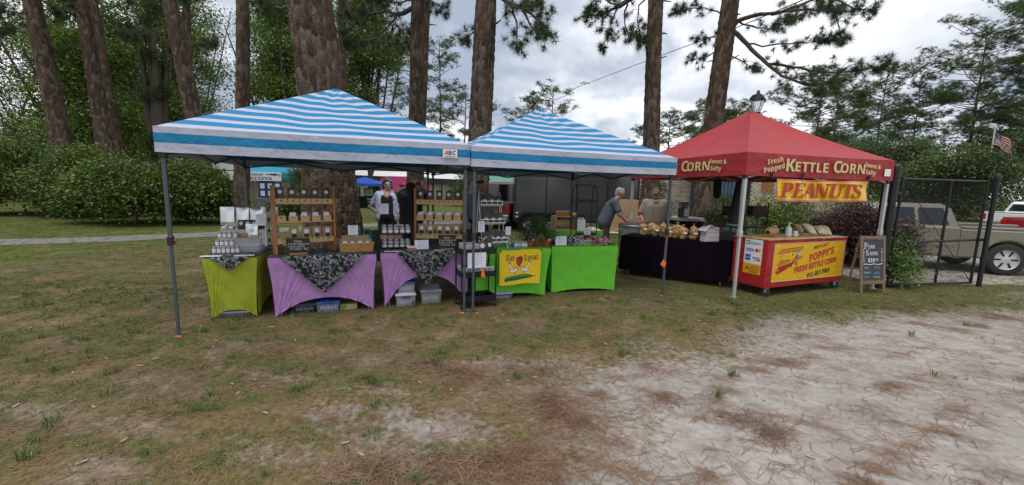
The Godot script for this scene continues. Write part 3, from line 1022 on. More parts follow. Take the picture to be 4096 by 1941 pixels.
func leafy(called: String, label: String, cat: String, x: float, z: float, h: float, w: float, d: float, low: float, n: int, leaf: float, tone: Color, tone2: Color, sd: int, group: String, trunk_r := 0.15, lobes := 9) -> Node3D:
	# broadleaf crown: clumps of leaves spread through overlapping lobes, thin in places so that light shows through
	rng.seed = sd
	var t := thing(called, label, cat, at(x, 0, z), group)
	var wood := MB.new()
	wood.col = Color(0.11, 0.09, 0.075)
	var top := Vector3(rng.randfn(0, 0.03 * w), h * 0.8, rng.randfn(0, 0.03 * d))
	var stem := MB.new()
	stem.col = Color(0.12, 0.098, 0.083)
	stem.tube([Vector3.ZERO, top * 0.35 + Vector3(0.05, 0, 0), top * 0.7, top], [trunk_r, trunk_r * 0.8, trunk_r * 0.55, trunk_r * 0.25], 8, false)
	part(t, "trunk" if cat == "tree" else "stem", stem, M.bark)
	var L := []
	if cat == "tree" and h > 7.0:      # side stems that show through the leaves
		for i in 3:
			var a := rng.randf() * TAU
			var q := Vector3(cos(a), 0, sin(a)) * w * 0.22
			wood.tube([top * rng.randf_range(0.05, 0.3), top * 0.5 + q, top * 0.95 + q * 1.8], [trunk_r * 0.6, trunk_r * 0.4, trunk_r * 0.15], 6, false)
	for i in lobes:
		var a := TAU * i / lobes + rng.randfn(0, 0.4)
		var rr := sqrt(rng.randf()) * 0.62
		var y := lerpf(low, h, rng.randf_range(0.12, 0.88))
		if cat == "shrub": rr = sqrt(rng.randf()) * 0.8; y = lerpf(low, h * (1.05 - 0.75 * rr * rr), rng.randf_range(0.35, 0.85))
		var sh := sqrt(maxf(0.1, 1.0 - pow((y - (low + h) * 0.5) / ((h - low) * 0.56), 2.0)))
		if cat == "shrub": sh = 1.0
		var c := Vector3(cos(a) * rr * w * 0.5 * sh, y, sin(a) * rr * d * 0.5 * sh)
		var q := sqrt(11.0 / lobes) * rng.randf_range(0.65, 1.25)
		var rad := Vector3(w * 0.21 * q * rng.randf_range(0.8, 1.2), minf((h - low) * 0.17 * q, w * 0.16 * q) * rng.randf_range(0.8, 1.2), d * 0.21 * q * rng.randf_range(0.8, 1.2))
		L.append([c, rad, rng.randf_range(0.6, 1.35)])
		wood.tube([top * rng.randf_range(0.3, 0.8), (top * 0.6 + c) * 0.5, c], [trunk_r * 0.3, trunk_r * 0.2, trunk_r * 0.08], 5, false)
	part(t, "branchwork", wood, M.bark)
	var xs := []
	var cs := []
	for i in n:
		var lb: Array = L[rng.randi() % lobes]
		var u := Vector3(rng.randfn(0, 1), rng.randfn(0, 1), rng.randfn(0, 1)).normalized()
		var p: Vector3 = lb[0] + u * lb[1] * lerpf(0.55, 1.08, sqrt(rng.randf()))
		if p.y < 0.1: p.y = 0.1 + rng.randf() * 0.2
		var s := leaf * rng.randf_range(0.7, 1.3)
		var b := Basis(Vector3.UP, rng.randf() * TAU) * Basis(Vector3.RIGHT, rng.randfn(0, 0.5))
		xs.append(Transform3D(b * Basis.from_scale(Vector3(s, s, s)), p))
		cs.append(tone.lerp(tone2, clampf(pow(rng.randf(), 1.5) * lb[2], 0.0, 1.0)) * rng.randf_range(0.7, 1.3))
	spread_tufts(t, "crown" if cat == "tree" else "foliage", xs, cs, leaf_clumps, M.leaf)
	return t

func make_trees() -> void:
	rng.seed = 5
	pine("huge plated pine trunk behind the wooden tea shelf", Vector3(-3.53, 0, -8.4), Vector2(-0.098, 0.0), 19.0, 0.98, 200, 640, 0.085, 0.030, BOUGHS.big, 8.0, 20)
	pine("slim pine trunk half hidden behind the huge plated pine", Vector3(-4.74, 0, -9.8), Vector2(-0.02, 0.0), 17.0, 0.50, 60, 380, 0.08, 0.016, [], 9.0, 14)
	pine("straight pine rising between the two striped canopies", Vector3(-1.01, 0, -10.5), Vector2(0.043, 0.0), 19.0, 0.64, 120, 460, 0.09, 0.024, BOUGHS.near, 8.5, 18)
	pine("pine in front of the pink mural with a thin twin behind it", Vector3(-3.18, 0, -13), Vector2(0.031, 0.0), 20.0, 0.51, 88, 340, 0.085, 0.019, BOUGHS.middle, 9.0, 18)
	pine("thin dark pine just behind the one by the mural", Vector3(-3.96, 0, -17), Vector2(0.051, 0.0), 20.0, 0.36, 40, 380, 0.08, 0.013, [], 9.5, 16)
	pine("slender pine behind the peak of the near striped canopy", Vector3(-7.5, 0, -18), Vector2(0.03, 0.0), 21.0, 0.41, 40, 380, 0.08, 0.013, [], 10.0, 18)
	pine("straight pine beside the cyan canopy sign", Vector3(-9.97, 0, -15), Vector2(0.068, 0.0), 20.0, 0.54, 56, 400, 0.085, 0.016, [], 8.6, 18)
	pine("slanting pine behind the clipped hedge nearest the canopy", Vector3(-13.96, 0, -19), Vector2(-0.126, 0.0), 20.0, 0.80, 64, 400, 0.1, 0.02, BOUGHS.slanting, 9.5, 18)
	pine("dim pine trunk behind the slanting one", Vector3(-18.89, 0, -24), Vector2(0.058, 0.0), 21.0, 0.62, 40, 300, 0.1, 0.016, [], 10.0, 14)
	pine("leaning pine second from the picture's hedge end", Vector3(-20.45, 0, -21), Vector2(-0.053, 0.0), 21.0, 0.78, 60, 400, 0.1, 0.02, BOUGHS.far, 9.0, 18)
	pine("thinner leaning pine just past its twin behind the hedge", Vector3(-23.52, 0, -25), Vector2(-0.068, 0.0), 21.0, 0.58, 40, 300, 0.1, 0.016, [], 10.0, 14)
	pine("leftmost thick pine leaning out over the hedge", Vector3(-21.4, 0, -20), Vector2(-0.092, 0.0), 21.0, 0.9, 64, 400, 0.1, 0.02, BOUGHS.edge, 9.0, 18)
	pine("straight pine behind the second canopy's outer corner", Vector3(4.36, 0, -13), Vector2(-0.037, 0.0), 20.0, 0.56, 88, 340, 0.085, 0.019, BOUGHS.straight, 8.5, 16)
	pine("leaning pine with long low boughs behind the red canopy", Vector3(6.41, 0, -14), Vector2(0.049, 0.0), 20.0, 0.70, 96, 380, 0.09, 0.022, BOUGHS.leaning, 9.0, 18)
	# ivy-clad trunk in the wood
	var iv := leafy("ivy_clad_tree", "trunk wrapped in green ivy among the pines", "tree", -19.8, -23, 12.0, 1.5, 1.5, 0.5, 900, 0.55, Color(0.05, 0.085, 0.025), Color(0.09, 0.13, 0.04), 31, "", 0.4, 16)
	iv.rotation.z = -0.045

func make_woods() -> void:
	var dark := Color(0.075, 0.14, 0.024)
	var mid := Color(0.12, 0.2, 0.034)
	var light := Color(0.21, 0.3, 0.055)
	var spots := [
		[-42, -30, 15, 11, 1.0, 1000, "tall broadleaf tree at the outer edge of the wood"],
		[-34, -33, 13, 9, 2.0, 900, "broadleaf tree between the two leaning pines"],
		[-30, -38, 17, 11, 2.5, 1000, "high rounded tree above the utility pole"],
		[-34, -36.5, 12, 9, 1.5, 950, "dense tree behind the ivy trunk"],
		[-20, -40, 17, 11, 3.0, 1000, "tall airy tree behind the slanting pine"],
		[-16.5, -31, 11.5, 8, 2.5, 900, "bright green tree over the cyan canopy"],
		[-12.5, -36, 14, 8, 4.0, 800, "rounded tree right behind the huge pine"],
		[-46, -22, 12, 9, 0.8, 800, "outermost low tree past the hedge"],
		[-27, -27, 8, 8, 0.6, 900, "low bushy tree at the utility pole foot"],
		[-37, -25, 8, 8, 0.4, 900, "low bushy tree behind the hedge end"],
		[-50, -40, 19, 14, 2.0, 900, "tallest broadleaf tree at the wood's outer end"],
		[-38, -48, 20, 14, 3.0, 900, "distant tall tree filling the gap in the wood"],
		[-26, -50, 19, 14, 3.0, 900, "distant tree behind the slanting pine crown"]]
	for i in spots.size():
		var s: Array = spots[i]
		leafy("broadleaf_tree", s[6], "tree", s[0], s[1], s[2] * 1.4, s[3] * 1.08, s[3] * 0.9, s[4], int(s[5] * 1.35), 1.5, dark.lerp(mid, 0.25 + 0.5 * (i % 3) / 2.0), light, 100 + i, "broadleaf trees of the wood", 0.22, 48)
	# hedge of big shrubs along the path
	var hedge := [[-20.5, -17.2, 3.0, 6.0, 3.2, 1500, "big azalea shrub at the hedge's outer end"], [-17.2, -16.6, 2.8, 3.2, 2.8, 1300, "rounded azalea shrub second along the hedge"], [-13.5, -14.6, 2.4, 4.2, 2.8, 1500, "broad azalea shrub nearest the path bend"], [-11.9, -15.2, 2.2, 2.7, 2.6, 1300, "azalea shrub at the hedge end by the cyan canopy"], [-24.5, -15.5, 2.7, 5.0, 3.4, 1000, "azalea shrub running off past the hedge's outer end"], [-9.3, -17.4, 1.0, 1.2, 1.0, 220, "low wispy shrub below the pine by the cyan canopy"]]
	for i in hedge.size():
		var s: Array = hedge[i]
		leafy("azalea_shrub", s[6], "shrub", s[0], s[1], s[2], s[3], s[4], 0.1, int(s[5] * 1.5), 0.78, Color(0.045, 0.095, 0.014), Color(0.17, 0.24, 0.034), 200 + i, "shrubs of the hedge", 0.05, 26)
	leafy("small_tree", "small bright shrub beside the cyan canopy's sign", "tree", -10.3, -20.5, 2.7, 1.7, 1.5, 0.5, 330, 0.6, Color(0.055, 0.1, 0.02), Color(0.13, 0.2, 0.05), 220, "", 0.05, 8)
	leafy("building_shrub", "light green shrub against the beige wall under green roof", "shrub", -3.4, -34, 2.6, 3.0, 2.0, 0.2, 300, 1.0, Color(0.06, 0.12, 0.025), Color(0.12, 0.2, 0.05), 221, "", 0.05, 8)
	leafy("wall_shrub", "low green shrub left of the dark green table", "shrub", -11.6, -27.4, 1.6, 1.2, 1.0, 0.1, 160, 0.7, Color(0.05, 0.09, 0.02), Color(0.1, 0.15, 0.04), 222, "", 0.04, 6)
	# planting behind the kettle corn stand
	leafy("yellow_green_shrub", "yellow green shrub behind the peanut banner", "shrub", 6.9, -10.2, 1.75, 2.1, 1.4, 0.2, 520, 0.42, Color(0.09, 0.15, 0.02), Color(0.22, 0.30, 0.04), 230, "", 0.03, 11)
	leafy("purple_leaf_shrub", "dark purple leaved shrub behind the popcorn bags", "shrub", 7.5, -9.2, 1.75, 1.9, 1.1, 0.15, 800, 0.36, Color(0.045, 0.022, 0.018), Color(0.14, 0.07, 0.055), 231, "", 0.03, 11)
	leafy("purple_leaf_shrub", "dark purple leaved shrub growing through the gate's hinge side", "shrub", 8.35, -8.9, 1.15, 1.2, 0.9, 0.1, 400, 0.36, Color(0.035, 0.018, 0.016), Color(0.11, 0.055, 0.048), 232, "", 0.03, 11)
	leafy("yellow_green_shrub", "tips of yellow green shrub right of the peanut banner", "shrub", 8.75, -10.4, 2.0, 1.1, 0.9, 0.3, 230, 0.4, Color(0.1, 0.15, 0.02), Color(0.24, 0.30, 0.04), 233, "", 0.03, 7)
	leafy("vine_clump", "bright green leafy vine growing up the gate post", "shrub", 6.82, -7.22, 0.98, 0.5, 0.4, 0.08, 130, 0.38, Color(0.08, 0.17, 0.024), Color(0.17, 0.28, 0.06), 234, "", 0.02, 8)
	leafy("dark_shrub", "dark shrub against the cream brick wall", "shrub", 5.6, -16.6, 2.1, 1.3, 1.0, 0.2, 300, 0.5, Color(0.03, 0.05, 0.018), Color(0.07, 0.10, 0.035), 235, "", 0.03, 8)
	leafy("thin_shrub", "thin shrub at the foot of the blue shed", "shrub", 8.3, -16.0, 1.7, 0.8, 0.7, 0.2, 130, 0.45, Color(0.05, 0.09, 0.02), Color(0.12, 0.18, 0.05), 236, "", 0.02, 6)
	leafy("thin_shrub", "thin shrub in front of the leaning pine's foot", "shrub", 6.6, -13.2, 1.5, 0.7, 0.6, 0.2, 130, 0.45, Color(0.045, 0.07, 0.03), Color(0.1, 0.13, 0.06), 237, "", 0.02, 6)
	# distant pines on both sides of the open sky
	var far := [
		[-13.5, -42, 17, 0.34, 5, 5.5, 26, "far pine crown just right of the near canopy's peak"],
		[-9.8, -40, 15, 0.3, 4, 5.0, 24, "thin far pine between two pine trunks"],
		[-8.0, -46, 16.5, 0.3, 5, 4.0, 26, "narrow far pine right of the mural pine"],
		[-5.2, -43, 10.5, 0.25, 2.5, 5.0, 24, "low far pine beside the straight middle pine"],
		[-17.5, -46, 20, 0.36, 6, 7.0, 28, "far pine behind the huge pine's shoulder"],
		[4.6, -52, 13.0, 0.3, 6, 6.5, 24, "far pine peeping over the second canopy's peak"],
		[1.0, -58, 11.5, 0.3, 5, 6.0, 20, "low far pine left of the second canopy's peak"],
		[17.0, -46, 9.5, 0.3, 3, 6.5, 24, "low far pine between the straight pine and the leaning one"],
		[20.5, -44, 11, 0.3, 3.5, 5.0, 24, "far pine just left of the leaning pine"],
		[24.2, -46, 10.5, 0.3, 4, 5.0, 22, "far pine just right of the leaning pine"],
		[33, -46, 14.5, 0.36, 5, 7.5, 32, "far pine just right of the street lamp"],
		[38, -50, 13.5, 0.3, 6, 6.0, 26, "far pine second right of the street lamp"],
		[43, -50, 15.5, 0.32, 8, 6.0, 26, "far bare trunked pine over the red canopy slope"],
		[47.5, -50, 14, 0.3, 8, 5.0, 24, "far bare trunked pine second over the red slope"],
		[50, -46, 19.5, 0.4, 6, 8.5, 50, "tall far pine over the red canopy's corner"],
		[60, -46, 24, 0.5, 4, 13.0, 100, "broadest tall pine beside the flagpole"],
		[56, -42, 12, 0.35, 2, 9.0, 60, "dense low pine under the broad tall pine"],
		[66, -38, 19, 0.45, 3, 11, 80, "full pine right behind the flag"],
		[78, -42, 25, 0.5, 3, 12, 80, "tallest pine at the frame edge past the flag"],
		[70, -46, 22, 0.45, 4, 10, 60, "tall pine at the flag side edge"],
		[27, -50, 8.5, 0.28, 2.5, 6.0, 20, "low far pine behind the red canopy's peak"]]
	for i in far.size():
		var s: Array = far[i]
		var k := 1.65 if s[0] < 6.0 else 1.15
		far_pine(s[7], s[0] * k, s[1] * k, s[2] * k, s[3] * k, s[4] * k, s[5] * k, int(s[6] * 1.3), 300 + i)
	rng.seed = 640
	for i in 26:
		var a := deg_to_rad(-66.0 + i * 5.2)
		var dist := 84.0 + 17.0 * sin(i * 2.3)
		var hh := (9.0 + 3.5 * sin(i * 1.7)) * (1.35 if i < 9 or i > 19 else 0.62)
		leafy("treeline_tree", "%s tree of the far treeline counted along the horizon" % ("%dth" % (i + 1) if i > 2 else ["first", "second", "third"][i]), "tree", sin(a) * dist, -cos(a) * dist, hh, 11.0, 8.0, 0.3, 700, 1.9, dark, mid, 640 + i, "far treeline", 0.3, 14)
	var oaks := [[44, -33, 8.5, 9, 0.6, 800, "dense dark tree behind the flagpole"], [52, -30, 11, 10, 0.5, 800, "dark broad tree beside the white truck"], [33, -31, 5.0, 8, 0.4, 600, "low green thicket behind the silver pickup"], [60, -36, 13, 11, 1.0, 700, "dark tree far past the flag"], [37, -40, 8, 9, 1.0, 600, "rounded dark tree right of the chain link gate"]]
	for i in oaks.size():
		var s: Array = oaks[i]
		leafy("oak_tree", s[6], "tree", s[0], s[1], s[2], s[3], s[3] * 0.8, s[4], int(s[5] * 2.0), 1.35, Color(0.05, 0.09, 0.024), Color(0.13, 0.195, 0.05), 400 + i, "oaks past the drive", 0.22, 13)

# ---------------------------------------------------------------- materials shared by many things
func make_materials() -> void:
	M.slate = mat(lin(0.075, 0.098, 0.115), 0.45, 0.3)
	M.black_plastic = mat(lin(0.018, 0.018, 0.02), 0.5)
	M.black_metal = mat(lin(0.015, 0.015, 0.017), 0.4, 0.3)
	M.alu = mat(lin(0.52, 0.53, 0.53), 0.45, 0.5)
	M.steel = mat(lin(0.5, 0.5, 0.5), 0.3, 0.9)
	M.galv = mat(lin(0.46, 0.48, 0.47), 0.32, 0.85)
	M.white = mat(lin(0.78, 0.78, 0.79), 0.6)
	M.paper = mat(lin(0.74, 0.74, 0.80), 0.8)
	M.red_btn = mat(lin(0.55, 0.04, 0.02), 0.4)
	M.orange = mat(lin(0.72, 0.16, 0.02), 0.5)
	M.rubber = mat(lin(0.02, 0.02, 0.02), 0.8)
	M.ink = mat(lin(0.02, 0.02, 0.03), 0.7)
	M.navy = mat(lin(0.02, 0.04, 0.17), 0.6)
	var cloth := vmat(0.75, 0.32)
	cloth.normal_enabled = true
	cloth.normal_texture = noise_tex(0.02, FastNoiseLite.TYPE_SIMPLEX_SMOOTH, 4, 256, true, 3.0)
	cloth.normal_scale = 0.9
	triplanar(cloth, Vector3(0.9, 0.9, 0.9))
	M.canopy = cloth
	var red := mat(lin(0.33, 0.02, 0.026), 0.62)
	red.normal_enabled = true
	red.normal_texture = cloth.normal_texture
	red.normal_scale = 0.8
	triplanar(red, Vector3(0.7, 0.7, 0.7))
	red.backlight_enabled = true
	red.backlight = Color(0.12, 0.12, 0.12)
	M.red_cloth = red
	M.glass = mat(Color(0.03, 0.035, 0.04), 0.06)
	M.glass.metallic_specular = 0.8
	var clear := mat(Color(0.82, 0.84, 0.85, 0.25), 0.12)
	clear.transparency = BaseMaterial3D.TRANSPARENCY_ALPHA
	M.clear = clear
	M.kraft = mat(lin(0.36, 0.25, 0.135), 0.75)
	M.kraft.albedo_texture = noise_tex(0.08, FastNoiseLite.TYPE_SIMPLEX, 4, 128, false, 1.0, [PackedFloat32Array([0.0, 1.0]), PackedColorArray([Color(0.88, 0.88, 0.88), Color(1, 1, 1)])])
	M.choc = mat(lin(0.062, 0.042, 0.033), 0.5)
	M.choc2 = mat(lin(0.035, 0.024, 0.02), 0.5)
	M.foil = mat(lin(0.62, 0.62, 0.62), 0.24, 0.85)
	M.tea = mat(lin(0.085, 0.065, 0.038), 0.9)
	M.tea.albedo_texture = noise_tex(0.2, FastNoiseLite.TYPE_SIMPLEX, 3, 64, false, 1.0, [PackedFloat32Array([0.0, 1.0]), PackedColorArray([Color(0.45, 0.45, 0.4), Color(1, 1, 0.95)])])
	var sticker := canvas(64, 64, Color(0.86, 0.87, 0.92))
	ell(sticker, 32, 24, 15, 4, Color(0.66, 0.69, 0.78), -0.3)
	scribble(sticker, 12, 34, 40, 2, Color(0.5, 0.5, 0.58), 3)
	scribble(sticker, 18, 42, 28, 1, Color(0.6, 0.6, 0.68), 4)
	M.sticker = print_mat(sticker, 0.6)
	var slip := canvas(64, 64, Color(0.9, 0.9, 0.95))
	for k in 6: scribble(slip, 8, 10 + k * 8, 46, 2, Color(0.4, 0.42, 0.5), 8 + k)
	M.slip = print_mat(slip, 0.7)
	M.wood = wood_mat(lin(0.30, 0.115, 0.032), lin(0.40, 0.17, 0.055), 0.5)
	M.pale_wood = wood_mat(lin(0.50, 0.32, 0.15), lin(0.60, 0.40, 0.20), 0.55)
	M.dark_wood = wood_mat(lin(0.13, 0.082, 0.058), lin(0.19, 0.125, 0.09), 0.65)
	M.cardboard = wood_mat(lin(0.40, 0.265, 0.14), lin(0.43, 0.29, 0.16), 0.85)

func wood_mat(a: Color, b: Color, rough: float) -> StandardMaterial3D:
	var m := mat(Color.WHITE, rough)
	m.albedo_texture = noise_tex(0.03, FastNoiseLite.TYPE_SIMPLEX_SMOOTH, 4, 256, false, 1.0, [PackedFloat32Array([0.2, 0.5, 0.8]), PackedColorArray([a, b, a.lerp(b, 0.4)])])
	return triplanar(m, Vector3(0.9, 6.0, 6.0))

# ---------------------------------------------------------------- canopies
func canopy(called: String, label: String, x: Transform3D, vb: float, vt: float, pk: float, striped: bool, leg_mat: Material, truss_mat: Material, cloth: Material, leg_w: float, group: String) -> Node3D:
	var t := thing(called, label, "canopy", x, group)
	var H := 1.525
	var blue := Color(0.006, 0.185, 0.40)
	var white := Color(0.44, 0.455, 0.57)
	var C := [Vector3(-H, vt, H), Vector3(H, vt, H), Vector3(H, vt, -H), Vector3(-H, vt, -H)]
	var P := Vector3(0, pk, 0)
	var roof := MB.new()
	var bands := 18 if striped else 1
	for k in 4:
		var A: Vector3 = C[k]
		var B: Vector3 = C[(k + 1) % 4]
		for b in bands:
			roof.col = (blue if b % 2 == 1 else white) if striped else Color.WHITE
			var t0 := (b + (0.10 if b % 2 == 0 and b > 0 else (-0.10 if b % 2 == 1 else 0.0))) / bands if striped else 0.0
			var t1 := (b + 1 + (-0.10 if b % 2 == 0 else (0.10 if b < bands - 1 else 0.0))) / bands if striped else 1.0
			var f := func(u: float, vv: float) -> Vector3:
				var q := lerpf(t0, t1, vv)
				var p := A.lerp(B, u).lerp(P, q)
				var lift := 0.05 * sin(q * PI) if not striped else -0.01 * sin(q * PI)
				var sag := (0.035 if striped else 0.085) * sin(u * PI) * sin(q * PI * 0.85 + 0.12)
				var crease := (0.007 * sin(u * 23.0 + q * 9.0 + k) + 0.010 * sin((u - 0.5) * (9.0 + 16.0 * q) + k * 1.7) * (1.0 - q)) * sin(u * PI) * clampf(q * 6.0, 0.0, 1.0)
				return p + Vector3(0, -sag - (lift if not striped else 0.0) + crease, 0)
			roof.grid(18, 2 if striped else 22, f)
	part(t, "roof", roof, cloth)
	var val := MB.new()
	for k in 4:
		var A: Vector3 = C[k]
		var B: Vector3 = C[(k + 1) % 4]
		var out := (A + B).normalized()
		out.y = 0
		out = out.normalized()
		var cuts := [[0.0, 0.25, white], [0.25, 0.63, blue], [0.63, 1.0, white]] if striped else [[0.0, 1.0, Color.WHITE]]
		for c in cuts:
			val.col = c[2]
			var f := func(u: float, vv: float) -> Vector3:
				var q := lerpf(c[0], c[1], vv)
				var p := A.lerp(B, u * 1.008 - 0.004)
				p.y = lerpf(vt, vb, q) - 0.008 * sin(u * PI) - 0.0
				var wob := sin(u * PI) * (0.012 * sin(u * 11.0 + k * 2.0) + 0.006 * sin(u * 31.0 + k)) * q
				return p + out * (0.012 + wob)
			val.grid(28, 4, f, true)
	part(t, "valance", val, cloth)
	var d := H - 0.035
	var L := [Vector3(-d, 0, d), Vector3(d, 0, d), Vector3(d, 0, -d), Vector3(-d, 0, -d)]
	for k in 4:
		var q: Vector3 = L[k]
		var lg := MB.new()
		lg.box(Transform3D(Basis.IDENTITY, q + Vector3(0, (0.98 + vt - 0.05) * 0.5, 0)), Vector3(leg_w, vt - 0.05 - 0.98, leg_w), 0.003)
		lg.box(Transform3D(Basis.IDENTITY, q + Vector3(0, 0.5, 0)), Vector3(leg_w * 0.8, 0.99, leg_w * 0.8), 0.002)
		lg.box(Transform3D(Basis.IDENTITY, q + Vector3(0, 0.004, 0)), Vector3(0.085, 0.008, 0.085), 0.002)
		var lo := part(t, "leg", lg, leg_mat)
		var jt := MB.new()
		jt.box(Transform3D(Basis.IDENTITY, q + Vector3(0, 0.985, 0)), Vector3(leg_w + 0.016, 0.09, leg_w + 0.016), 0.005)
		part(lo, "collar", jt, M.black_plastic if striped else leg_mat)
		for bk in [[vt - 0.05, 0.07, 0.1], [vb - 0.02, 0.06, 0.06]]:
			var br := MB.new()
			br.box(Transform3D(Basis.IDENTITY, q + Vector3(0, bk[0], 0)), Vector3(bk[1], bk[2], bk[1]), 0.007)
			part(lo, "bracket", br, M.black_plastic)
		# scissor truss along the side to the next leg
		var e: Vector3 = L[(k + 1) % 4]
		var m := (q + e) * 0.5
		var yu := Vector3(0, vt - 0.06, 0)
		var yl := Vector3(0, vb - 0.035, 0)
		for seg in [[q, m], [m, e]]:
			for w in 2:
				var tb := MB.new()
				var off := (q.cross(Vector3.UP) + Vector3(0.001, 0, 0)).normalized() * 0.0
				var inward := -(q + e).normalized() * (0.012 * w)
				inward.y = 0
				tb.bar(seg[0] + (yu if w == 0 else yl) + inward + off, seg[1] + (yl if w == 0 else yu) + inward, 0.012, 0.024)
				part(t, "truss_bar", tb, truss_mat)
		var rb := MB.new()
		rb.bar(m + yu * 0.985, Vector3(0, pk - 0.42, 0), 0.014, 0.022)
		rb.bar(Vector3(0, pk - 0.1, 0) + q * 0.03, q * 0.93 + Vector3(0, vt + 0.015, 0), 0.014, 0.02)
		part(t, "ridge_bar", rb, truss_mat)
	var mast := MB.new()
	mast.tube([Vector3(0, pk - 0.5, 0), Vector3(0, pk - 0.03, 0)], 0.02, 8)
	part(t, "mast", mast, truss_mat)
	return t

func stake(x: float, z: float, yaw: float, label: String) -> void:
	var mb := MB.new()
	mb.tube([Vector3(0, -0.0, 0), Vector3(0, 0.045, 0)], 0.006, 6)
	mb.bx(Vector3(0, 0.04, 0), Vector3(0.085, 0.018, 0.02), 0.005)
	mb.bx(Vector3(0.034, 0.025, 0), Vector3(0.014, 0.03, 0.018), 0.004)
	solo("tent_stake", mb, M.orange, label, "tent stake", at(x, 0, z, yaw).scaled_local(Vector3(0.6, 0.75, 0.6)), "orange tent stakes")

func make_tents() -> void:
	var t1 := canopy("striped_canopy", "blue and white striped canopy over the tea tables, nearest", at(-2.504, 0, -5.927, 0.355), 1.844, 2.086, 2.902, true, M.slate, M.slate, M.canopy, 0.034, "striped canopies")
	var tg := MB.new()
	tg.bx(Vector3(1.289, 1.968, 1.553), Vector3(0.172, 0.098, 0.003), 0.001)
	var lb := part(t1, "label_patch", tg, M.white)
	letters(lb, "A", 0.05, M.red_btn, at(1.245, 1.978, 1.556), "Droid Sans", true, 1.15, 0.2)
	letters(lb, "BC", 0.05, M.ink, at(1.312, 1.978, 1.556), "Droid Sans", true, 1.1)
	letters(lb, "ABCCANOPY", 0.011, M.ink, at(1.289, 1.934, 1.556), "Droid Sans", true, 1.4)
	var kn := MB.new()
	kn.ball(Vector3(-1.455, 0.985, 1.49), Vector3(0.012, 0.02, 0.014), 8, 6)
	part(t1, "release_button", kn, M.red_btn)
	canopy("striped_canopy", "blue and white striped canopy over the bright green tables", at(0.394, 0, -6.960, 0.359), 1.831, 2.073, 2.889, true, M.slate, M.slate, M.canopy, 0.034, "striped canopies")
	stake(-3.32, -3.93, 0.3, "orange stake at the outer leg of the nearest canopy")
	stake(-0.60, -4.93, 0.2, "orange stake left of the two touching canopy legs")
	stake(-0.42, -4.93, 0.9, "orange stake right of the two touching canopy legs")
	stake(2.27, -6.02, 0.5, "orange stake at the second canopy's outer leg")
	for s in [[-0.355, 0.52, -4.98, "orange cone shaped tag hanging by the touching canopy legs"], [2.27, 0.52, -6.03, "orange diamond tag hanging by the second canopy's outer leg"]]:
		var fl := MB.new()
		if s[0] < 0: fl.prism([Vector2(-0.012, 0.06), Vector2(0.014, 0.06), Vector2(0.035, -0.05), Vector2(-0.02, -0.035)], -0.006, 0.006, Transform3D.IDENTITY, 0.002)
		else: fl.prism([Vector2(0, 0.06), Vector2(0.05, 0), Vector2(0.01, -0.065), Vector2(-0.05, -0.01)], -0.006, 0.006, Transform3D.IDENTITY, 0.002)
		fl.tube([Vector3(0, 0.06, 0), Vector3(-0.05 if s[0] < 0 else 0.05, 0.45, -0.02)], 0.0015, 4)
		solo("marker_tag", fl, M.orange, s[3], "tag", at(s[0], s[1], s[2], 0.3), "orange line tags")
	# red canopy of the kettle corn stand
	var t3 := canopy("red_canopy", "red canopy lettered kettle corn on silver legs", at(4.45, 0, -8.004, 0.284), 1.855, 2.194, 3.154, false, M.alu, M.alu, M.red_cloth, 0.048, "")
	var cream := mat(lin(0.60, 0.53, 0.25), 0.7)
	var val: Node = t3.get_node("valance")
	for side in 2:
		var X := Transform3D.IDENTITY if side == 0 else Transform3D(Basis(Vector3.UP, -PI / 2), Vector3.ZERO)
		var zf := 1.562
		letters(val, "K", 0.185, cream, X * at(-0.74, 2.025, zf), "Droid Sans", true, 1.25)
		letters(val, "ETTLE", 0.145, cream, X * at(-0.30, 2.01, zf), "Droid Sans", true, 1.30)
		letters(val, "C", 0.185, cream, X * at(0.23, 2.035, zf), "Droid Sans", true, 1.2)
		letters(val, "ORN", 0.15, cream, X * at(0.565, 2.02, zf), "Droid Sans", true, 1.28)
		var tilt := Transform3D(Basis(Vector3.BACK, 0.22), Vector3.ZERO)
		letters(val, "Fresh", 0.075, cream, X * at(-1.03, 2.085, zf) * tilt, "Droid Sans", true, 1.1)
		letters(val, "Popped", 0.075, cream, X * at(-1.04, 1.975, zf) * tilt, "Droid Sans", true, 1.1)
		letters(val, "Sweet &", 0.068, cream, X * at(1.0, 2.08, zf) * Transform3D(Basis(Vector3.BACK, -0.08), Vector3.ZERO), "Droid Sans", true, 1.0)
		letters(val, "Salty", 0.072, cream, X * at(0.965, 1.975, zf) * Transform3D(Basis(Vector3.BACK, -0.08), Vector3.ZERO), "Droid Sans", true, 1.0)
	var lp := MB.new()
	lp.bx(Vector3(1.355, 1.985, 1.562), Vector3(0.14, 0.115, 0.003), 0.001)
	part(t3, "label_patch", lp, M.white)
	# banner clipped under the front valance
	var im := canvas(1024, 196, Color(0.86, 0.72, 0.02))
	var rd := Color(0.66, 0.08, 0.09)
	im.fill_rect(Rect2i(0, 0, 1024, 14), rd); im.fill_rect(Rect2i(0, 182, 1024, 14), rd)
	im.fill_rect(Rect2i(0, 0, 13, 196), rd); im.fill_rect(Rect2i(1011, 0, 13, 196), rd)
	for i in 56:
		ell(im, 10 + i * 18.3, 7, 3.6, 3.6, Color(0.95, 0.9, 0.88))
		ell(im, 10 + i * 18.3, 189, 3.6, 3.6, Color(0.95, 0.9, 0.88))
	for i in 9:
		ell(im, 7, 20 + i * 19.5, 3.6, 3.6, Color(0.95, 0.9, 0.88))
		ell(im, 1017, 20 + i * 19.5, 3.6, 3.6, Color(0.95, 0.9, 0.88))
	var bn := thing("peanuts_banner", "yellow banner reading PEANUTS with red dotted border", "banner", at(4.45, 0, -8.004, 0.284))
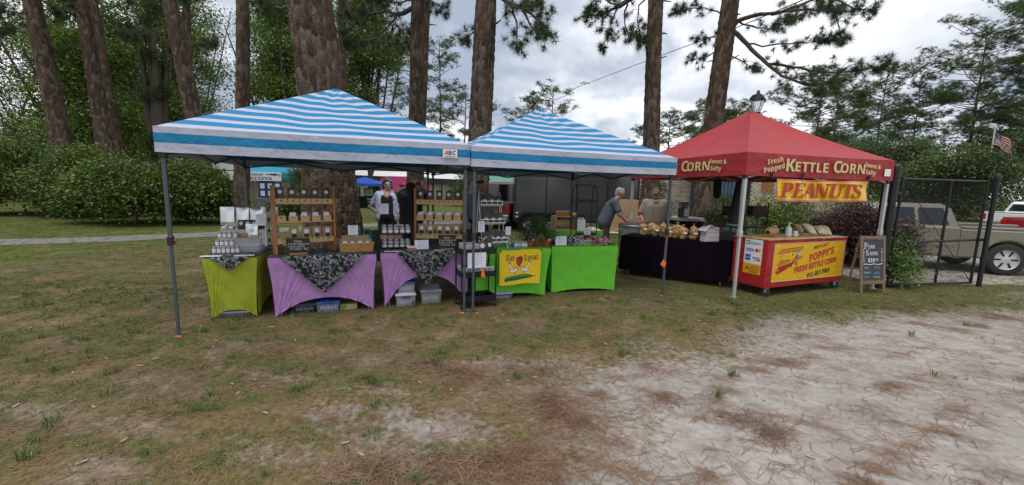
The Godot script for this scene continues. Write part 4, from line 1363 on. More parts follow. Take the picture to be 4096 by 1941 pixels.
	var sheet := MB.new()
	var bf := func(u: float, vv: float) -> Vector3:
		var px := lerpf(-0.985, 0.93, u)
		var y := lerpf(1.488 + 0.016 * u, 1.826 + 0.018 * u, vv) - 0.014 * sin(u * PI)
		return Vector3(px, y, 1.575 + 0.022 * sin(u * 9.0 + vv * 1.5) * (0.4 + 0.6 * (1.0 - vv)) + 0.01 * sin(u * 21.0 + vv * 5.0))
	sheet.grid(60, 8, bf)
	var bm := print_mat(im, 0.32)
	part(bn, "sheet", sheet, bm)
	var redp := mat(lin(0.45, 0.02, 0.025), 0.4)
	var word := "PEANUTS"
	var posx := [-0.80, -0.555, -0.315, -0.055, 0.215, 0.455, 0.665]
	for i in 7:
		letters(bn, word[i], 0.228, redp, at(posx[i], 1.648 + 0.018 * (posx[i] + 1) / 2, 1.593 + 0.022 * sin((posx[i] + 0.985) / 1.915 * 9.0 + 0.75) * 0.7), "Droid Serif", true, 1.22, 0.22, 0.006)
	for cx in [-1.07, -0.47, 0.938]:
		var cl := MB.new()
		cl.bx(Vector3(cx, 1.86, 1.56), Vector3(0.03, 0.08, 0.035), 0.006)
		cl.bx(Vector3(cx, 1.905, 1.566), Vector3(0.022, 0.03, 0.05), 0.006)
		cl.tube([Vector3(cx, 1.83, 1.56), Vector3(clampf(cx, -0.98, 0.925), 1.815, 1.575)], 0.004, 5)
		part(bn, "clip", cl, M.black_plastic)

# ---------------------------------------------------------------- covered tables
const LIME := Vector3(-3.376, 0.29, -5.155)      # x, yaw, z of each table's middle
const LILAC := Vector3(-2.366, 0.39, -5.122)
const LILAC2 := Vector3(-1.209, 0.325, -5.611)
const GREEN := Vector3(-0.087, 0.40, -6.008)
const GREEN2 := Vector3(1.067, 0.25, -6.544)

func on(t: Vector3, x: float, y: float, z: float, yaw := 0.0) -> Transform3D:   # a place in a table's own frame
	return at(t.x, 0, t.z, t.y) * at(x, y, z, yaw)

func spandex(w: float, d: float, h: float, arch_f: float, arch_s: float, flare: float, power: float) -> MB:
	# stretch cover: flat top, sides drawn in between the feet, hem arching up between them
	var mb := MB.new()
	var top := func(u: float, vv: float) -> Vector3: return Vector3((u - 0.5) * (w - 0.02), h + 0.004 - 0.002 * sin(u * 9.0), (0.5 - vv) * (d - 0.02))
	mb.grid(10, 6, top)
	for k in 4:
		var sw := w if k % 2 == 0 else d
		var sd := d if k % 2 == 0 else w
		var ar := arch_f if k % 2 == 0 else arch_s
		var X := Transform3D(Basis(Vector3.UP, k * PI / 2), Vector3.ZERO)
		var f := func(u: float, vv: float) -> Vector3:
			var s := u * 2.0 - 1.0
			var q := 1.0 - vv                       # 0 at the table edge, 1 at the hem
			var hem := ar * (1.0 - pow(absf(s), power))
			var y := lerpf(h + 0.004, hem, q)
			var down := 1.0 - y / h
			var pinch := flare * (1.0 - pow(1.0 - clampf(down, 0, 1), 2.2))
			var roll := 0.012 * exp(-pow(down * 22.0, 2.0))
			var inset := pinch * 0.9
			var hollow := 0.10 * flare * 6.0 * (1.0 - s * s) * clampf(down, 0, 1) * 0.35
			var near_leg := clampf(absf(s) * 1.5 - 0.35, 0.0, 1.0)
			var fan := (1.0 - absf(s)) / maxf(0.12, 1.15 - q)
			var fold := 0.011 * sin(fan * 26.0 + k * 1.3) * q * near_leg * (1.0 if ar > 0.06 else 0.45)
			fold += 0.003 * sin(s * 7.0 + y * 19.0 + k) * q
			fold *= clampf((1.0 - absf(s)) * 9.0, 0.0, 1.0)
			return X * Vector3(s * (sw * 0.5 - roll - inset), y - roll * 0.3, sd * 0.5 - roll - inset * 0.8 - hollow + fold)
		mb.grid(64, 26, f)
	return mb

func covered_table(called: String, label: String, T: Vector3, w: float, d: float, h: float, arch_f: float, arch_s: float, flare: float, power: float, m: Material, group: String) -> Node3D:
	var t := thing(called, label, "table", on(T, 0, 0, 0), group)
	part(t, "stretch_cover", spandex(w, d, h, arch_f, arch_s, flare, power), m)
	var tp := MB.new()
	tp.bx(Vector3(0, h - 0.022, 0), Vector3(w - 0.04, 0.03, d - 0.04), 0.006)
	part(t, "table_top", tp, M.white)
	for sx in [-1, 1]:
		for sz in [-1, 1]:
			var lg := MB.new()
			lg.tube([Vector3(sx * (w * 0.5 - 0.11), 0.0, sz * (d * 0.5 - 0.09)), Vector3(sx * (w * 0.5 - 0.11), h - 0.03, sz * (d * 0.5 - 0.09))], 0.013, 8)
			part(t, "leg", lg, M.steel)
	return t

func fabric(c: Color) -> StandardMaterial3D:
	var m := mat(c, 0.7)
	m.rim_enabled = true
	m.rim = 0.12
	m.rim_tint = 0.8
	m.normal_enabled = true
	m.normal_texture = noise_tex(0.02, FastNoiseLite.TYPE_SIMPLEX_SMOOTH, 4, 256, true, 4.0)
	m.normal_scale = 0.6
	return triplanar(m, Vector3(1.5, 0.6, 1.5))

func floral() -> StandardMaterial3D:
	var im := canvas(512, 512, Color(0.045, 0.045, 0.055))
	var r := RandomNumberGenerator.new()
	r.seed = 9
	var tones := [Color(0.44, 0.50, 0.47), Color(0.55, 0.60, 0.57), Color(0.36, 0.42, 0.37), Color(0.47, 0.43, 0.55), Color(0.33, 0.35, 0.40), Color(0.62, 0.66, 0.62)]
	for i in 330:
		var p := Vector2(r.randf() * 512, r.randf() * 512)
		var c: Color = tones[r.randi() % 6]
		if r.randf() < 0.015: c = Color(0.75, 0.45, 0.15)
		if r.randf() < 0.07: c = Color(0.46, 0.40, 0.62)
		var a := r.randf() * TAU
		for q in 5:
			var b := a + (q - 2) * r.randf_range(0.35, 0.6)
			var l := r.randf_range(9, 17)
			ell(im, p.x + cos(b) * l * 0.8, p.y + sin(b) * l * 0.8, l, l * 0.30, c.darkened(r.randf() * 0.3), b)
		ell(im, p.x, p.y, 5, 4, c.lightened(0.2))
	var m := print_mat(im, 0.85)
	return m

func runner(label: String, T: Vector3, w: float, d: float, h: float, half: float, tip: float, group: String, m: Material, tz := 0.0) -> void:
	# square cloth laid cornerwise: it covers the top and one corner hangs over the front edge
	var t := thing("floral_table_cloth", label, "table cloth", on(T, 0, 0, 0), group)
	var mb := MB.new()
	var y := h + 0.0085
	var zf := d * 0.5 + 0.012
	var s := 2.2
	var top := func(u: float, vv: float) -> Vector3: return Vector3((u - 0.5) * (w - 0.015), y + 0.0025 * sin(u * 31.0 + vv * 12.0), lerpf(zf - 0.014, -d * 0.5 + 0.02, vv))
	var k0 := mb.v.size()
	mb.grid(24, 8, top)
	for k in range(k0, mb.v.size()): mb.t[k] = Vector2(mb.v[k].x, mb.v[k].z) * s
	k0 = mb.v.size()
	var drop := func(u: float, vv: float) -> Vector3:
		var q := 1.0 - vv
		var wd := half * (1.0 - q * 0.985)
		var xx := (u * 2.0 - 1.0) * wd
		var yy := lerpf(y, tip, q)
		var dn := (h - yy) / h
		return Vector3(xx, yy, zf - 0.016 * exp(-pow(q * 16.0, 2)) + 0.004 + 0.006 * sin(xx * 26.0 + q * 3.0) * q - 0.01 * dn)
	mb.grid(30, 16, drop)
	for k in range(k0, mb.v.size()): mb.t[k] = Vector2(mb.v[k].x, -mb.v[k].y + 0.31 + h) * s
	part(t, "cloth", mb, m)

func make_tables() -> void:
	covered_table("covered_table", "short table in an olive lime stretch cover", LIME, 0.56, 1.22, 0.72, 0.10, 0.12, 0.055, 2.6, fabric(lin(0.31, 0.36, 0.018)), "stretch covered tables")
	var lil := fabric(lin(0.40, 0.20, 0.47))
	covered_table("covered_table", "lilac covered table holding the wicker basket", LILAC, 1.21, 0.61, 0.72, 0.20, 0.12, 0.06, 2.2, lil, "stretch covered tables")
	covered_table("covered_table", "lilac covered table beside the black rolling cart", LILAC2, 1.20, 0.61, 0.72, 0.40, 0.14, 0.06, 2.4, lil, "stretch covered tables")
	var grn := fabric(lin(0.135, 0.53, 0.028))
	covered_table("covered_table", "bright green covered table with the yellow rooster flag", GREEN, 1.22, 0.61, 0.72, 0.07, 0.10, 0.075, 2.2, grn, "stretch covered tables")
	covered_table("covered_table", "bright green covered table with the woven baskets", GREEN2, 1.12, 0.61, 0.72, 0.05, 0.10, 0.03, 2.2, grn, "stretch covered tables")
	var back := Vector3(1.38, 0.36, -9.0)
	covered_table("covered_table", "bright green covered table at the back with honey jars", back, 1.1, 0.6, 0.69, 0.1, 0.1, 0.05, 2.2, grn, "stretch covered tables")
	var fm := floral()
	runner("black floral cloth on the olive lime table", LIME, 0.56, 1.22, 0.724, 0.20, 0.575, "black floral cloths", fm)
	runner("black floral cloth under the wicker basket", LILAC, 1.21, 0.61, 0.724, 0.475, 0.275, "black floral cloths", fm)
	runner("black floral cloth under the jar rack", LILAC2, 1.20, 0.61, 0.724, 0.40, 0.275, "black floral cloths", fm)
	# flag hung on the first green table
	var im := canvas(384, 300, Color(0.88, 0.74, 0.12))
	var rr := RandomNumberGenerator.new()
	rr.seed = 2
	for i in 220: ell(im, rr.randf() * 384, rr.randf() * 300, rr.randf_range(4, 16), rr.randf_range(3, 9), Color(0.88, 0.74, 0.12).lerp(Color(0.82, 0.66, 0.09) if rr.randf() < 0.5 else Color(0.91, 0.78, 0.2), 0.5), rr.randf() * 3)
	var ink := Color(0.13, 0.10, 0.07)
	var sw := []
	for p in [[152, 68], [164, 60], [182, 62], [198, 60], [212, 70], [214, 92], [206, 116], [192, 138], [180, 148], [168, 138], [156, 116], [150, 92]]: sw.append(Vector2(p[0], p[1]))
	poly(im, sw, Color(0.62, 0.09, 0.10))
	ell(im, 172, 98, 9, 22, Color(0.74, 0.18, 0.17), 0.2)
	for k in 22: ell(im, 158 + (k * 37) % 48, 74 + (k * 23) % 60, 1.4, 2.2, Color(0.85, 0.6, 0.4))
	for k in 9: stroke(im, [Vector2(181, 64), Vector2(146 + k * 9, 52 + absf(k - 4) * 4)], 5, Color(0.16, 0.42, 0.16))
	for side in 2:
		var mir := func(p: Array) -> Array:
			var q := []
			for e in p: q.append(Vector2(e[0] if side == 0 else 366 - e[0], e[1]))
			return q
		poly(im, mir.call([[86, 112], [98, 108], [106, 122], [110, 142], [128, 152], [150, 148], [176, 152], [166, 172], [150, 190], [134, 206], [122, 198], [108, 178], [96, 158], [88, 138], [84, 124]]), ink)
		poly(im, mir.call([[89, 115], [98, 112], [103, 124], [107, 144], [128, 155], [150, 152], [170, 155], [163, 170], [148, 187], [134, 201], [124, 195], [111, 176], [99, 156], [91, 137], [87, 124]]), Color(0.90, 0.89, 0.84))
		var bc: Vector2 = mir.call([[132, 174]])[0]
		ell(im, bc.x, bc.y, 34, 21, ink, -0.25 if side == 0 else 0.25)
		ell(im, bc.x, bc.y, 31, 18, Color(0.90, 0.89, 0.84), -0.25 if side == 0 else 0.25)
		poly(im, mir.call([[122, 160], [150, 158], [140, 178], [126, 180]]), Color(0.72, 0.71, 0.67))
		poly(im, mir.call([[84, 112], [82, 100], [88, 104], [92, 96], [97, 104], [104, 100], [101, 112]]), Color(0.72, 0.12, 0.10))
		poly(im, mir.call([[84, 118], [74, 122], [85, 124]]), Color(0.85, 0.5, 0.1))
		stroke(im, mir.call([[134, 200], [133, 224]]), 2.4, Color(0.75, 0.42, 0.1))
	var pod := []
	for p in [[44, 262], [50, 240], [70, 226], [120, 220], [200, 216], [260, 218], [300, 226], [322, 234], [300, 246], [240, 258], [160, 264], [90, 264], [56, 272]]: pod.append(Vector2(p[0], p[1]))
	poly(im, pod, ink)
	var pod2 := []
	for p in pod: pod2.append(Vector2(183, 242) + (p - Vector2(183, 242)) * Vector2(0.975, 0.88))
	poly(im, pod2, Color(0.13, 0.40, 0.20))
	for k in 9: ell(im, 78 + k * 25, 233 - sin(k * 0.42) * 6, 11, 9, Color(0.30, 0.58, 0.28))
	stroke(im, [Vector2(58, 262), Vector2(120, 242), Vector2(220, 240), Vector2(310, 236)], 6, Color(0.09, 0.30, 0.15))
	stroke(im, [Vector2(316, 234), Vector2(340, 228), Vector2(334, 240), Vector2(318, 236)], 2.5, ink)
	var fl := thing("rooster_flag", "yellow flag with two white hens, strawberry and pea pod", "flag", on(GREEN, 0, 0, 0))
	var mb := MB.new()
	var ff := func(u: float, vv: float) -> Vector3:
		var y := lerpf(0.228, 0.722, vv) - 0.006 * sin(u * 7.0)
		return Vector3(lerpf(-0.235, 0.412 - 0.02 * (1.0 - vv), u), y, 0.352 + 0.008 * sin(u * 8.0 + 0.6) * (1.0 - vv) + 0.004 * sin(u * 19.0))
	mb.grid(24, 12, ff)
	part(fl, "cloth", mb, print_mat(im, 0.85))
	letters(fl, "Eat", 0.078, M.ink, at(-0.075, 0.615, 0.364), "Droid Serif", false, 0.8, 0.1, 0.001)
	letters(fl, "Local", 0.078, M.ink, at(0.245, 0.615, 0.364), "Droid Serif", false, 0.8, 0.1, 0.001)
	for cx in [-0.225, 0.405]:
		var pin := MB.new()
		pin.bx(Vector3(cx, 0.715, 0.362), Vector3(0.02, 0.022, 0.02), 0.004)
		part(fl, "pin", pin, M.black_plastic)

# ---------------------------------------------------------------- goods on the tables
var cache := {}
const ORD := ["first", "second", "third", "fourth", "fifth", "sixth", "seventh", "eighth"]

func pouch_front(w: float, h: float, d: float, u: float, v: float) -> Vector3:
	var s := u * 2.0 - 1.0
	var z := d * 0.5 * pow(maxf(0.0, 1.0 - v), 0.55) * (1.0 - 0.55 * s * s) * clampf(v * 9.0 + 0.75, 0.0, 1.0)
	if v > 0.9: z = 0.0012
	return Vector3(s * w * 0.5 * (1.0 - 0.035 * sin(v * PI)), v * h, z + 0.0012)

func pouch(label: String, x: Transform3D, w: float, h: float, d: float, m: Material, style: String, group: String, called := "pouch") -> Node3D:
	var key := "pouch%s%s%s" % [w, h, d]
	if not cache.has(key):
		var b := MB.new()
		b.grid(8, 10, func(u, v): return pouch_front(w, h, d, u, v))
		b.grid(8, 10, func(u, v): return pouch_front(w, h, d, u, v) * Vector3(1, 1, -1), true)
		cache[key] = b.mesh()
		for kind in ["disc", "oval", "slip"]:
			var q := MB.new()
			if kind == "slip":
				q.grid(3, 3, func(u, v): return pouch_front(w, h, d, lerpf(0.28, 0.74, u), lerpf(0.38, 0.62, v)) + Vector3(0, 0, 0.0025))
			else:
				var cy := 0.64 if kind == "disc" else 0.25
				var rx := 0.27 if kind == "disc" else 0.29
				var ry := rx * w / h * (1.0 if kind == "disc" else 0.8)
				var c0 := pouch_front(w, h, d, 0.5, cy) + Vector3(0, 0, 0.0025)
				var k := q.vt(c0, Vector3.BACK, Vector2(0.5, 0.5))
				for i in 17:
					var a := TAU * i / 16
					q.vt(pouch_front(w, h, d, 0.5 + cos(a) * rx, cy + sin(a) * ry) + Vector3(0, 0, 0.0025), Vector3.BACK, Vector2(0.5 + cos(a) * 0.5, 0.5 - sin(a) * 0.5))
				for i in 16: q.ix.append_array([k, k + i + 2, k + i + 1])
			cache[key + kind] = q.mesh()
	var t := thing(called, label, "pouch", x, group)
	part(t, "body", cache[key], m)
	if "d" in style: part(t, "round_label", cache[key + "disc"], M.sticker)
	if "o" in style: part(t, "window", cache[key + "oval"], M.tea)
	if "s" in style: part(t, "label_slip", cache[key + "slip"], M.slip)
	return t

func jar(label: String, x: Transform3D, r: float, h: float, body: Material, lid: Material, style: String, group: String) -> Node3D:
	var key := "jar%s%s" % [r, h]
	if not cache.has(key):
		var b := MB.new()
		b.lathe([[0.001, 0.0], [r * 0.9, 0.0], [r, 0.006], [r, h * 0.74], [r * 0.86, h * 0.80]], 14)
		cache[key] = b.mesh()
		var l := MB.new()
		l.lathe([[r * 0.95, h * 0.80], [r * 0.98, h * 0.81], [r * 0.98, h * 0.985], [r * 0.93, h], [0.001, h]], 14)
		cache[key + "lid"] = l.mesh()
		var s := MB.new()
		s.grid(6, 1, func(u, v): return Vector3(sin((u - 0.5) * 1.9) * (r + 0.001), lerpf(h * 0.16, h * 0.66, v), cos((u - 0.5) * 1.9) * (r + 0.001)))
		cache[key + "label"] = s.mesh()
		var q := MB.new()
		q.lathe([[r * 0.72, h + 0.0012], [0.001, h + 0.0014]], 12)
		cache[key + "top"] = q.mesh()
	var t := thing("jar", label, "jar", x, group)
	part(t, "body", cache[key], body)
	part(t, "lid", cache[key + "lid"], lid)
	if "l" in style: part(t, "label_slip", cache[key + "label"], M.slip)
	if "t" in style: part(t, "round_label", cache[key + "top"], M.sticker)
	return t

func crate(label: String, x: Transform3D, w: float, h: float, d: float, style: String, group: String) -> Node3D:
	var key := "crate%s%s%s%s" % [w, h, d, style]
	var e := 0.007
	if not cache.has(key):
		var f := MB.new()
		if style == "slot":
			var sw := w * 0.34
			var sh := 0.014
			f.bx(Vector3(0, h * 0.27, 0), Vector3(w, h * 0.54, e), 0.001)
			f.bx(Vector3(0, h * 0.54 + sh + (h * 0.46 - sh) * 0.5, 0), Vector3(w, h * 0.46 - sh, e), 0.001)
			for s in [-1, 1]: f.bx(Vector3(s * (w + sw) * 0.25, h * 0.54 + sh * 0.5, 0), Vector3((w - sw) * 0.5, sh, e))
		else:
			f.bx(Vector3(0, h * 0.5, 0), Vector3(w, h, e), 0.001)
		cache[key + "front"] = f.mesh()
		var s2 := MB.new()
		s2.bx(Vector3(0, h * 0.5, 0), Vector3(e, h, d - 2.0 * e), 0.001)
		cache[key + "side"] = s2.mesh()
		var fl := MB.new()
		fl.bx(Vector3(0, 0.004, 0), Vector3(w - 2.0 * e, 0.006, d - 2.0 * e))
		cache[key + "floor"] = fl.mesh()
		var st := MB.new()
		var pts := []
		for i in 10:
			var a := PI / 2 + TAU * i / 10
			pts.append(Vector2(cos(a), sin(a)) * (0.017 if i % 2 == 0 else 0.007))
		st.prism(pts, -0.0005, 0.001)
		cache[key + "star"] = st.mesh()
		cache[key] = true
	var t := thing("small_crate", label, "crate", x, group)
	part(t, "end_board", cache[key + "front"], M.pale_wood, at(0, 0, d * 0.5 - e * 0.5))
	part(t, "end_board", cache[key + "front"], M.pale_wood, at(0, 0, -d * 0.5 + e * 0.5))
	part(t, "side_board", cache[key + "side"], M.pale_wood, at(w * 0.5 - e * 0.5, 0, 0))
	part(t, "side_board", cache[key + "side"], M.pale_wood, at(-w * 0.5 + e * 0.5, 0, 0))
	part(t, "bottom_board", cache[key + "floor"], M.pale_wood)
	if style == "star": part(t, "star_mark", cache[key + "star"], M.choc2, at(0, h * 0.52, d * 0.5 + 0.0004))
	return t

func tea_shelf(label: String, X: Transform3D, which: String, kraft_n: Array, fill: Array, tall_h: float) -> void:
	var t := thing("tea_shelf", label, "shelf", X, "wooden tea shelves")
	var W := 0.64
	var D := 0.19
	for s in [-1, 1]:
		var pn := MB.new()
		pn.bx(Vector3(s * (W * 0.5 + 0.011), 0.41, 0), Vector3(0.022, 0.82, D), 0.003)
		var po := part(t, "side_panel", pn, M.wood)
		var hole := MB.new()
		hole.lathe([[0.0055, -0.012], [0.0055, 0.012], [0.0, 0.012]], 8, Transform3D(Basis(Vector3.BACK, PI / 2), Vector3.ZERO))
		var hm := hole.mesh()
		for c in [-0.055, 0.055]:
			for k in 30:
				part(po, "peg_hole", hm, M.choc2, at(s * (W * 0.5 + 0.011), 0.07 + k * 0.0245, c))
	for y in [0.135, 0.385, 0.605]:
		var sh := MB.new()
		sh.bx(Vector3(0, y, 0), Vector3(W - 0.002, 0.016, D - 0.01), 0.002)
		part(t, "shelf_board", sh, M.pale_wood)
	var n := "%s tea shelf" % which
	for k in 5:
		var px := -0.256 + k * 0.128
		crate("%s star crate from the outer end, top of %s" % [ORD[k], n], X * at(px, 0.614, 0.015), 0.122, 0.05, 0.14, "star", "star crates on the tea shelves")
		pouch("%s dark brown pouch on the top row of %s" % [ORD[k], n], X * at(px - 0.004, 0.648, 0.03 - 0.01 * (k % 2), 0.05 * (k - 2)), 0.088, 0.148 - 0.006 * (k % 2), 0.045, M.choc, "d", "dark pouches on the tea shelves")
		crate("%s packet crate from the outer end, middle of %s" % [ORD[k], n], X * at(px, 0.394, 0.01, -0.12), 0.096, 0.062, 0.15, "slot", "packet crates on the tea shelves")
		if fill[k]:
			for q in 3:
				var b := MB.new()
				b.box(Transform3D(Basis(Vector3.RIGHT, -0.32), Vector3(0, 0.048, 0)), Vector3(0.066, 0.072, 0.012), 0.003)
				var pk := thing("tea_packet", "%s white tea packet in the %s packet crate, %s" % [["front", "middle", "rear"][q], ORD[k], n], "packet", X * at(px, 0.402, 0.01, -0.12) * at(0.004 * (q - 1), 0.004 * q, 0.044 - q * 0.04), "tea packets in the crates of %s" % n)
				part(pk, "wrapper", b, M.paper)
		if k < 5:
			crate("%s slotted crate from the outer end, bottom of %s" % [ORD[k], n], X * at(px, 0.144, 0.015), 0.122, 0.046, 0.14, "slot", "slotted crates on the tea shelves")
	for k in kraft_n.size():
		pouch("%s kraft pouch with oval window on %s" % [ORD[k], n], X * at(kraft_n[k], 0.178, 0.045, 0.04 * (k % 3 - 1)), 0.106, tall_h - 0.008 * (k % 2), 0.05, M.kraft, "do", "kraft pouches on the tea shelves")

func chalkboard(label: String, X: Transform3D, w: float, h: float) -> void:
	var t := thing("chalkboard_sign", label, "sign", X, "small chalkboards")
	var tilt := Transform3D(Basis(Vector3.RIGHT, -0.1), Vector3(0, 0.012, 0))
	var b := MB.new()
	b.box(tilt * at(0, h * 0.5, 0), Vector3(w, h, 0.008), 0.001)
	part(t, "board", b, mat(lin(0.022, 0.022, 0.024), 0.75))
	var f := MB.new()
	f.bx(Vector3(0, 0.011, 0.01), Vector3(w * 0.76, 0.022, 0.05), 0.003)
	part(t, "foot", f, M.wood)
	var chalk := mat(lin(0.62, 0.62, 0.62), 0.95)
	var z := 0.0055
	letters(t, "Teas", 0.030, chalk, tilt * at(-0.005, h * 0.80, z), "Droid Serif", false, 1.0, 0.1, 0.001)
	letters(t, "2 Pack Singles $4", 0.023, chalk, tilt * at(0.004, h * 0.62, z), "Droid Serif", false, 0.9, 0.15, 0.001)
	letters(t, "Loose Leaf &", 0.023, chalk, tilt * at(-0.02, h * 0.46, z), "Droid Serif", false, 0.95, 0.15, 0.001)
	letters(t, "10 Count   $20", 0.023, chalk, tilt * at(0.008, h * 0.30, z), "Droid Serif", false, 0.95, 0.15, 0.001)

func paper_sign(label: String, X: Transform3D, w: float, h: float, sd: int, tilt := -0.12, holder := true) -> void:
	var t := thing("paper_sign", label, "sign", X, "")
	var tx := Transform3D(Basis(Vector3.RIGHT, tilt), Vector3.ZERO)
	var im := canvas(96, 128, Color(0.90, 0.90, 0.95))
	scribble(im, 22, 12, 50, 5, Color(0.25, 0.25, 0.32), sd)
	for k in 7: scribble(im, 14 + (k * 7 + sd * 3) % 12, 28 + k * 12, 40 + (k * 13 + sd * 7) % 28, 3, Color(0.42, 0.43, 0.52), sd * 9 + k)
	var b := MB.new()
	b.grid(4, 4, func(u, v): return tx * Vector3((u - 0.5) * w, v * h + 0.002, 0.002 + 0.004 * sin(u * 3.0)))
	part(t, "sheet", b, print_mat(im, 0.8))
	if holder:
		var k := MB.new()
		k.box(tx * at(0, h * 0.5, -0.003), Vector3(w + 0.006, h, 0.003))
		k.bx(Vector3(0, 0.004, -0.03), Vector3(w, 0.006, 0.06), 0.001)
		part(t, "holder", k, M.clear)

func plastic_bin(label: String, X: Transform3D, w: float, d: float, h: float, body: Color, lidc: Color, handle := Color(0, 0, 0, 0)) -> void:
	var t := thing("storage_bin", label, "storage bin", X, "plastic bins under the tables")
	var m := mat(Color(body.r, body.g, body.b, 0.42), 0.25)
	m.transparency = BaseMaterial3D.TRANSPARENCY_ALPHA
	var b := MB.new()
	var k := 0.92
	var c := func(y: float, s: float) -> Array: return [Vector3(-w * s, y, d * s) * Vector3(0.5, 1, 0.5), Vector3(w * s, y, d * s) * Vector3(0.5, 1, 0.5), Vector3(w * s, y, -d * s) * Vector3(0.5, 1, 0.5), Vector3(-w * s, y, -d * s) * Vector3(0.5, 1, 0.5)]
	var lo: Array = c.call(0.002, k)
	var hi: Array = c.call(h, 1.0)
	for i in 4: b.quad(lo[i], lo[(i + 1) % 4], hi[(i + 1) % 4], hi[i])
	b.quad(lo[3], lo[2], lo[1], lo[0])
	part(t, "tub", b, m)
	var g := MB.new()
	for i in 5: g.bx(Vector3((i - 2) * w * 0.15, 0.01 + h * 0.28, 0.01 * (i % 2)), Vector3(w * 0.13, h * (0.42 + 0.08 * (i % 3)), d * 0.6), 0.008)
	part(t, "contents", g, M.white)
	var l := MB.new()
	l.bx(Vector3(0, h + 0.012, 0), Vector3(w + 0.02, 0.026, d + 0.02), 0.008)
	l.bx(Vector3(0, h + 0.028, 0), Vector3(w - 0.05, 0.01, d - 0.05), 0.004)
	part(t, "lid", l, mat(lidc, 0.4))
	if handle.a > 0:
		var q := MB.new()
		q.bx(Vector3(0, h - 0.01, d * 0.5 + 0.008), Vector3(w * 0.42, 0.035, 0.016), 0.005)
		part(t, "latch", q, mat(handle, 0.4))

func potted(label: String, X: Transform3D, r: float, h: float, ph: float, pw: float, n: int, tone: Color, sd: int) -> void:
	var t := thing("potted_plant", label, "potted plant", X, "potted plants")
	var p := MB.new()
	p.lathe([[0.001, 0.0], [r * 0.74, 0.0], [r * 0.93, h * 0.84], [r * 1.02, h * 0.85], [r * 1.04, h], [r * 0.94, h], [r * 0.92, h * 0.9]], 18)
	part(t, "pot", p, mat(lin(0.34, 0.085, 0.032), 0.75))
	var s := MB.new()
	s.lathe([[r * 0.93, h * 0.9], [0.001, h * 0.92]], 14)
	part(t, "soil", s, mat(lin(0.03, 0.022, 0.016), 0.95))
	rng.seed = sd
	var xs := []
	var cs := []
	var st := MB.new()
	st.col = Color(0.07, 0.11, 0.03)
	for i in 7:
		var a := TAU * i / 7 + rng.randf()
		st.tube([Vector3(0, h * 0.9, 0), Vector3(cos(a) * pw * 0.25, h + ph * 0.5, sin(a) * pw * 0.25), Vector3(cos(a) * pw * 0.4, h + ph * rng.randf_range(0.6, 0.95), sin(a) * pw * 0.4)], [0.005, 0.004, 0.002], 4, false)
	part(t, "stem", st, M.leaf)
	for i in n:
		var u := Vector3(rng.randfn(0, 0.4), rng.randf_range(0.15, 1.0), rng.randfn(0, 0.4))
		xs.append(Transform3D(Basis(Vector3.UP, rng.randf() * TAU) * Basis.from_scale(Vector3.ONE * rng.randf_range(0.13, 0.21)), Vector3(u.x * pw * 0.6, h + u.y * ph, u.z * pw * 0.6)))
		cs.append(tone * rng.randf_range(0.7, 1.5))
	spread_tufts(t, "foliage", xs, cs, leaf_clumps, M.leaf)
	var tg := MB.new()
	tg.box(Transform3D(Basis(Vector3.RIGHT, -0.15), Vector3(r * 0.35, h + 0.006, r * 0.97)), Vector3(0.045, 0.026, 0.002))
	part(t, "plant_label", tg, M.paper)

func wicker(label: String, X: Transform3D, w: float, d: float, h: float) -> void:
	var t := thing("wicker_basket", label, "basket", X)
	var m := wood_mat(lin(0.40, 0.20, 0.06), lin(0.55, 0.31, 0.11), 0.6)
	var loop := func(y: float, grow_by: float, ph: float) -> Array:
		var a := []
		for i in 57:
			var k := i / 56.0 * 4.0
			var s := int(k) % 4
			var f := k - int(k)
			var hw := w * 0.5 + grow_by
			var hd := d * 0.5 + grow_by
			var c := [Vector3(-hw, y, hd), Vector3(hw, y, hd), Vector3(hw, y, -hd), Vector3(-hw, y, -hd)]
			var p: Vector3 = c[s].lerp(c[(s + 1) % 4], f)
			var o := Vector3(p.x / hw, 0, p.z / hd)
			a.append(p + o.normalized() * 0.0035 * (1.0 if (i + int(ph)) % 2 == 0 else -1.0))
		return a
	for k in 11:
		var b := MB.new()
		b.tube(loop.call(0.008 + k * h / 11.5, -0.012 + 0.012 * k / 10.0, k % 2), 0.0052, 5, false)
		part(t, "woven_row", b, m)
	var rim := MB.new()
	rim.tube(loop.call(h, 0.002, 0), 0.010, 6, false)
	part(t, "rim", rim, m)
	var fl := MB.new()
	fl.bx(Vector3(0, 0.006, 0), Vector3(w - 0.03, 0.008, d - 0.03))
	part(t, "base", fl, m)

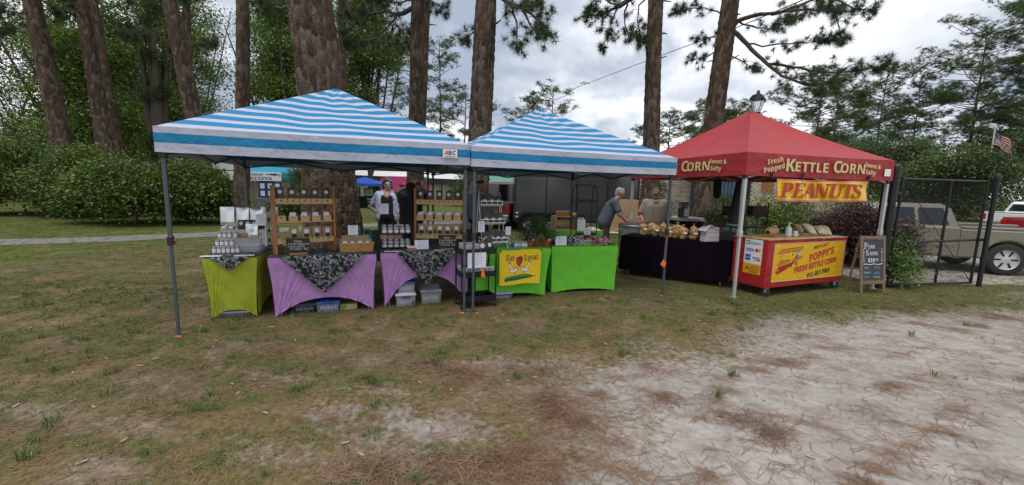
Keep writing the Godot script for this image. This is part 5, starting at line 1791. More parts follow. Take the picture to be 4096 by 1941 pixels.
func make_goods() -> void:
	# --- olive lime table
	var st := thing("acrylic_riser", "clear stepped acrylic riser on the olive lime table", "display riser", on(LIME, 0, 0, 0))
	for s in [[0.235, 0.081, 0.10], [0.145, 0.166, 0.09], [0.055, 0.262, 0.09], [-0.06, 0.305, 0.14]]:
		var b := MB.new()
		b.bx(Vector3(-0.02, 0.734 + s[1] - 0.004, s[0]), Vector3(0.46, 0.006, s[2]), 0.001)
		b.bx(Vector3(-0.02, 0.734 + s[1] * 0.5 - 0.004, s[0] + s[2] * 0.5), Vector3(0.46, s[1] - 0.008, 0.004))
		part(st, "step", b, M.clear)
	var jb := mat(lin(0.33, 0.31, 0.31), 0.2)
	for k in 6: jar("%s spice jar from the outer end, front row on olive table" % ORD[k], on(LIME, -0.238 + k * 0.048, 0.734, 0.34), 0.021, 0.085, jb, M.steel, "l", "spice jars on the olive table")
	for k in 4: jar("%s spice jar from the outer end, second row on olive table" % ORD[k], on(LIME, -0.235 + [0, 0.048, 0.096, 0.152][k], 0.812, 0.245), 0.021, 0.075, jb, M.steel, "l", "spice jars on the olive table")
	for k in 4: jar("%s spice jar from the outer end, top row on olive table" % ORD[k], on(LIME, -0.232 + [0, 0.05, 0.10, 0.165][k], 0.897, 0.155), 0.022, 0.075, jb, M.steel, "l", "spice jars on the olive table")
	for k in 2: jar("flat round tin with pale lid, %s of two above the jars" % ["outer", "inner"][k], on(LIME, -0.215 + k * 0.078, 0.993, 0.06), 0.036, 0.035, M.foil, M.steel, "t", "flat tins on the olive table")
	for k in 3: pouch("%s large silver foil pouch from the outer end on the riser" % ORD[k], on(LIME, -0.215 + k * 0.155, 1.037, -0.07 - 0.02 * k, -0.06 + 0.05 * k), 0.16, 0.225 - 0.008 * k, 0.07, M.foil, "", "large foil pouches")
	for k in 4: pouch("%s small dark pouch below the foil pouches" % ORD[k], on(LIME, -0.035 + k * 0.072, 0.993, 0.04, 0.04 * k), 0.078, 0.115, 0.04, M.choc2, "d", "small dark pouches on the olive table")
	pouch("silver foil pouch standing before the dark pouches", on(LIME, 0.095, 0.898, 0.10, -0.1), 0.14, 0.165, 0.06, M.foil, "s", "")
	var cj := thing("gold_lid_jar", "squat jars' gold lidded box on the acrylic riser", "jar", on(LIME, -0.01, 0.898, 0.10))
	var cb := MB.new()
	cb.bx(Vector3(0, 0.02, 0), Vector3(0.11, 0.038, 0.05), 0.006)
	part(cj, "body", cb, mat(lin(0.42, 0.22, 0.14), 0.5))
	var cl := MB.new()
	cl.bx(Vector3(0, 0.044, 0), Vector3(0.114, 0.012, 0.054), 0.004)
	part(cj, "lid", cl, mat(lin(0.6, 0.42, 0.06), 0.3, 0.8))
	paper_sign("price sheet hung on the acrylic riser of the olive table", on(LIME, 0.2, 1.042, 0.11), 0.115, 0.145, 4)
	var ws := thing("white_display_stand", "tall white slotted display stand beside the first tea shelf", "display stand", on(LIME, 0.19, 0.734, -0.34, 0.5))
	for s in [-1, 1]:
		var b := MB.new()
		b.bx(Vector3(s * 0.075, 0.26, 0), Vector3(0.006, 0.52, 0.2), 0.001)
		part(ws, "side_panel", b, M.white)
	for k in 4:
		var b := MB.new()
		b.box(Transform3D(Basis(Vector3.RIGHT, 0.3), Vector3(0, 0.04 + k * 0.135, 0)), Vector3(0.144, 0.006, 0.18))
		b.bx(Vector3(0, 0.055 + k * 0.135 - 0.02, 0.088), Vector3(0.144, 0.045, 0.005))
		part(ws, "tray", b, M.white)
		for q in 2:
			var v := MB.new()
			v.lathe([[0.001, 0], [0.013, 0], [0.013, 0.05], [0.006, 0.058], [0.006, 0.075], [0.0, 0.075]], 10)
			solo("dropper_bottle", v, mat([lin(0.10, 0.03, 0.012), lin(0.02, 0.02, 0.02), lin(0.3, 0.03, 0.02)][(k + q) % 3], 0.25), "%s tiny bottle on the white display stand, %s shelf up" % [["outer", "inner"][q], ORD[k]], "bottle", ws.transform * at(-0.03 + q * 0.06, 0.072 + k * 0.135 - 0.036, 0.05), "tiny bottles in the white stand")
	var lf := MB.new()
	lf.bx(Vector3(0, 0.004, 0), Vector3(0.2, 0.004, 0.07))
	solo("price_card", lf, M.paper, "white card lying at the olive table's front edge", "card", on(LIME, -0.2, 0.733, 0.555), "cards lying on the tables")
	solo("price_card", lf, M.slip, "printed card lying at the olive table's inner front corner", "card", on(LIME, 0.13, 0.733, 0.55, 0.1), "cards lying on the tables")
	# --- first lilac table
	tea_shelf("wooden tea shelf in front of the huge pine", on(LILAC, -0.222, 0.734, 0.0, 0.30), "the first", [-0.13, 0.005, 0.125, 0.25], [false, true, true, true, true], 0.145)
	chalkboard("chalkboard price list leaning before the first tea shelf", on(LILAC, -0.283, 0.734, 0.20, 0.02), 0.25, 0.185)
	wicker("honey coloured wicker basket of kraft pouches", on(LILAC, 0.368, 0.734, 0.10, 0.06), 0.40, 0.17, 0.11)
	for k in 4: pouch("%s kraft pouch from the chalkboard side in the wicker basket" % ORD[k], on(LILAC, 0.235 + k * 0.088, 0.75, 0.13 - 0.012 * (k % 2), 0.05 * k), 0.11, 0.15 - 0.012 * (k % 2), 0.03, M.kraft, "d", "kraft pouches in the basket")
	for k in 2: pouch("tall kraft pouch at the back of the wicker basket, %s one" % ["outer", "inner"][k], on(LILAC, 0.28 + k * 0.16, 0.75, 0.06), 0.17, 0.185, 0.03, M.kraft, "", "kraft pouches in the basket")
	paper_sign("white price sheet standing up from the wicker basket", on(LILAC, 0.335, 0.935, 0.02), 0.118, 0.125, 7, 0.0)
	var cup := MB.new()
	cup.lathe([[0.001, 0.0], [0.03, 0.0], [0.034, 0.085], [0.031, 0.085], [0.028, 0.006]], 14)
	cup.tube([Vector3(-0.032, 0.07, 0), Vector3(-0.056, 0.06, 0), Vector3(-0.054, 0.03, 0), Vector3(-0.03, 0.018, 0)], 0.005, 6)
	solo("green_mug", cup, mat(lin(0.17, 0.22, 0.04), 0.4), "olive green mug at the foot of the first tea shelf", "mug", on(LILAC, -0.43, 0.734, 0.06))
	var wc := thing("watering_can", "teal plastic watering can behind the wicker basket", "watering can", on(LILAC, 0.50, 0.734, -0.16, 0.6))
	var w1 := MB.new()
	w1.lathe([[0.001, 0.0], [0.075, 0.0], [0.085, 0.06], [0.08, 0.15], [0.05, 0.19], [0.0, 0.20]], 16)
	part(wc, "body", w1, mat(lin(0.01, 0.20, 0.15), 0.4))
	var w2 := MB.new()
	w2.tube([Vector3(-0.05, 0.17, 0), Vector3(-0.02, 0.255, 0), Vector3(0.05, 0.245, 0), Vector3(0.085, 0.15, 0), Vector3(0.08, 0.08, 0)], 0.012, 8)
	part(wc, "handle", w2, mat(lin(0.01, 0.20, 0.15), 0.4))
	plastic_bin("blue lidded clear bin under the basket table", on(LILAC, 0.02, 0, 0.06), 0.26, 0.34, 0.11, Color(0.6, 0.65, 0.75), lin(0.02, 0.06, 0.30))
	plastic_bin("dark grey bin under the outer half of basket table", on(LILAC, -0.25, 0, 0.02), 0.26, 0.34, 0.09, Color(0.28, 0.3, 0.32), lin(0.08, 0.09, 0.10))
	plastic_bin("flat grey bin under the olive lime table", on(LIME, 0.0, 0, 0.42), 0.34, 0.24, 0.05, Color(0.5, 0.5, 0.52), lin(0.3, 0.31, 0.33))
	var cb2 := thing("printed_carton", "small printed yellow and green carton under the basket table", "carton", on(LILAC, 0.255, 0, 0.12, 0.08))
	var cm := MB.new()
	cm.bx(Vector3(0, 0.035, 0), Vector3(0.20, 0.07, 0.12), 0.003)
	part(cb2, "box", cm, mat(lin(0.42, 0.38, 0.22), 0.7))
	var cm2 := MB.new()
	cm2.bx(Vector3(-0.06, 0.037, 0.062), Vector3(0.06, 0.05, 0.003))
	part(cb2, "print_panel", cm2, mat(lin(0.14, 0.24, 0.05), 0.7))
	# --- second lilac table
	tea_shelf("wooden tea shelf beside the touching canopy legs", on(LILAC2, 0.22, 0.734, -0.07, -0.25), "the second", [-0.245, -0.125, 0.005, 0.115, 0.235], [true, true, true, true, true], 0.15)
	chalkboard("chalkboard price list leaning before the second tea shelf", on(LILAC2, 0.275, 0.734, 0.235, 0.0), 0.235, 0.19)
	paper_sign("white letter card standing between rack and chalkboard", on(LILAC2, -0.055, 0.736, 0.15, 0.1), 0.185, 0.125, 11)
	var bb := thing("business_card_box", "small orange wood card box before the letter card", "card box", on(LILAC2, -0.20, 0.734, 0.225, 0.15))
	var b1 := MB.new()
	b1.bx(Vector3(0, 0.02, 0), Vector3(0.11, 0.04, 0.06), 0.002)
	part(bb, "box", b1, M.wood)
	var b2 := MB.new()
	b2.box(Transform3D(Basis(Vector3.RIGHT, 0.3), Vector3(0, 0.046, -0.005)), Vector3(0.095, 0.012, 0.055))
	part(bb, "card_stack", b2, M.paper)
	solo("price_card", lf, M.slip, "blue printed card lying before the second chalkboard", "card", on(LILAC2, 0.155, 0.733, 0.26, 0.1).scaled_local(Vector3(0.6, 1, 0.7)), "cards lying on the tables")
	solo("price_card", lf, M.paper, "long white card lying before the jar rack", "card", on(LILAC2, -0.43, 0.733, 0.26).scaled_local(Vector3(1.1, 1, 0.6)), "cards lying on the tables")
	var rk := thing("wire_jar_rack", "black wire rack with rounded ends holding jars", "wire rack", on(LILAC2, -0.375, 0.734, -0.06, 0.0))
	for s in [-1, 1]:
		var b := MB.new()
		b.tube([Vector3(s * 0.21, 0, 0.09), Vector3(s * 0.215, 0.36, 0.07), Vector3(s * 0.20, 0.425, 0.0), Vector3(s * 0.215, 0.36, -0.07), Vector3(s * 0.21, 0, -0.09)], 0.005, 6)
		part(rk, "end_frame", b, M.black_metal)
	for y in [0.02, 0.06, 0.11, 0.215, 0.26, 0.30, 0.345, 0.43]:
		var b := MB.new()
		b.tube([Vector3(-0.212, y, 0.088 - y * 0.06), Vector3(0.212, y, 0.088 - y * 0.06)], 0.0035, 5)
		part(rk, "cross_wire", b, M.black_metal)
	for y in [0.012, 0.205]:
		var b := MB.new()
		for k in 9: b.tube([Vector3(-0.2 + k * 0.05, y, 0.085), Vector3(-0.2 + k * 0.05, y, -0.085)], 0.002, 4)
		b.bx(Vector3(0, y - 0.001, 0), Vector3(0.41, 0.003, 0.16))
		part(rk, "shelf_wire", b, M.black_metal)
	var rx := on(LILAC2, -0.375, 0.734, -0.06)
	var salve := mat(lin(0.42, 0.36, 0.33), 0.3)
	for tier in 2:
		for row in 2:
			for k in 5:
				jar("%s squat jar from outer end, %s row, %s tier of wire rack" % [ORD[k], ["front", "back"][row], ["lower", "upper"][tier]], rx * at(-0.155 + k * 0.077, 0.015 + tier * 0.193 + (0.0 if row == 0 else 0.035), 0.05 - row * 0.078), 0.034, 0.072, salve, M.steel, "tl", "squat jars in the wire rack")
	for k in 3:
		var b := MB.new()
		b.bx(Vector3(0, 0.03, 0), Vector3(0.09, 0.06, 0.05), 0.004)
		solo("soap_box", b, mat([lin(0.52, 0.26, 0.25), lin(0.45, 0.22, 0.22), lin(0.36, 0.2, 0.15)][k], 0.7), "%s pinkish soap box from the outer end between the rack tiers" % ORD[k], "box", rx * at(-0.16 + k * 0.095, 0.125, -0.02), "soap boxes in the wire rack")
	paper_sign("grey price sheet clipped to the wire rack's top", rx * at(-0.15, 0.46, -0.03), 0.11, 0.14, 13, 0.0)
	plastic_bin("clear bin with purple latch under the second lilac table", on(LILAC2, -0.28, 0, 0.12), 0.25, 0.34, 0.14, Color(0.72, 0.74, 0.78), lin(0.5, 0.52, 0.56), lin(0.14, 0.03, 0.20))
	plastic_bin("blue lidded clear bin stacked on the purple latched bin", on(LILAC2, -0.27, 0.175, 0.1), 0.22, 0.3, 0.12, Color(0.7, 0.72, 0.78), lin(0.02, 0.06, 0.32))
	plastic_bin("clear bin with grey lid under the second lilac table", on(LILAC2, 0.06, 0, 0.06), 0.27, 0.36, 0.16, Color(0.7, 0.72, 0.73), lin(0.24, 0.26, 0.29))
	# --- black rolling cart
	var CX := at(-0.475, 0, -5.375, 0.42)
	var ct := thing("rolling_cart", "black three tier rolling cart between the tables", "cart", CX)
	for s in [-1, 1]:
		for f in [-1, 1]:
			var b := MB.new()
			b.tube([Vector3(s * 0.235, 0.075, f * 0.135), Vector3(s * 0.235, 0.80, f * 0.135)], 0.011, 8)
			part(ct, "post", b, M.black_metal)
			var wh := MB.new()
			wh.lathe([[0.012, -0.011], [0.03, -0.011], [0.032, 0], [0.03, 0.011], [0.012, 0.011]], 14, Transform3D(Basis(Vector3.BACK, PI / 2), Vector3(s * 0.235, 0.033, f * 0.135)))
			wh.tube([Vector3(s * 0.235, 0.03, f * 0.135), Vector3(s * 0.235, 0.085, f * 0.135)], 0.009, 6)
			part(ct, "caster", wh, M.rubber)
	for y in [0.09, 0.42, 0.72]:
		var b := MB.new()
		b.bx(Vector3(0, y, 0), Vector3(0.45, 0.006, 0.27))
		for s in [-1, 1]:
			b.bx(Vector3(0, y + 0.035, s * 0.137), Vector3(0.465, 0.075, 0.006), 0.002)
			b.bx(Vector3(s * 0.23, y + 0.035, 0), Vector3(0.006, 0.075, 0.268), 0.002)
		part(ct, "tray", b, M.black_metal)
	var frost := mat(Color(0.78, 0.79, 0.80, 0.7), 0.4)
	frost.transparency = BaseMaterial3D.TRANSPARENCY_ALPHA
	for s in [[-0.115, 0.425, "outer white basket on the cart's middle tray"], [0.115, 0.425, "inner white basket on the cart's middle tray"], [-0.1, 0.725, "white slotted basket on the cart's top tray"]]:
		var bk := thing("plastic_basket", s[2], "basket", CX * at(s[0], s[1], 0.0), "white baskets on the cart")
		for q in 4:
			var b := MB.new()
			var wd := 0.20 if q % 2 == 0 else 0.22
			var dd := 0.11 if q % 2 == 0 else 0.10
			var R := Transform3D(Basis(Vector3.UP, q * PI / 2), Vector3.ZERO)
			for k in 8: b.box(R * at((k - 3.5) / 7.0 * wd * 0.96, 0.06, dd), Vector3(0.012, 0.1, 0.004))
			b.box(R * at(0, 0.115, dd), Vector3(wd + 0.01, 0.018, 0.008), 0.003)
			b.box(R * at(0, 0.02, dd), Vector3(wd, 0.03, 0.005))
			part(bk, "slatted_side", b, frost)
		var fl := MB.new()
		fl.bx(Vector3(0, 0.008, 0), Vector3(0.19, 0.006, 0.21))
		part(bk, "floor", fl, frost)
	for k in 4: pouch("%s dark pouch in the baskets of the cart's middle tray" % ORD[k], CX * at(-0.16 + k * 0.105, 0.437, 0.02 - 0.03 * (k % 2)), 0.09, 0.135, 0.04, M.choc2, "s", "dark pouches on the cart")
	pouch("dark pouch with round label at the cart's top front", CX * at(0.06, 0.728, 0.07, -0.1), 0.12, 0.15, 0.05, M.choc, "d", "dark pouches on the cart")
	pouch("dark pouch leaning at the cart's inner top corner", CX * at(0.17, 0.728, 0.03, 0.1), 0.10, 0.20, 0.05, M.choc2, "s", "dark pouches on the cart")
	paper_sign("white printed sheet hung on the cart's top tray", CX * at(-0.04, 0.545, 0.152), 0.25, 0.20, 17, 0.0, false)
	# --- first green table
	var GX2 := on(GREEN, -0.245, 0.724, 0.03, 0.05)
	var rack := thing("white_tier_stand", "white metal three tier stand of dark pouches", "display stand", GX2)
	for s in [-1, 1]:
		var b := MB.new()
		b.tube([Vector3(s * 0.19, 0.0, 0.17), Vector3(s * 0.19, 0.02, 0.16), Vector3(s * 0.175, 0.30, 0.02), Vector3(s * 0.165, 0.74, -0.10), Vector3(s * 0.16, 0.80, -0.10)], 0.006, 6)
		b.tube([Vector3(s * 0.19, 0.0, -0.16), Vector3(s * 0.165, 0.74, -0.10)], 0.006, 6)
		part(rack, "end_frame", b, M.white)
	for tr in [[0.085, 0.39, 0.20, 0.075], [0.345, 0.365, 0.16, 0.0], [0.60, 0.335, 0.13, -0.06]]:
		var b := MB.new()
		b.bx(Vector3(0, tr[0], tr[3]), Vector3(tr[1], 0.004, tr[2]))
		part(rack, "tier_floor", b, M.white)
		for dy in [0.018, 0.068]:
			var r := MB.new()
			r.bx(Vector3(0, tr[0] + dy, tr[3] + tr[2] * 0.5), Vector3(tr[1], 0.013, 0.004), 0.001)
			for s in [-1, 1]: r.bx(Vector3(s * tr[1] * 0.5, tr[0] + dy, tr[3]), Vector3(0.004, 0.013, tr[2]), 0.001)
			part(rack, "tier_rail", r, M.white)
		for k in 5:
			var r := MB.new()
			r.bx(Vector3((k - 2) * tr[1] * 0.249, tr[0] + 0.042, tr[3] + tr[2] * 0.5), Vector3(0.007, 0.055, 0.004))
			part(rack, "tier_upright", r, M.white)
	for tr in 3:
		for k in 4 if tr == 0 else 3:
			var px := (k - (1.5 if tr == 0 else 1.0)) * (0.092 if tr == 0 else 0.106)
			pouch("%s dark pouch on the %s tier of the white stand" % [ORD[k], ["bottom", "middle", "top"][tr]], GX2 * at(px, [0.09, 0.35, 0.605][tr], [0.12, 0.04, -0.03][tr], 0.06 * (k - 1)), 0.105 if tr > 0 else 0.10, 0.135, 0.055, M.choc2 if (k + tr) % 2 == 0 else M.choc, "s", "dark pouches on the white stand")
			if tr < 2: pouch("%s rear dark pouch on the %s tier of the white stand" % [ORD[k], ["bottom", "middle"][tr]], GX2 * at(px + 0.02, [0.09, 0.35][tr], [0.04, -0.02][tr], -0.1), 0.10, 0.15, 0.05, M.choc, "s", "dark pouches on the white stand")
	paper_sign("small price sheet hung at the white stand's outer side", GX2 * at(-0.21, 0.24, 0.13), 0.10, 0.155, 19, 0.0, false)
	paper_sign("small price sheet hung at the white stand's inner side", GX2 * at(0.20, 0.19, 0.14), 0.08, 0.12, 20, 0.0, false)
	var herb := mat(lin(0.30, 0.28, 0.20), 0.4)
	var js := [[0.05, -0.13, 0.12], [0.065, -0.06, 0.10], [0.14, -0.10, 0.125], [0.125, 0.02, 0.085], [0.165, 0.07, 0.085], [0.20, 0.10, 0.085], [0.24, 0.115, 0.085], [0.10, 0.08, 0.085]]
	for k in 8: jar("%s herb jar counted from the white stand on the green table" % ORD[k], on(GREEN, js[k][0] + 0.02, 0.724, js[k][1]), 0.033, js[k][2], herb, M.steel, "l", "herb jars on the green table")
	potted("small terracotta pot with grey leaved herb", on(GREEN, 0.335, 0.724, 0.12), 0.06, 0.10, 0.10, 0.16, 26, Color(0.16, 0.19, 0.13), 501)
	potted("big terracotta pot with tall parsley", on(GREEN, 0.47, 0.724, 0.05), 0.09, 0.16, 0.24, 0.25, 110, Color(0.06, 0.14, 0.03), 502)
	potted("terracotta pot with leafy herb at the green table's corner", on(GREEN, 0.575, 0.724, 0.18), 0.06, 0.105, 0.17, 0.16, 40, Color(0.06, 0.12, 0.03), 503)
	potted("dark seedling pot behind the grey leaved herb", on(GREEN, 0.36, 0.724, -0.06), 0.055, 0.09, 0.16, 0.16, 26, Color(0.04, 0.06, 0.03), 504)
	solo("price_card", lf, mat(lin(0.16, 0.26, 0.42), 0.5), "blue sheet lying on the green table before the jars", "card", on(GREEN, 0.06, 0.7235, 0.2, 0.2).scaled_local(Vector3(1.3, 0.6, 1.6)), "cards lying on the tables")
	plastic_bin("pale blue bin showing below the rooster flag table", on(GREEN, -0.14, 0, 0.2), 0.26, 0.2, 0.08, Color(0.45, 0.5, 0.55), lin(0.3, 0.35, 0.42))
	# --- second green table
	paper_sign("white letter card standing on the second green table", on(GREEN2, -0.37, 0.726, 0.20, 0.05), 0.185, 0.14, 23)
	woven("black and white woven bowl on the green table", on(GREEN2, -0.10, 0.724, 0.12), 0.125, 0.125, [lin(0.03, 0.03, 0.035), lin(0.55, 0.55, 0.56)])
	woven("dark red woven bowl near the green table's end", on(GREEN2, 0.31, 0.724, 0.15), 0.12, 0.12, [lin(0.24, 0.015, 0.025), lin(0.5, 0.42, 0.42)])
	var gb := thing("mint_basket", "pale mint plastic basket of round scrubbers", "basket", on(GREEN2, 0.11, 0.724, 0.06))
	for q in 4:
		var b := MB.new()
		var R := Transform3D(Basis(Vector3.UP, q * PI / 2), Vector3.ZERO)
		var wd := 0.21 if q % 2 == 0 else 0.15
		var dd := 0.075 if q % 2 == 0 else 0.105
		for k in 7: b.box(R * at((k - 3) / 6.0 * wd * 0.94, 0.035, dd), Vector3(0.012, 0.06, 0.004))
		b.box(R * at(0, 0.07, dd), Vector3(wd + 0.008, 0.014, 0.007), 0.002)
		b.box(R * at(0, 0.008, dd), Vector3(wd, 0.014, 0.006), 0.002)
		part(gb, "slatted_side", b, mat(lin(0.45, 0.56, 0.42), 0.5))
	for k in 5:
		var b := MB.new()
		b.ball(Vector3.ZERO, Vector3(0.042, 0.032, 0.042), 12, 8)
		solo("scrubber", b, mat([lin(0.12, 0.02, 0.10), lin(0.55, 0.16, 0.03), lin(0.5, 0.38, 0.04), lin(0.05, 0.02, 0.06), lin(0.25, 0.02, 0.08)][k], 0.9), ["plum round scrubber", "orange round scrubber", "yellow round scrubber", "nearly black round scrubber", "crimson round scrubber"][k] + " in the mint basket", "scrubber", on(GREEN2, 0.05 + [0.0, 0.085, 0.0, 0.04, 0.12][k], 0.80 + [0.0, 0.0, 0.035, 0.04, 0.035][k], 0.09 - [0.0, 0.01, 0.06, 0.03, 0.08][k]), "round scrubbers")
	var rt := thing("red_tray", "small red tray of packets at the green table's inner end", "tray", on(GREEN2, -0.50, 0.724, 0.05, 0.2))
	var r1 := MB.new()
	r1.bx(Vector3(0, 0.006, 0), Vector3(0.18, 0.01, 0.14), 0.003)
	for s in [-1, 1]:
		r1.box(Transform3D(Basis(Vector3.RIGHT, s * 0.3), Vector3(0, 0.04, s * 0.078)), Vector3(0.19, 0.07, 0.006), 0.002)
		r1.box(Transform3D(Basis(Vector3.BACK, -s * 0.3), Vector3(s * 0.098, 0.04, 0)), Vector3(0.006, 0.07, 0.15), 0.002)
	part(rt, "dish", r1, mat(lin(0.24, 0.012, 0.02), 0.5))
	var r2 := MB.new()
	r2.box(Transform3D(Basis(Vector3.BACK, 0.5), Vector3(-0.03, 0.07, 0)), Vector3(0.1, 0.03, 0.08), 0.008)
	part(rt, "lilac_packet", r2, mat(lin(0.3, 0.16, 0.42), 0.6))
	var r3 := MB.new()
	r3.box(Transform3D(Basis(Vector3.BACK, 1.1), Vector3(0.045, 0.1, -0.01)), Vector3(0.13, 0.02, 0.06), 0.006)
	part(rt, "pink_packet", r3, mat(lin(0.42, 0.12, 0.2), 0.6))
	var tw := thing("folded_towels", "white printed tea towels hanging over the green table's end", "tea towels", on(GREEN2, 0.52, 0.724, 0.08))
	var cv := MB.new()
	cv.grid(14, 10, func(u, v): return Vector3(lerpf(-0.14, 0.13, u) + 0.03 * v, 0.012 + 0.05 * exp(-pow((u - 0.2) * 3.0, 2.0)) - 0.10 * maxf(0.0, u - 0.62) + 0.006 * sin(u * 17.0 + v * 7.0), lerpf(0.15, -0.12, v) + 0.02 * sin(u * 5.0)))
	part(tw, "top_towel", cv, mat(lin(0.62, 0.62, 0.58), 0.9))
	var cv2 := MB.new()
	cv2.grid(12, 8, func(u, v): return Vector3(lerpf(-0.2, 0.02, u), 0.02 + 0.03 * sin(u * 3.0) + 0.006 * sin(v * 11.0), lerpf(0.13, -0.1, v)))
	part(tw, "under_towel", cv2, mat(lin(0.6, 0.56, 0.36), 0.9))
	# --- black plant stand behind the second green table
	var eg := thing("metal_shelf_stand", "black metal stand with arched top behind green table", "shelf stand", at(1.32, 0, -7.55, 0.25))
	for s in [-1, 1]:
		var b := MB.new()
		b.tube([Vector3(s * 0.2, 0.0, 0.12), Vector3(s * 0.2, 1.35, 0.12), Vector3(s * 0.195, 1.55, 0.09), Vector3(s * 0.19, 1.66, 0.0), Vector3(s * 0.195, 1.62, -0.09), Vector3(s * 0.2, 1.35, -0.12), Vector3(s * 0.2, 0.0, -0.12)], 0.0085, 7)
		part(eg, "end_frame", b, M.black_metal)
	for y in [0.76, 1.09, 1.36]:
		var b := MB.new()
		b.bx(Vector3(0, y, 0.0), Vector3(0.40, 0.012, 0.24), 0.002)
		b.bx(Vector3(0, y + 0.03, 0.122), Vector3(0.40, 0.045, 0.006), 0.001)
		part(eg, "shelf_tray", b, M.black_metal)
	var br := MB.new()
	br.tube([Vector3(-0.19, 1.66, 0), Vector3(0, 1.675, 0), Vector3(0.19, 1.66, 0)], 0.008, 6)
	part(eg, "top_bar", br, M.black_metal)
	paper_sign("white price sheet hung from the black metal stand", at(1.36, 0.70, -7.40, 0.2), 0.13, 0.20, 29, 0.08, false)
	# --- honey on the back table
	var BK := Vector3(1.38, 0.36, -9.0)
	var hc := thing("honey_crate", "wooden crate stand with honey jars on top", "crate", on(BK, -0.27, 0.694, -0.02))
	for s in [[Vector3(0, 0.31, 0), Vector3(0.5, 0.018, 0.26)], [Vector3(0, 0.01, 0), Vector3(0.5, 0.018, 0.26)], [Vector3(-0.241, 0.16, 0), Vector3(0.018, 0.28, 0.26)], [Vector3(0.241, 0.16, 0), Vector3(0.018, 0.28, 0.26)], [Vector3(0.0, 0.16, -0.1), Vector3(0.46, 0.12, 0.01)]]:
		var b := MB.new()
		b.bx(s[0], s[1], 0.002)
		part(hc, "board", b, M.pale_wood)
	var hon := mat(lin(0.62, 0.26, 0.03), 0.15)
	var amb := mat(lin(0.28, 0.06, 0.012), 0.15)
	for k in 9: jar("%s honey jar from the plants on the wooden crate" % (ORD[k] if k < 8 else "ninth"), on(BK, -0.47 + k * 0.058, 1.014, 0.03), 0.027, 0.11, hon if k < 6 else amb, M.black_plastic if k > 6 else M.steel, "l" if k > 5 else "", "honey jars on the crate")
	var wb := MB.new()
	wb.bx(Vector3(0, 0.12, 0), Vector3(0.2, 0.24, 0.2), 0.003)
	solo("white_carton", wb, M.white, "white carton holding amber jars beside the honey crate", "carton", on(BK, 0.10, 0.694, 0.0))
	for k in 3: jar("%s amber jar on the white carton" % ORD[k], on(BK, 0.05 + k * 0.05, 0.936, 0.05), 0.024, 0.10, amb, M.black_plastic, "l", "amber jars on the white carton")
	var heap := MB.new()
	heap.grid(14, 10, func(u, v): return Vector3(lerpf(-0.2, 0.2, u), 0.02 + 0.07 * sin(u * PI) * sin(v * PI) + 0.01 * sin(u * 19.0) * sin(v * 13.0), lerpf(0.16, -0.16, v)))
	solo("folded_bags", heap, mat(lin(0.55, 0.53, 0.42), 0.8), "pile of pale folded bags on the back green table", "bags", on(BK, 0.38, 0.684, 0.08))

func woven(label: String, X: Transform3D, r: float, h: float, cols: Array) -> void:
	# bowl of coiled fabric strips in two colours
	var t := thing("woven_bowl", label, "bowl", X, "woven fabric bowls")
	var mats := [mat(cols[0], 0.9), mat(cols[1], 0.9)]
	rng.seed = int(r * 1000) + int(h * 777) + int(X.origin.x * 31)
	for k in 7:
		for q in 2:
			var b := MB.new()
			var n := 16
			for i in n:
				if (i + k) % 2 != q and rng.randf() < 0.78: continue
				var a := TAU * (i + 0.3 * (k % 2)) / n
				var rr := r * (0.84 + 0.16 * sin(PI * (k + 1) / 8.0))
				var p := []
				for s in 4:
					var aa := a + (s / 3.0 - 0.15) * TAU / n * 1.15
					p.append(Vector3(cos(aa) * rr, 0.012 + k * h / 7.0 + (s - 1.5) * 0.004 + rng.randfn(0, 0.003), sin(aa) * rr))
				b.tube(p, 0.0105, 5)
			if b.v.size(): part(t, "coil", b, mats[q])
	var fl := MB.new()
	fl.lathe([[r * 0.86, 0.008], [r * 0.86, h * 0.9], [r * 0.80, h * 0.9], [0.001, h * 0.55]], 18)
	part(t, "lining", fl, mats[0])

# ---------------------------------------------------------------- kettle corn stand
func lumpy_bag(w: float, h: float, d: float, lump: float, sd: int, tied: bool) -> MB:
	var f := FastNoiseLite.new()
	f.seed = sd
	f.frequency = 8.0
	f.fractal_octaves = 5
	var mb := MB.new()
	mb.grid(26, 18, func(u, v):
		var a: float = -u * TAU
		var y: float = v * h
		var r: float = pow(sin(PI * clampf(v * 0.86 + 0.13, 0.0, 1.0)), 0.5) if tied else pow(sin(PI * clampf(v * 0.94 + 0.04, 0.0, 1.0)), 0.4)
		if tied and v > 0.80: r = lerpf(0.34, 0.13, (v - 0.80) / 0.08) if v < 0.88 else lerpf(0.13, 0.30, (v - 0.88) / 0.12)
		if v < 0.001: r = 0.0
		var p := Vector3(cos(a) * w * 0.5 * r, y, sin(a) * d * 0.5 * r)
		var q: float = f.get_noise_3d(p.x * 1.0, p.y * 1.0, p.z * 1.0) * lump
		return p + Vector3(cos(a), 0.3, sin(a)) * q * (1.0 if v > 0.02 else 0.0), false, null, true)
	return mb

func pillow_bag(w: float, h: float, d: float, sd: int) -> MB:   # sealed flat bag, full in the middle and crimped at both ends
	var f := FastNoiseLite.new()
	f.seed = sd
	f.frequency = 13.0
	var mb := MB.new()
	for s in [-1.0, 1.0]:
		mb.grid(16, 16, func(u, v):
			var e: float = pow(maxf(0.0, sin(u * PI)), 0.6) * pow(maxf(0.0, sin(v * PI)), 0.45)
			var p := Vector3((u - 0.5) * w * (1.0 - 0.10 * sin(v * PI)), v * h, 0)
			return p + Vector3(0, 0, s * (e * d * 0.5 + f.get_noise_3d(p.x, p.y, s) * 0.016 * e)), s < 0)
	return mb

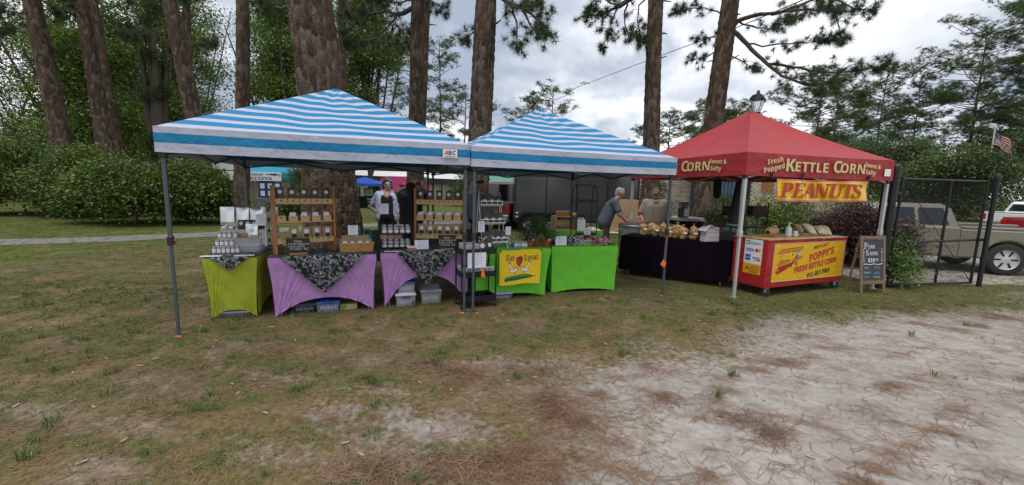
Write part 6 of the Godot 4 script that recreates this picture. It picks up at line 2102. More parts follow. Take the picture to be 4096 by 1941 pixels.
func food_mat(a: Color, b: Color, c: Color, freq := 0.06) -> StandardMaterial3D:
	var m := mat(Color.WHITE, 0.6)
	m.albedo_texture = noise_tex(freq, FastNoiseLite.TYPE_CELLULAR, 3, 256, false, 1.0, [PackedFloat32Array([0.0, 0.35, 0.7, 1.0]), PackedColorArray([a, b, c, a.lerp(c, 0.5)])])
	m.normal_enabled = true
	m.normal_texture = noise_tex(freq, FastNoiseLite.TYPE_CELLULAR, 3, 256, true, 6.0)
	return triplanar(m, Vector3(7, 7, 7))

func make_stand() -> void:
	# red cart
	var yaw := 0.405
	var CX := at(4.697, 0, -6.839, yaw)
	var red := mat(lin(0.34, 0.018, 0.024), 0.42)
	red.roughness_texture = noise_tex(0.03, FastNoiseLite.TYPE_SIMPLEX, 4, 128)
	var ct := thing("kettle_corn_cart", "red wheeled cart with yellow biplane sign", "cart", CX)
	var b := MB.new()
	b.bx(Vector3(0, 0.515, 0), Vector3(1.98, 0.75, 0.60), 0.008)
	part(ct, "box", b, red)
	var tp := MB.new()
	tp.bx(Vector3(0, 0.894, 0), Vector3(2.0, 0.014, 0.62), 0.004)
	part(ct, "counter", tp, food_mat_flat())
	for s in [[-0.9, 0.26], [-0.9, -0.24], [0.86, 0.26], [0.86, -0.24]]:
		var w := MB.new()
		w.lathe([[0.02, -0.02], [0.058, -0.022], [0.065, -0.012], [0.065, 0.012], [0.058, 0.022], [0.02, 0.02]], 20, Transform3D(Basis(Vector3.UP, 0.5) * Basis(Vector3.BACK, PI / 2), Vector3(s[0], 0.066, s[1])))
		var wo := part(ct, "caster", w, M.rubber)
		var fk := MB.new()
		fk.box(at(s[0], 0.132, s[1]), Vector3(0.07, 0.012, 0.07), 0.002)
		for q in [-1, 1]: fk.box(at(s[0], 0.10, s[1], 0.5) * at(q * 0.028, 0, 0), Vector3(0.004, 0.075, 0.03))
		part(wo, "fork", fk, M.steel)
	# front sign
	var im := canvas(768, 250, Color(0.86, 0.66, 0.03))
	var dk := Color(0.20, 0.12, 0.06)
	var og := Color(0.76, 0.47, 0.10)
	var rd := Color(0.66, 0.10, 0.10)
	var V := func(a: Array) -> Array:
		var o := []
		for p in a: o.append(Vector2(p[0], p[1]))
		return o
	poly(im, V.call([[40, 62], [70, 38], [310, 24], [278, 50], [240, 56], [26, 68]]), dk)
	poly(im, V.call([[42, 60], [72, 41], [304, 27], [274, 48], [238, 53], [32, 65]]), og)
	poly(im, V.call([[26, 186], [58, 152], [190, 128], [250, 60], [264, 80], [252, 116], [150, 168], [78, 196], [44, 204]]), rd)
	stroke(im, V.call([[90, 190], [190, 140], [250, 100]]), 2.0, dk)
	poly(im, V.call([[44, 138], [70, 112], [150, 108], [178, 112], [160, 128], [40, 146]]), dk)
	poly(im, V.call([[47, 136], [72, 115], [150, 111], [172, 114], [156, 126], [46, 143]]), og)
	poly(im, V.call([[196, 108], [300, 88], [284, 108], [188, 132]]), dk)
	poly(im, V.call([[198, 110], [294, 91], [280, 106], [192, 129]]), og)
	for p in [[66, 66, 74, 114], [84, 64, 78, 114], [232, 54, 262, 92], [250, 52, 246, 96]]: stroke(im, V.call([[p[0], p[1]], [p[2], p[3]]]), 1.6, dk)
	ell(im, 258, 74, 17, 26, Color(0.55, 0.55, 0.55), 0.2)
	ell(im, 262, 72, 9, 14, Color(0.82, 0.82, 0.82), 0.2)
	stroke(im, V.call([[252, 40], [272, 108]]), 3, Color(0.35, 0.3, 0.28))
	ell(im, 176, 68, 9, 11, Color(0.9, 0.78, 0.5)); ell(im, 190, 76, 7, 9, Color(0.3, 0.25, 0.3))
	for p in [[186, 150], [238, 140]]:
		ell(im, p[0], p[1], 9, 12, Color(0.14, 0.12, 0.11)); ell(im, p[0], p[1], 4, 5, Color(0.5, 0.45, 0.4))
	stroke(im, V.call([[186, 148], [196, 122]]), 2.5, dk); stroke(im, V.call([[238, 138], [226, 118]]), 2.5, dk)
	poly(im, V.call([[20, 176], [60, 168], [64, 180], [24, 194]]), og)
	for p in [[96, 222], [236, 232], [680, 60], [664, 160], [672, 206], [320, 30], [40, 18], [560, 222]]:
		for q in 5: ell(im, p[0] + (q * 13) % 17 - 8, p[1] + (q * 7) % 13 - 6, 5.5, 4.5, Color(0.90, 0.82, 0.42))
		for q in 4: stroke(im, [Vector2(p[0] - 8 + q * 4, p[1] - 5 + (q * 5) % 9), Vector2(p[0] - 4 + q * 4, p[1] + 3)], 1.2, Color(0.45, 0.35, 0.1))
	var sg := MB.new()
	sg.quad(Vector3(-0.85, 0.235, 0.303), Vector3(0.935, 0.235, 0.303), Vector3(0.935, 0.83, 0.303), Vector3(-0.85, 0.83, 0.303))
	var so := part(ct, "front_sign", sg, print_mat(im, 0.45))
	var fr := MB.new()
	for e in [[Vector3(0.0425, 0.232, 0.304), Vector3(1.80, 0.006, 0.004)], [Vector3(0.0425, 0.833, 0.304), Vector3(1.80, 0.006, 0.004)], [Vector3(-0.853, 0.5325, 0.304), Vector3(0.006, 0.607, 0.004)], [Vector3(0.938, 0.5325, 0.304), Vector3(0.006, 0.607, 0.004)]]: fr.bx(e[0], e[1])
	part(so, "sign_edge", fr, mat(lin(0.5, 0.48, 0.4), 0.5))
	var rl := mat(lin(0.50, 0.035, 0.03), 0.5)
	var sh := mat(lin(0.16, 0.025, 0.015), 0.6)
	var zf := 0.3055
	for q in 2:
		var m: Material = sh if q == 0 else rl
		var o := Vector3(0.007, -0.008, -0.0008) * (1 - q)
		letters(so, "POPPY'S", 0.118, m, Transform3D(Basis(Vector3.BACK, 0.185), Vector3(0.325, 0.63, zf) + o), "Droid Sans", true, 1.02, 0.12)
		letters(so, "FRESH KETTLE CORN", 0.088, m, Transform3D(Basis(Vector3.BACK, 0.125), Vector3(0.20, 0.462, zf) + o), "Droid Sans", true, 0.93, 0.12)
	letters(so, "912-387-7069", 0.075, M.ink, Transform3D(Basis(Vector3.BACK, 0.115), Vector3(0.295, 0.318, zf)), "Droid Sans", true, 0.93, 0.1)
	letters(so, "SWEET & SALTY", 0.05, M.ink, Transform3D(Basis(Vector3.BACK, 0.15), Vector3(0.285, 0.765, zf)), "Droid Sans", false, 0.82, 0.1)
	# payment sign on the cart's end
	var p2 := canvas(256, 480, Color(0.83, 0.85, 0.88))
	p2.fill_rect(Rect2i(0, 340, 256, 140), Color(0.80, 0.62, 0.08))
	p2.fill_rect(Rect2i(20, 24, 54, 54), Color(0.1, 0.1, 0.12)); p2.fill_rect(Rect2i(30, 34, 34, 34), Color(0.86, 0.88, 0.9)); p2.fill_rect(Rect2i(40, 44, 14, 14), Color(0.1, 0.1, 0.12))
	ell(p2, 178, 150, 26, 26, Color(0.82, 0.10, 0.12)); ell(p2, 212, 150, 26, 26, Color(0.92, 0.60, 0.10)); ell(p2, 195, 150, 9, 19, Color(0.90, 0.38, 0.10))
	p2.fill_rect(Rect2i(20, 218, 76, 80), Color(0.05, 0.22, 0.58))
	scribble(p2, 24, 246, 68, 8, Color(0.75, 0.82, 0.92), 5); scribble(p2, 24, 264, 68, 8, Color(0.75, 0.82, 0.92), 6)
	poly(p2, [Vector2(120, 296), Vector2(240, 262), Vector2(244, 296)], Color(0.88, 0.42, 0.10))
	poly(p2, [Vector2(30, 424), Vector2(66, 384), Vector2(84, 396), Vector2(52, 432)], rd)
	stroke(p2, [Vector2(24, 396), Vector2(84, 372)], 6, og); stroke(p2, [Vector2(22, 430), Vector2(80, 420)], 6, og)
	var SX := Transform3D(Basis(Vector3.UP, -PI / 2), Vector3(-0.993, 0, 0.06))
	var ps := MB.new()
	ps.quad(SX * Vector3(-0.15, 0.33, 0), SX * Vector3(0.15, 0.33, 0), SX * Vector3(0.15, 0.88, 0), SX * Vector3(-0.15, 0.88, 0))
	var po := part(ct, "payment_sign", ps, print_mat(p2, 0.45))
	letters(po, "Square", 0.042, mat(lin(0.1, 0.1, 0.11), 0.6), SX * at(0.035, 0.82, 0.002), "Droid Sans", false, 0.9)
	letters(po, "VISA", 0.048, mat(lin(0.015, 0.05, 0.30), 0.6), SX * at(-0.055, 0.708, 0.002), "Droid Sans", true, 0.95, 0.2)
	letters(po, "DISCOVER", 0.022, M.ink, SX * at(0.06, 0.587, 0.002), "Droid Sans", true, 0.8)
	letters(po, "POPPY'S", 0.03, rl, SX * at(0.055, 0.44, 0.002), "Droid Sans", true, 0.9)
	letters(po, "FRESH KETTLE CORN", 0.02, rl, SX * at(0.035, 0.40, 0.002), "Droid Sans", true, 0.75)
	letters(po, "912-387-7069", 0.017, M.ink, SX * at(0.04, 0.362, 0.002), "Droid Sans", true, 0.85)
	# goods on the cart
	var nut := food_mat(lin(0.20, 0.075, 0.025), lin(0.34, 0.16, 0.06), lin(0.52, 0.34, 0.18))
	var pop := food_mat(lin(0.55, 0.40, 0.17), lin(0.70, 0.58, 0.33), lin(0.80, 0.74, 0.58), 0.08)
	var brn := food_mat(lin(0.20, 0.12, 0.05), lin(0.34, 0.22, 0.10), lin(0.42, 0.30, 0.16), 0.08)
	var lg := lumpy_bag(0.15, 0.30, 0.16, 0.016, 3, true)
	var lb := thing("pork_skin_bag", "clear bag of orange pork skins lying on the red cart", "snack bag", CX * at(-0.70, 0.985, 0.06, 0.15) * Transform3D(Basis(Vector3.BACK, -PI / 2 + 0.08), Vector3.ZERO))
	part(lb, "filled_bag", lg, nut)
	var sl := MB.new()
	sl.bx(Vector3(-0.085, 0.17, 0.02), Vector3(0.003, 0.07, 0.05))
	part(lb, "label_slip", sl, M.paper)
	var spots := [[0.36, -0.05, 0.20, 0.15, brn, "brown popcorn bag behind the paler ones on the cart"], [0.47, 0.07, 0.24, 0.17, pop, "plump popcorn bag nearest the pump bottle on the cart"], [0.66, 0.10, 0.20, 0.16, pop, "slim popcorn bag between two plump ones on the cart"], [0.80, 0.08, 0.26, 0.17, pop, "popcorn bag slumped at the cart's far end"]]
	for k in 4:
		var s: Array = spots[k]
		var tl := Basis(Vector3.UP, 0.5 - 0.25 * k) * Basis(Vector3.RIGHT, -0.75 - 0.12 * k) * Basis(Vector3.BACK, -0.12 - 0.12 * k)
		var bo := thing("popcorn_bag", s[5], "snack bag", CX * Transform3D(tl, Vector3(s[0], 0.935, s[1])), "popcorn bags on the red cart")
		part(bo, "filled_bag", pillow_bag(s[3], s[2], 0.12, 20 + k), s[4])
	var pb := thing("pump_bottle", "clear sanitizer pump bottle on the red cart", "bottle", CX * at(-0.18, 0.902, 0.05))
	var q1 := MB.new()
	q1.lathe([[0.001, 0], [0.043, 0], [0.046, 0.01], [0.046, 0.13], [0.03, 0.16], [0.015, 0.17], [0.015, 0.18], [0.0, 0.18]], 16)
	part(pb, "bottle", q1, mat(lin(0.62, 0.66, 0.66), 0.15))
	var q2 := MB.new()
	q2.tube([Vector3(0, 0.178, 0), Vector3(0, 0.225, 0)], 0.01, 8)
	q2.tube([Vector3(0, 0.222, 0), Vector3(0.045, 0.225, 0.01)], 0.007, 6)
	part(pb, "pump", q2, M.white)
	var q3 := MB.new()
	q3.grid(6, 1, func(u, v): return Vector3(sin((u - 0.5) * 1.8) * 0.0475, lerpf(0.03, 0.11, v), cos((u - 0.5) * 1.8) * 0.0475))
	part(pb, "label_slip", q3, M.slip)
	var cp := MB.new()
	cp.lathe([[0.001, 0], [0.024, 0], [0.036, 0.095], [0.034, 0.095], [0.022, 0.005]], 14)
	solo("paper_cup", cp, M.white, "white paper cup beside the pump bottle on the cart", "cup", CX * at(-0.075, 0.902, 0.10))
	var nap := MB.new()
	nap.bx(Vector3(0, 0.012, 0), Vector3(0.16, 0.02, 0.12), 0.004)
	solo("napkin_stack", nap, M.white, "low white napkin stack behind the cup on the cart", "napkins", CX * at(0.10, 0.902, -0.05))
	# A-frame chalkboard beside the cart
	var AX := at(5.93, 0, -6.70, 0.23)
	var af := thing("a_frame_chalkboard", "brown framed sidewalk chalkboard advertising pork skins", "sign", AX)
	for face in 2:
		var T := Transform3D(Basis(Vector3.RIGHT, (-0.12 if face == 0 else 0.12)), Vector3(0, 0.0, 0.115 if face == 0 else -0.125))
		for s in [-1, 1]:
			var r := MB.new()
			r.box(T * at(s * 0.24, 0.48, 0), Vector3(0.05 if face == 0 else 0.03, 0.955, 0.022), 0.004)
			part(af, "stile", r, M.dark_wood)
		if face == 0:
			for y in [0.925, 0.19]:
				var r := MB.new()
				r.box(T * at(0, y, 0), Vector3(0.43, 0.06, 0.021), 0.004)
				part(af, "rail", r, M.dark_wood)
			var pn := MB.new()
			pn.box(T * at(0, 0.557, -0.002), Vector3(0.43, 0.674, 0.008))
			var pano := part(af, "panel", pn, mat(lin(0.045, 0.05, 0.058), 0.85))
			var ch := mat(lin(0.62, 0.62, 0.62), 0.95)
			letters(pano, "P", 0.10, ch, T * at(-0.155, 0.795, 0.003), "Droid Serif", false, 0.9)
			letters(pano, "ORK", 0.06, ch, T * at(-0.035, 0.775, 0.003), "Droid Sans", false, 0.95)
			letters(pano, "S", 0.09, ch, T * at(-0.12, 0.675, 0.003), "Droid Serif", false, 1.0)
			letters(pano, "KINS", 0.06, ch, T * at(0.02, 0.665, 0.003), "Droid Sans", false, 1.0)
			letters(pano, "$10", 0.07, ch, T * at(-0.03, 0.555, 0.003), "Droid Serif", true, 0.9)
			letters(pano, "00", 0.04, ch, T * at(0.085, 0.565, 0.003), "Droid Sans", false, 0.9)
			var fw := "FRESH"
			var fd := "FRIED"
			for k in 5:
				letters(pano, fw[k], 0.034, ch, T * at(-0.195, 0.725 - k * 0.045, 0.003), "Droid Sans", false, 1.2)
				letters(pano, fd[k], 0.034, ch, T * at(0.19, 0.735 - k * 0.046, 0.003), "Droid Sans", false, 1.2)
			var wv := MB.new()
			var wp := []
			for k in 17: wp.append(T * Vector3(-0.2 + k * 0.025, 0.488 + 0.006 * sin(k * 0.9), 0.0035))
			wv.tube(wp, 0.006, 4)
			part(pano, "wavy_line", wv, ch)
			letters(pano, "Reg -", 0.04, mat(lin(0.3, 0.32, 0.36), 0.95), T * at(-0.12, 0.435, 0.003), "Droid Serif", false, 1.0)
			letters(pano, "BBQ", 0.045, mat(lin(0.16, 0.22, 0.30), 0.95), T * at(0.09, 0.435, 0.003), "Droid Sans", false, 1.1)
			letters(pano, "Sweet", 0.042, mat(lin(0.06, 0.42, 0.28), 0.95), T * at(-0.115, 0.355, 0.003), "Droid Sans", true, 0.9)
			letters(pano, "Salt", 0.042, mat(lin(0.10, 0.22, 0.50), 0.95), T * at(0.085, 0.345, 0.003), "Droid Serif", true, 1.1)
			letters(pano, "Chili -", 0.034, mat(lin(0.5, 0.12, 0.22), 0.95), T * at(-0.12, 0.285, 0.003), "Droid Serif", false, 1.0)
			letters(pano, "Smoky", 0.034, mat(lin(0.42, 0.38, 0.22), 0.95), T * at(0.085, 0.28, 0.003), "Droid Serif", false, 1.0)
	# black clothed table of peanut bags
	var BX := at(2.87 + 0.155, 0, -7.25 - 0.24, -0.57)
	var bt := thing("black_cloth_table", "table under a purple black cloth with snack bags", "table", BX)
	var blk := mat(lin(0.007, 0.0045, 0.008), 1.0)
	blk.metallic_specular = 0.12
	var dr := MB.new()
	var tw := 1.86
	var td := 0.64
	dr.grid(20, 4, func(u, v): return Vector3((u - 0.5) * tw, 0.742 + 0.001 * sin(u * 30.0), lerpf(td * 0.5, -td * 0.5, v)))
	for k in 4:
		var R := Transform3D(Basis(Vector3.UP, k * PI / 2), Vector3.ZERO)
		var sw := tw if k % 2 == 0 else td
		var sd := td if k % 2 == 0 else tw
		dr.grid(40, 8, func(u, v): return R * Vector3((u - 0.5) * sw, lerpf(0.10, 0.742, v), sd * 0.5 + (1.0 - v) * (0.03 + 0.018 * sin(u * sw * 22.0) * sin(u * PI))))
	part(bt, "cloth", dr, blk)
	for s in [[-0.8, 0.2], [0.8, 0.2], [-0.8, -0.2], [0.8, -0.2]]:
		var r := MB.new()
		r.tube([Vector3(s[0], 0, s[1]), Vector3(s[0] * 0.97, 0.735, s[1])], 0.013, 8)
		part(bt, "leg", r, M.steel)
	for k in 8:
		var s := [[-0.60, 0.02], [-0.46, -0.04], [-0.37, 0.06], [-0.24, 0.03], [-0.13, 0.13], [0.02, 0.10], [0.14, 0.19], [0.30, 0.13]][k] as Array
		var bo := thing("snack_bag", "%s tied bag of orange snacks counted from the steel tub" % ORD[k], "snack bag", BX * at(s[0], 0.744, s[1], k * 0.7), "tied snack bags on the black table")
		part(bo, "filled_bag", lumpy_bag(0.165 + 0.02 * (k % 3), 0.27 + 0.03 * (k % 2), 0.14, 0.04, 40 + k, true), brn if k < 3 else nut)
		var tg := MB.new()
		tg.box(Transform3D(Basis(Vector3.UP, -k * 0.7 + 0.6) * Basis(Vector3.RIGHT, -0.25), Basis(Vector3.UP, -k * 0.7 + 0.6) * Vector3(0, 0.13, 0.096)), Vector3(0.06, 0.024, 0.002))
		part(bo, "label_slip", tg, M.paper)
	var cl := thing("cooler_bag", "white quilted cooler bag with pink side on black table", "cooler bag", BX * at(0.56, 0.744, 0.08, 0.75))
	var c1 := MB.new()
	c1.prism([Vector2(-0.13, 0), Vector2(0.13, 0), Vector2(0.118, 0.25), Vector2(-0.118, 0.25)], -0.09, 0.09, Transform3D.IDENTITY, 0.012)
	part(cl, "body", c1, mat(lin(0.58, 0.52, 0.56), 0.5))
	var c2 := MB.new()
	c2.prism([Vector2(-0.085, 0.005), Vector2(0.085, 0.005), Vector2(0.08, 0.24), Vector2(-0.08, 0.24)], 0.127, 0.133, Transform3D(Basis(Vector3.UP, PI / 2), Vector3.ZERO))
	part(cl, "side_panel", c2, mat(lin(0.42, 0.05, 0.12), 0.6))
	for y in [0.085, 0.165]:
		var c3 := MB.new()
		c3.bx(Vector3(0, y, 0.092), Vector3(0.24, 0.005, 0.004))
		part(cl, "seam", c3, mat(lin(0.25, 0.23, 0.25), 0.7))
	var c4 := MB.new()
	c4.grid(12, 8, func(u, v): return Vector3(lerpf(-0.16, 0.16, u), 0.255 + 0.03 * sin(u * 7.0) * sin(v * 5.0 + 1.0) - 0.07 * pow(absf(u * 2.0 - 1.0), 3.0), lerpf(0.12, -0.12, v)))
	part(cl, "lid_flap", c4, mat(lin(0.60, 0.57, 0.56), 0.6))
	# galvanised tub on its stand, the boxes and the cooking gear
	var TX := at(2.98, 0, -8.98, 0.08)
	var tub := thing("galvanised_tub", "oval galvanised steel tub with dark lid on a stand", "tub", TX)
	var ov := MB.new()
	ov.lathe([[0.001, 0.36], [0.60, 0.36], [0.635, 0.38], [0.64, 0.46], [0.648, 0.468], [0.64, 0.476], [0.645, 0.72], [0.653, 0.728], [0.645, 0.736], [0.65, 0.83], [0.67, 0.84], [0.67, 0.852], [0.64, 0.85]], 40, Transform3D.IDENTITY, 1.0, 0.52)
	part(tub, "wall", ov, M.galv)
	var lid := MB.new()
	lid.lathe([[0.665, 0.853], [0.66, 0.872], [0.5, 0.886], [0.001, 0.892]], 40, Transform3D.IDENTITY, 1.0, 0.52)
	part(tub, "lid", lid, mat(lin(0.02, 0.022, 0.025), 0.5))
	for s in [-1, 1]:
		var hd := MB.new()
		hd.tube([Vector3(s * 0.645, 0.76, 0.07), Vector3(s * 0.70, 0.70, 0.06), Vector3(s * 0.70, 0.70, -0.06), Vector3(s * 0.645, 0.76, -0.07)], 0.007, 6)
		part(tub, "handle", hd, M.steel)
	for s in [[-0.42, 0.16], [0.42, 0.16], [-0.42, -0.16], [0.42, -0.16]]:
		var lgm := MB.new()
		lgm.bx(Vector3(s[0], 0.18, s[1]), Vector3(0.045, 0.36, 0.045), 0.003)
		part(tub, "stand_leg", lgm, M.black_metal)
	var bxs := [[3.02, 0.93, -10.95, 0.52, 0.42, 0.1, "large cardboard box stacked at the top behind the men"], [2.78, 0.50, -10.95, 0.42, 0.42, 0.0, "cardboard box under the top one nearest the trailer"], [3.25, 0.50, -10.9, 0.42, 0.42, -0.1, "cardboard box under the top one near the capped man"]]
	for k in 3:
		var s: Array = bxs[k]
		var bo := thing("cardboard_box", s[6], "box", at(s[0], s[1], s[2], s[5]), "cardboard boxes")
		var cbm := MB.new()
		cbm.bx(Vector3(0, s[4] * 0.5 + 0.002, 0), Vector3(s[3], s[4], 0.36), 0.004)
		part(bo, "carton", cbm, M.cardboard)
		var tape := MB.new()
		tape.bx(Vector3(0, s[4] + 0.003, 0), Vector3(s[3], 0.002, 0.05))
		part(bo, "tape", tape, M.kraft)
		var lbm := MB.new()
		lbm.bx(Vector3(s[3] * 0.28, s[4] * 0.78, 0.182), Vector3(0.11, 0.09, 0.002))
		part(bo, "pink_label", lbm, mat(lin(0.75, 0.2, 0.2), 0.7))
	var st := thing("folding_stand", "low white topped stand carrying the cardboard boxes", "table", at(3.02, 0, -10.93))
	var s1 := MB.new()
	s1.bx(Vector3(0, 0.485, 0), Vector3(1.05, 0.028, 0.5), 0.005)
	part(st, "table_top", s1, M.white)
	for s in [[-0.48, 0.2], [0.48, 0.2], [-0.48, -0.2], [0.48, -0.2]]:
		var r := MB.new()
		r.tube([Vector3(s[0], 0, s[1]), Vector3(s[0], 0.475, s[1])], 0.013, 6)
		part(st, "leg", r, M.steel)
	var kt := thing("popping_kettle", "wide dark popping kettle with steel rim on legs", "kettle", at(4.08, 0, -9.7))
	var k1 := MB.new()
	k1.lathe([[0.001, 0.60], [0.34, 0.62], [0.42, 0.74], [0.44, 0.90], [0.46, 0.92], [0.46, 0.935], [0.43, 0.94]], 32)
	part(kt, "drum", k1, mat(lin(0.03, 0.03, 0.032), 0.35, 0.6))
	var k2 := MB.new()
	k2.lathe([[0.44, 0.94], [0.43, 0.985], [0.40, 1.0], [0.001, 1.005]], 32)
	part(kt, "lid", k2, mat(lin(0.42, 0.42, 0.42), 0.4, 0.5))
	for a in 4:
		var r := MB.new()
		r.tube([Vector3(cos(a * PI / 2 + 0.6) * 0.3, 0.63, sin(a * PI / 2 + 0.6) * 0.3), Vector3(cos(a * PI / 2 + 0.6) * 0.38, 0, sin(a * PI / 2 + 0.6) * 0.38)], 0.016, 6)
		part(kt, "leg", r, M.black_metal)
	var sc := thing("mixer_scale", "steel fronted machine with a steel bowl on top", "machine", at(4.0, 1.006, -9.62, 0.2))
	var m1 := MB.new()
	m1.bx(Vector3(0, 0.11, 0), Vector3(0.19, 0.22, 0.17), 0.01)
	part(sc, "housing", m1, mat(lin(0.05, 0.05, 0.052), 0.4))
	var m2 := MB.new()
	m2.bx(Vector3(0.03, 0.115, 0.088), Vector3(0.13, 0.19, 0.006), 0.002)
	part(sc, "front_plate", m2, mat(lin(0.5, 0.5, 0.49), 0.35, 0.6))
	var m3 := MB.new()
	m3.lathe([[0.001, 0.225], [0.09, 0.225], [0.12, 0.27], [0.13, 0.36], [0.138, 0.362], [0.12, 0.355], [0.1, 0.26]], 24)
	part(sc, "bowl", m3, M.steel)
	var hs := thing("exhaust_hose", "black ribbed hose hanging behind the silver leg", "hose", at(4.53, 0, -8.35))
	var h1 := MB.new()
	var prof := []
	for i in 61:
		var y := 0.98 + i * 0.0142
		var tpr := lerpf(0.105, 0.045, i / 60.0)
		prof.append([tpr + (0.006 if i % 2 == 0 else 0.0), y])
	h1.lathe(prof, 20, Transform3D(Basis(Vector3.BACK, -0.05), Vector3(-0.08, 0, 0)))
	part(hs, "ribbed_tube", h1, M.black_plastic)
	var h2 := MB.new()
	h2.lathe([[0.11, 0.90], [0.16, 0.95], [0.11, 0.985]], 20)
	h2.tube([Vector3(0, 0.0, 0), Vector3(0, 0.93, 0)], 0.02, 8)
	part(hs, "hood", h2, M.galv)
	var sb := MB.new()
	sb.lathe([[0.001, 1.47], [0.06, 1.485], [0.088, 1.54], [0.095, 1.65], [0.09, 1.80], [0.06, 1.86], [0.02, 1.875], [0.012, 2.02]], 20, Transform3D(Basis(Vector3.BACK, 0.06), Vector3(0.1, 0, 0)), 1.0, 0.5)
	solo("hanging_bag", sb, mat(lin(0.022, 0.018, 0.02), 0.8), "dark oblong bag hanging inside the red canopy", "bag", at(4.22, 0, -8.55, 0.2))
	var rk := thing("utility_shelf", "black utility shelf with a brown roll under the red canopy", "shelf", at(5.15, 0, -9.1, 0.1))
	for s in [[-0.42, 0.16], [0.42, 0.16], [-0.42, -0.16], [0.42, -0.16]]:
		var r := MB.new()
		r.tube([Vector3(s[0], 0, s[1]), Vector3(s[0], 1.40, s[1])], 0.012, 6)
		part(rk, "post", r, M.black_metal)
	for y in [0.5, 0.86, 1.12]:
		var r := MB.new()
		for k in 9: r.tube([Vector3(-0.42, y, -0.16 + k * 0.04), Vector3(0.42, y, -0.16 + k * 0.04)], 0.004, 4)
		r.bx(Vector3(0, y - 0.01, 0.16), Vector3(0.84, 0.03, 0.006))
		r.bx(Vector3(0, y - 0.01, -0.16), Vector3(0.84, 0.03, 0.006))
		part(rk, "wire_shelf", r, M.black_metal)
	var rl2 := MB.new()
	rl2.lathe([[0.001, 0], [0.12, 0], [0.12, 0.32], [0.03, 0.322], [0.03, 0.3]], 24)
	solo("paper_roll", rl2, mat(lin(0.21, 0.155, 0.115), 0.85), "upright brown paper roll on the utility shelf", "paper roll", at(5.02, 1.126, -9.06))
	var crt := MB.new()
	crt.bx(Vector3(0, 0.1, 0), Vector3(0.34, 0.2, 0.28), 0.004)
	solo("dark_carton", crt, mat(lin(0.055, 0.032, 0.026), 0.8), "dark brown carton on the utility shelf beside the roll", "carton", at(5.38, 1.126, -9.1, 0.1))
	solo("dark_carton", crt, mat(lin(0.03, 0.022, 0.02), 0.8), "nearly black carton on the utility shelf behind the leg", "carton", at(4.84, 1.126, -9.16, -0.1).scaled_local(Vector3(0.55, 0.9, 0.9)))
	var flp := MB.new()
	flp.grid(8, 6, func(u, v): return Vector3(lerpf(-0.34, 0.3, u), lerpf(0.0, 0.26 * (0.55 + 0.45 * u), v) , -0.08 * v + 0.05 * sin(u * 3.0)))
	solo("folded_cardboard", flp, mat(lin(0.09, 0.052, 0.035), 0.85), "dark folded cardboard sheet behind the red cart", "cardboard", at(4.85, 0.865, -8.98, 0.1))
	var gt := thing("work_table", "dark work table behind the snack bags", "table", at(4.05, 0, -8.4, -0.1))
	var g1 := MB.new()
	g1.bx(Vector3(0, 0.80, 0), Vector3(0.95, 0.03, 0.5), 0.005)
	g1.bx(Vector3(0, 0.62, 0.245), Vector3(0.93, 0.33, 0.012), 0.003)
	part(gt, "table_top", g1, mat(lin(0.055, 0.06, 0.062), 0.5))
	for s in [[-0.43, 0.21], [0.43, 0.21], [-0.43, -0.21], [0.43, -0.21]]:
		var r := MB.new()
		r.bx(Vector3(s[0], 0.395, s[1]), Vector3(0.03, 0.79, 0.03))
		part(gt, "leg", r, M.black_metal)
	var rag := MB.new()
	rag.grid(12, 8, func(u, v): return Vector3(lerpf(-0.12, 0.12, u), 0.012 + 0.035 * absf(sin(u * 5.0 + v * 3.0)) * sin(v * PI), lerpf(0.09, -0.09, v)))
	solo("blue_rag", rag, mat(lin(0.03, 0.06, 0.12), 0.9), "crumpled dark blue rag on the work table", "rag", at(3.85, 0.812, -8.35))

func food_mat_flat() -> StandardMaterial3D:
	var m := mat(Color.WHITE, 0.5)
	m.albedo_texture = noise_tex(0.02, FastNoiseLite.TYPE_SIMPLEX_SMOOTH, 5, 256, false, 1.0, [PackedFloat32Array([0.0, 0.45, 0.6, 1.0]), PackedColorArray([lin(0.35, 0.05, 0.03), lin(0.42, 0.22, 0.08), lin(0.5, 0.36, 0.14), lin(0.46, 0.32, 0.12)])])
	return triplanar(m, Vector3(1.2, 1.2, 1.2))

# ---------------------------------------------------------------- buildings, vehicles, fence
func wheel(par: Node, p: Vector3, r: float, w: float, rim: Material) -> void:
	var t := MB.new()
	var X := Transform3D(Basis(Vector3.RIGHT, PI / 2), p)
	t.lathe([[r * 0.62, -w * 0.5], [r * 0.9, -w * 0.5], [r, -w * 0.32], [r, w * 0.32], [r * 0.9, w * 0.5], [r * 0.62, w * 0.5]], 28, X)
	var o := part(par, "wheel", t, M.rubber)
	var d := MB.new()
	d.lathe([[r * 0.63, -w * 0.46], [r * 0.6, -w * 0.3], [r * 0.2, -w * 0.36], [0.001, -w * 0.4]], 24, X)
	d.lathe([[0.001, w * 0.4], [r * 0.2, w * 0.36], [r * 0.6, w * 0.3], [r * 0.63, w * 0.46]], 24, X)
	part(o, "rim", d, rim)
	for k in 6:
		var s := MB.new()
		var a := TAU * k / 6
		s.box(Transform3D(Basis(Vector3.BACK, a), p) * at(r * 0.40, 0, w * 0.36), Vector3(r * 0.34, r * 0.10, 0.012), 0.004)
		s.box(Transform3D(Basis(Vector3.BACK, a), p) * at(r * 0.40, 0, -w * 0.36), Vector3(r * 0.34, r * 0.10, 0.012), 0.004)
		part(o, "spoke", s, M.black_metal)

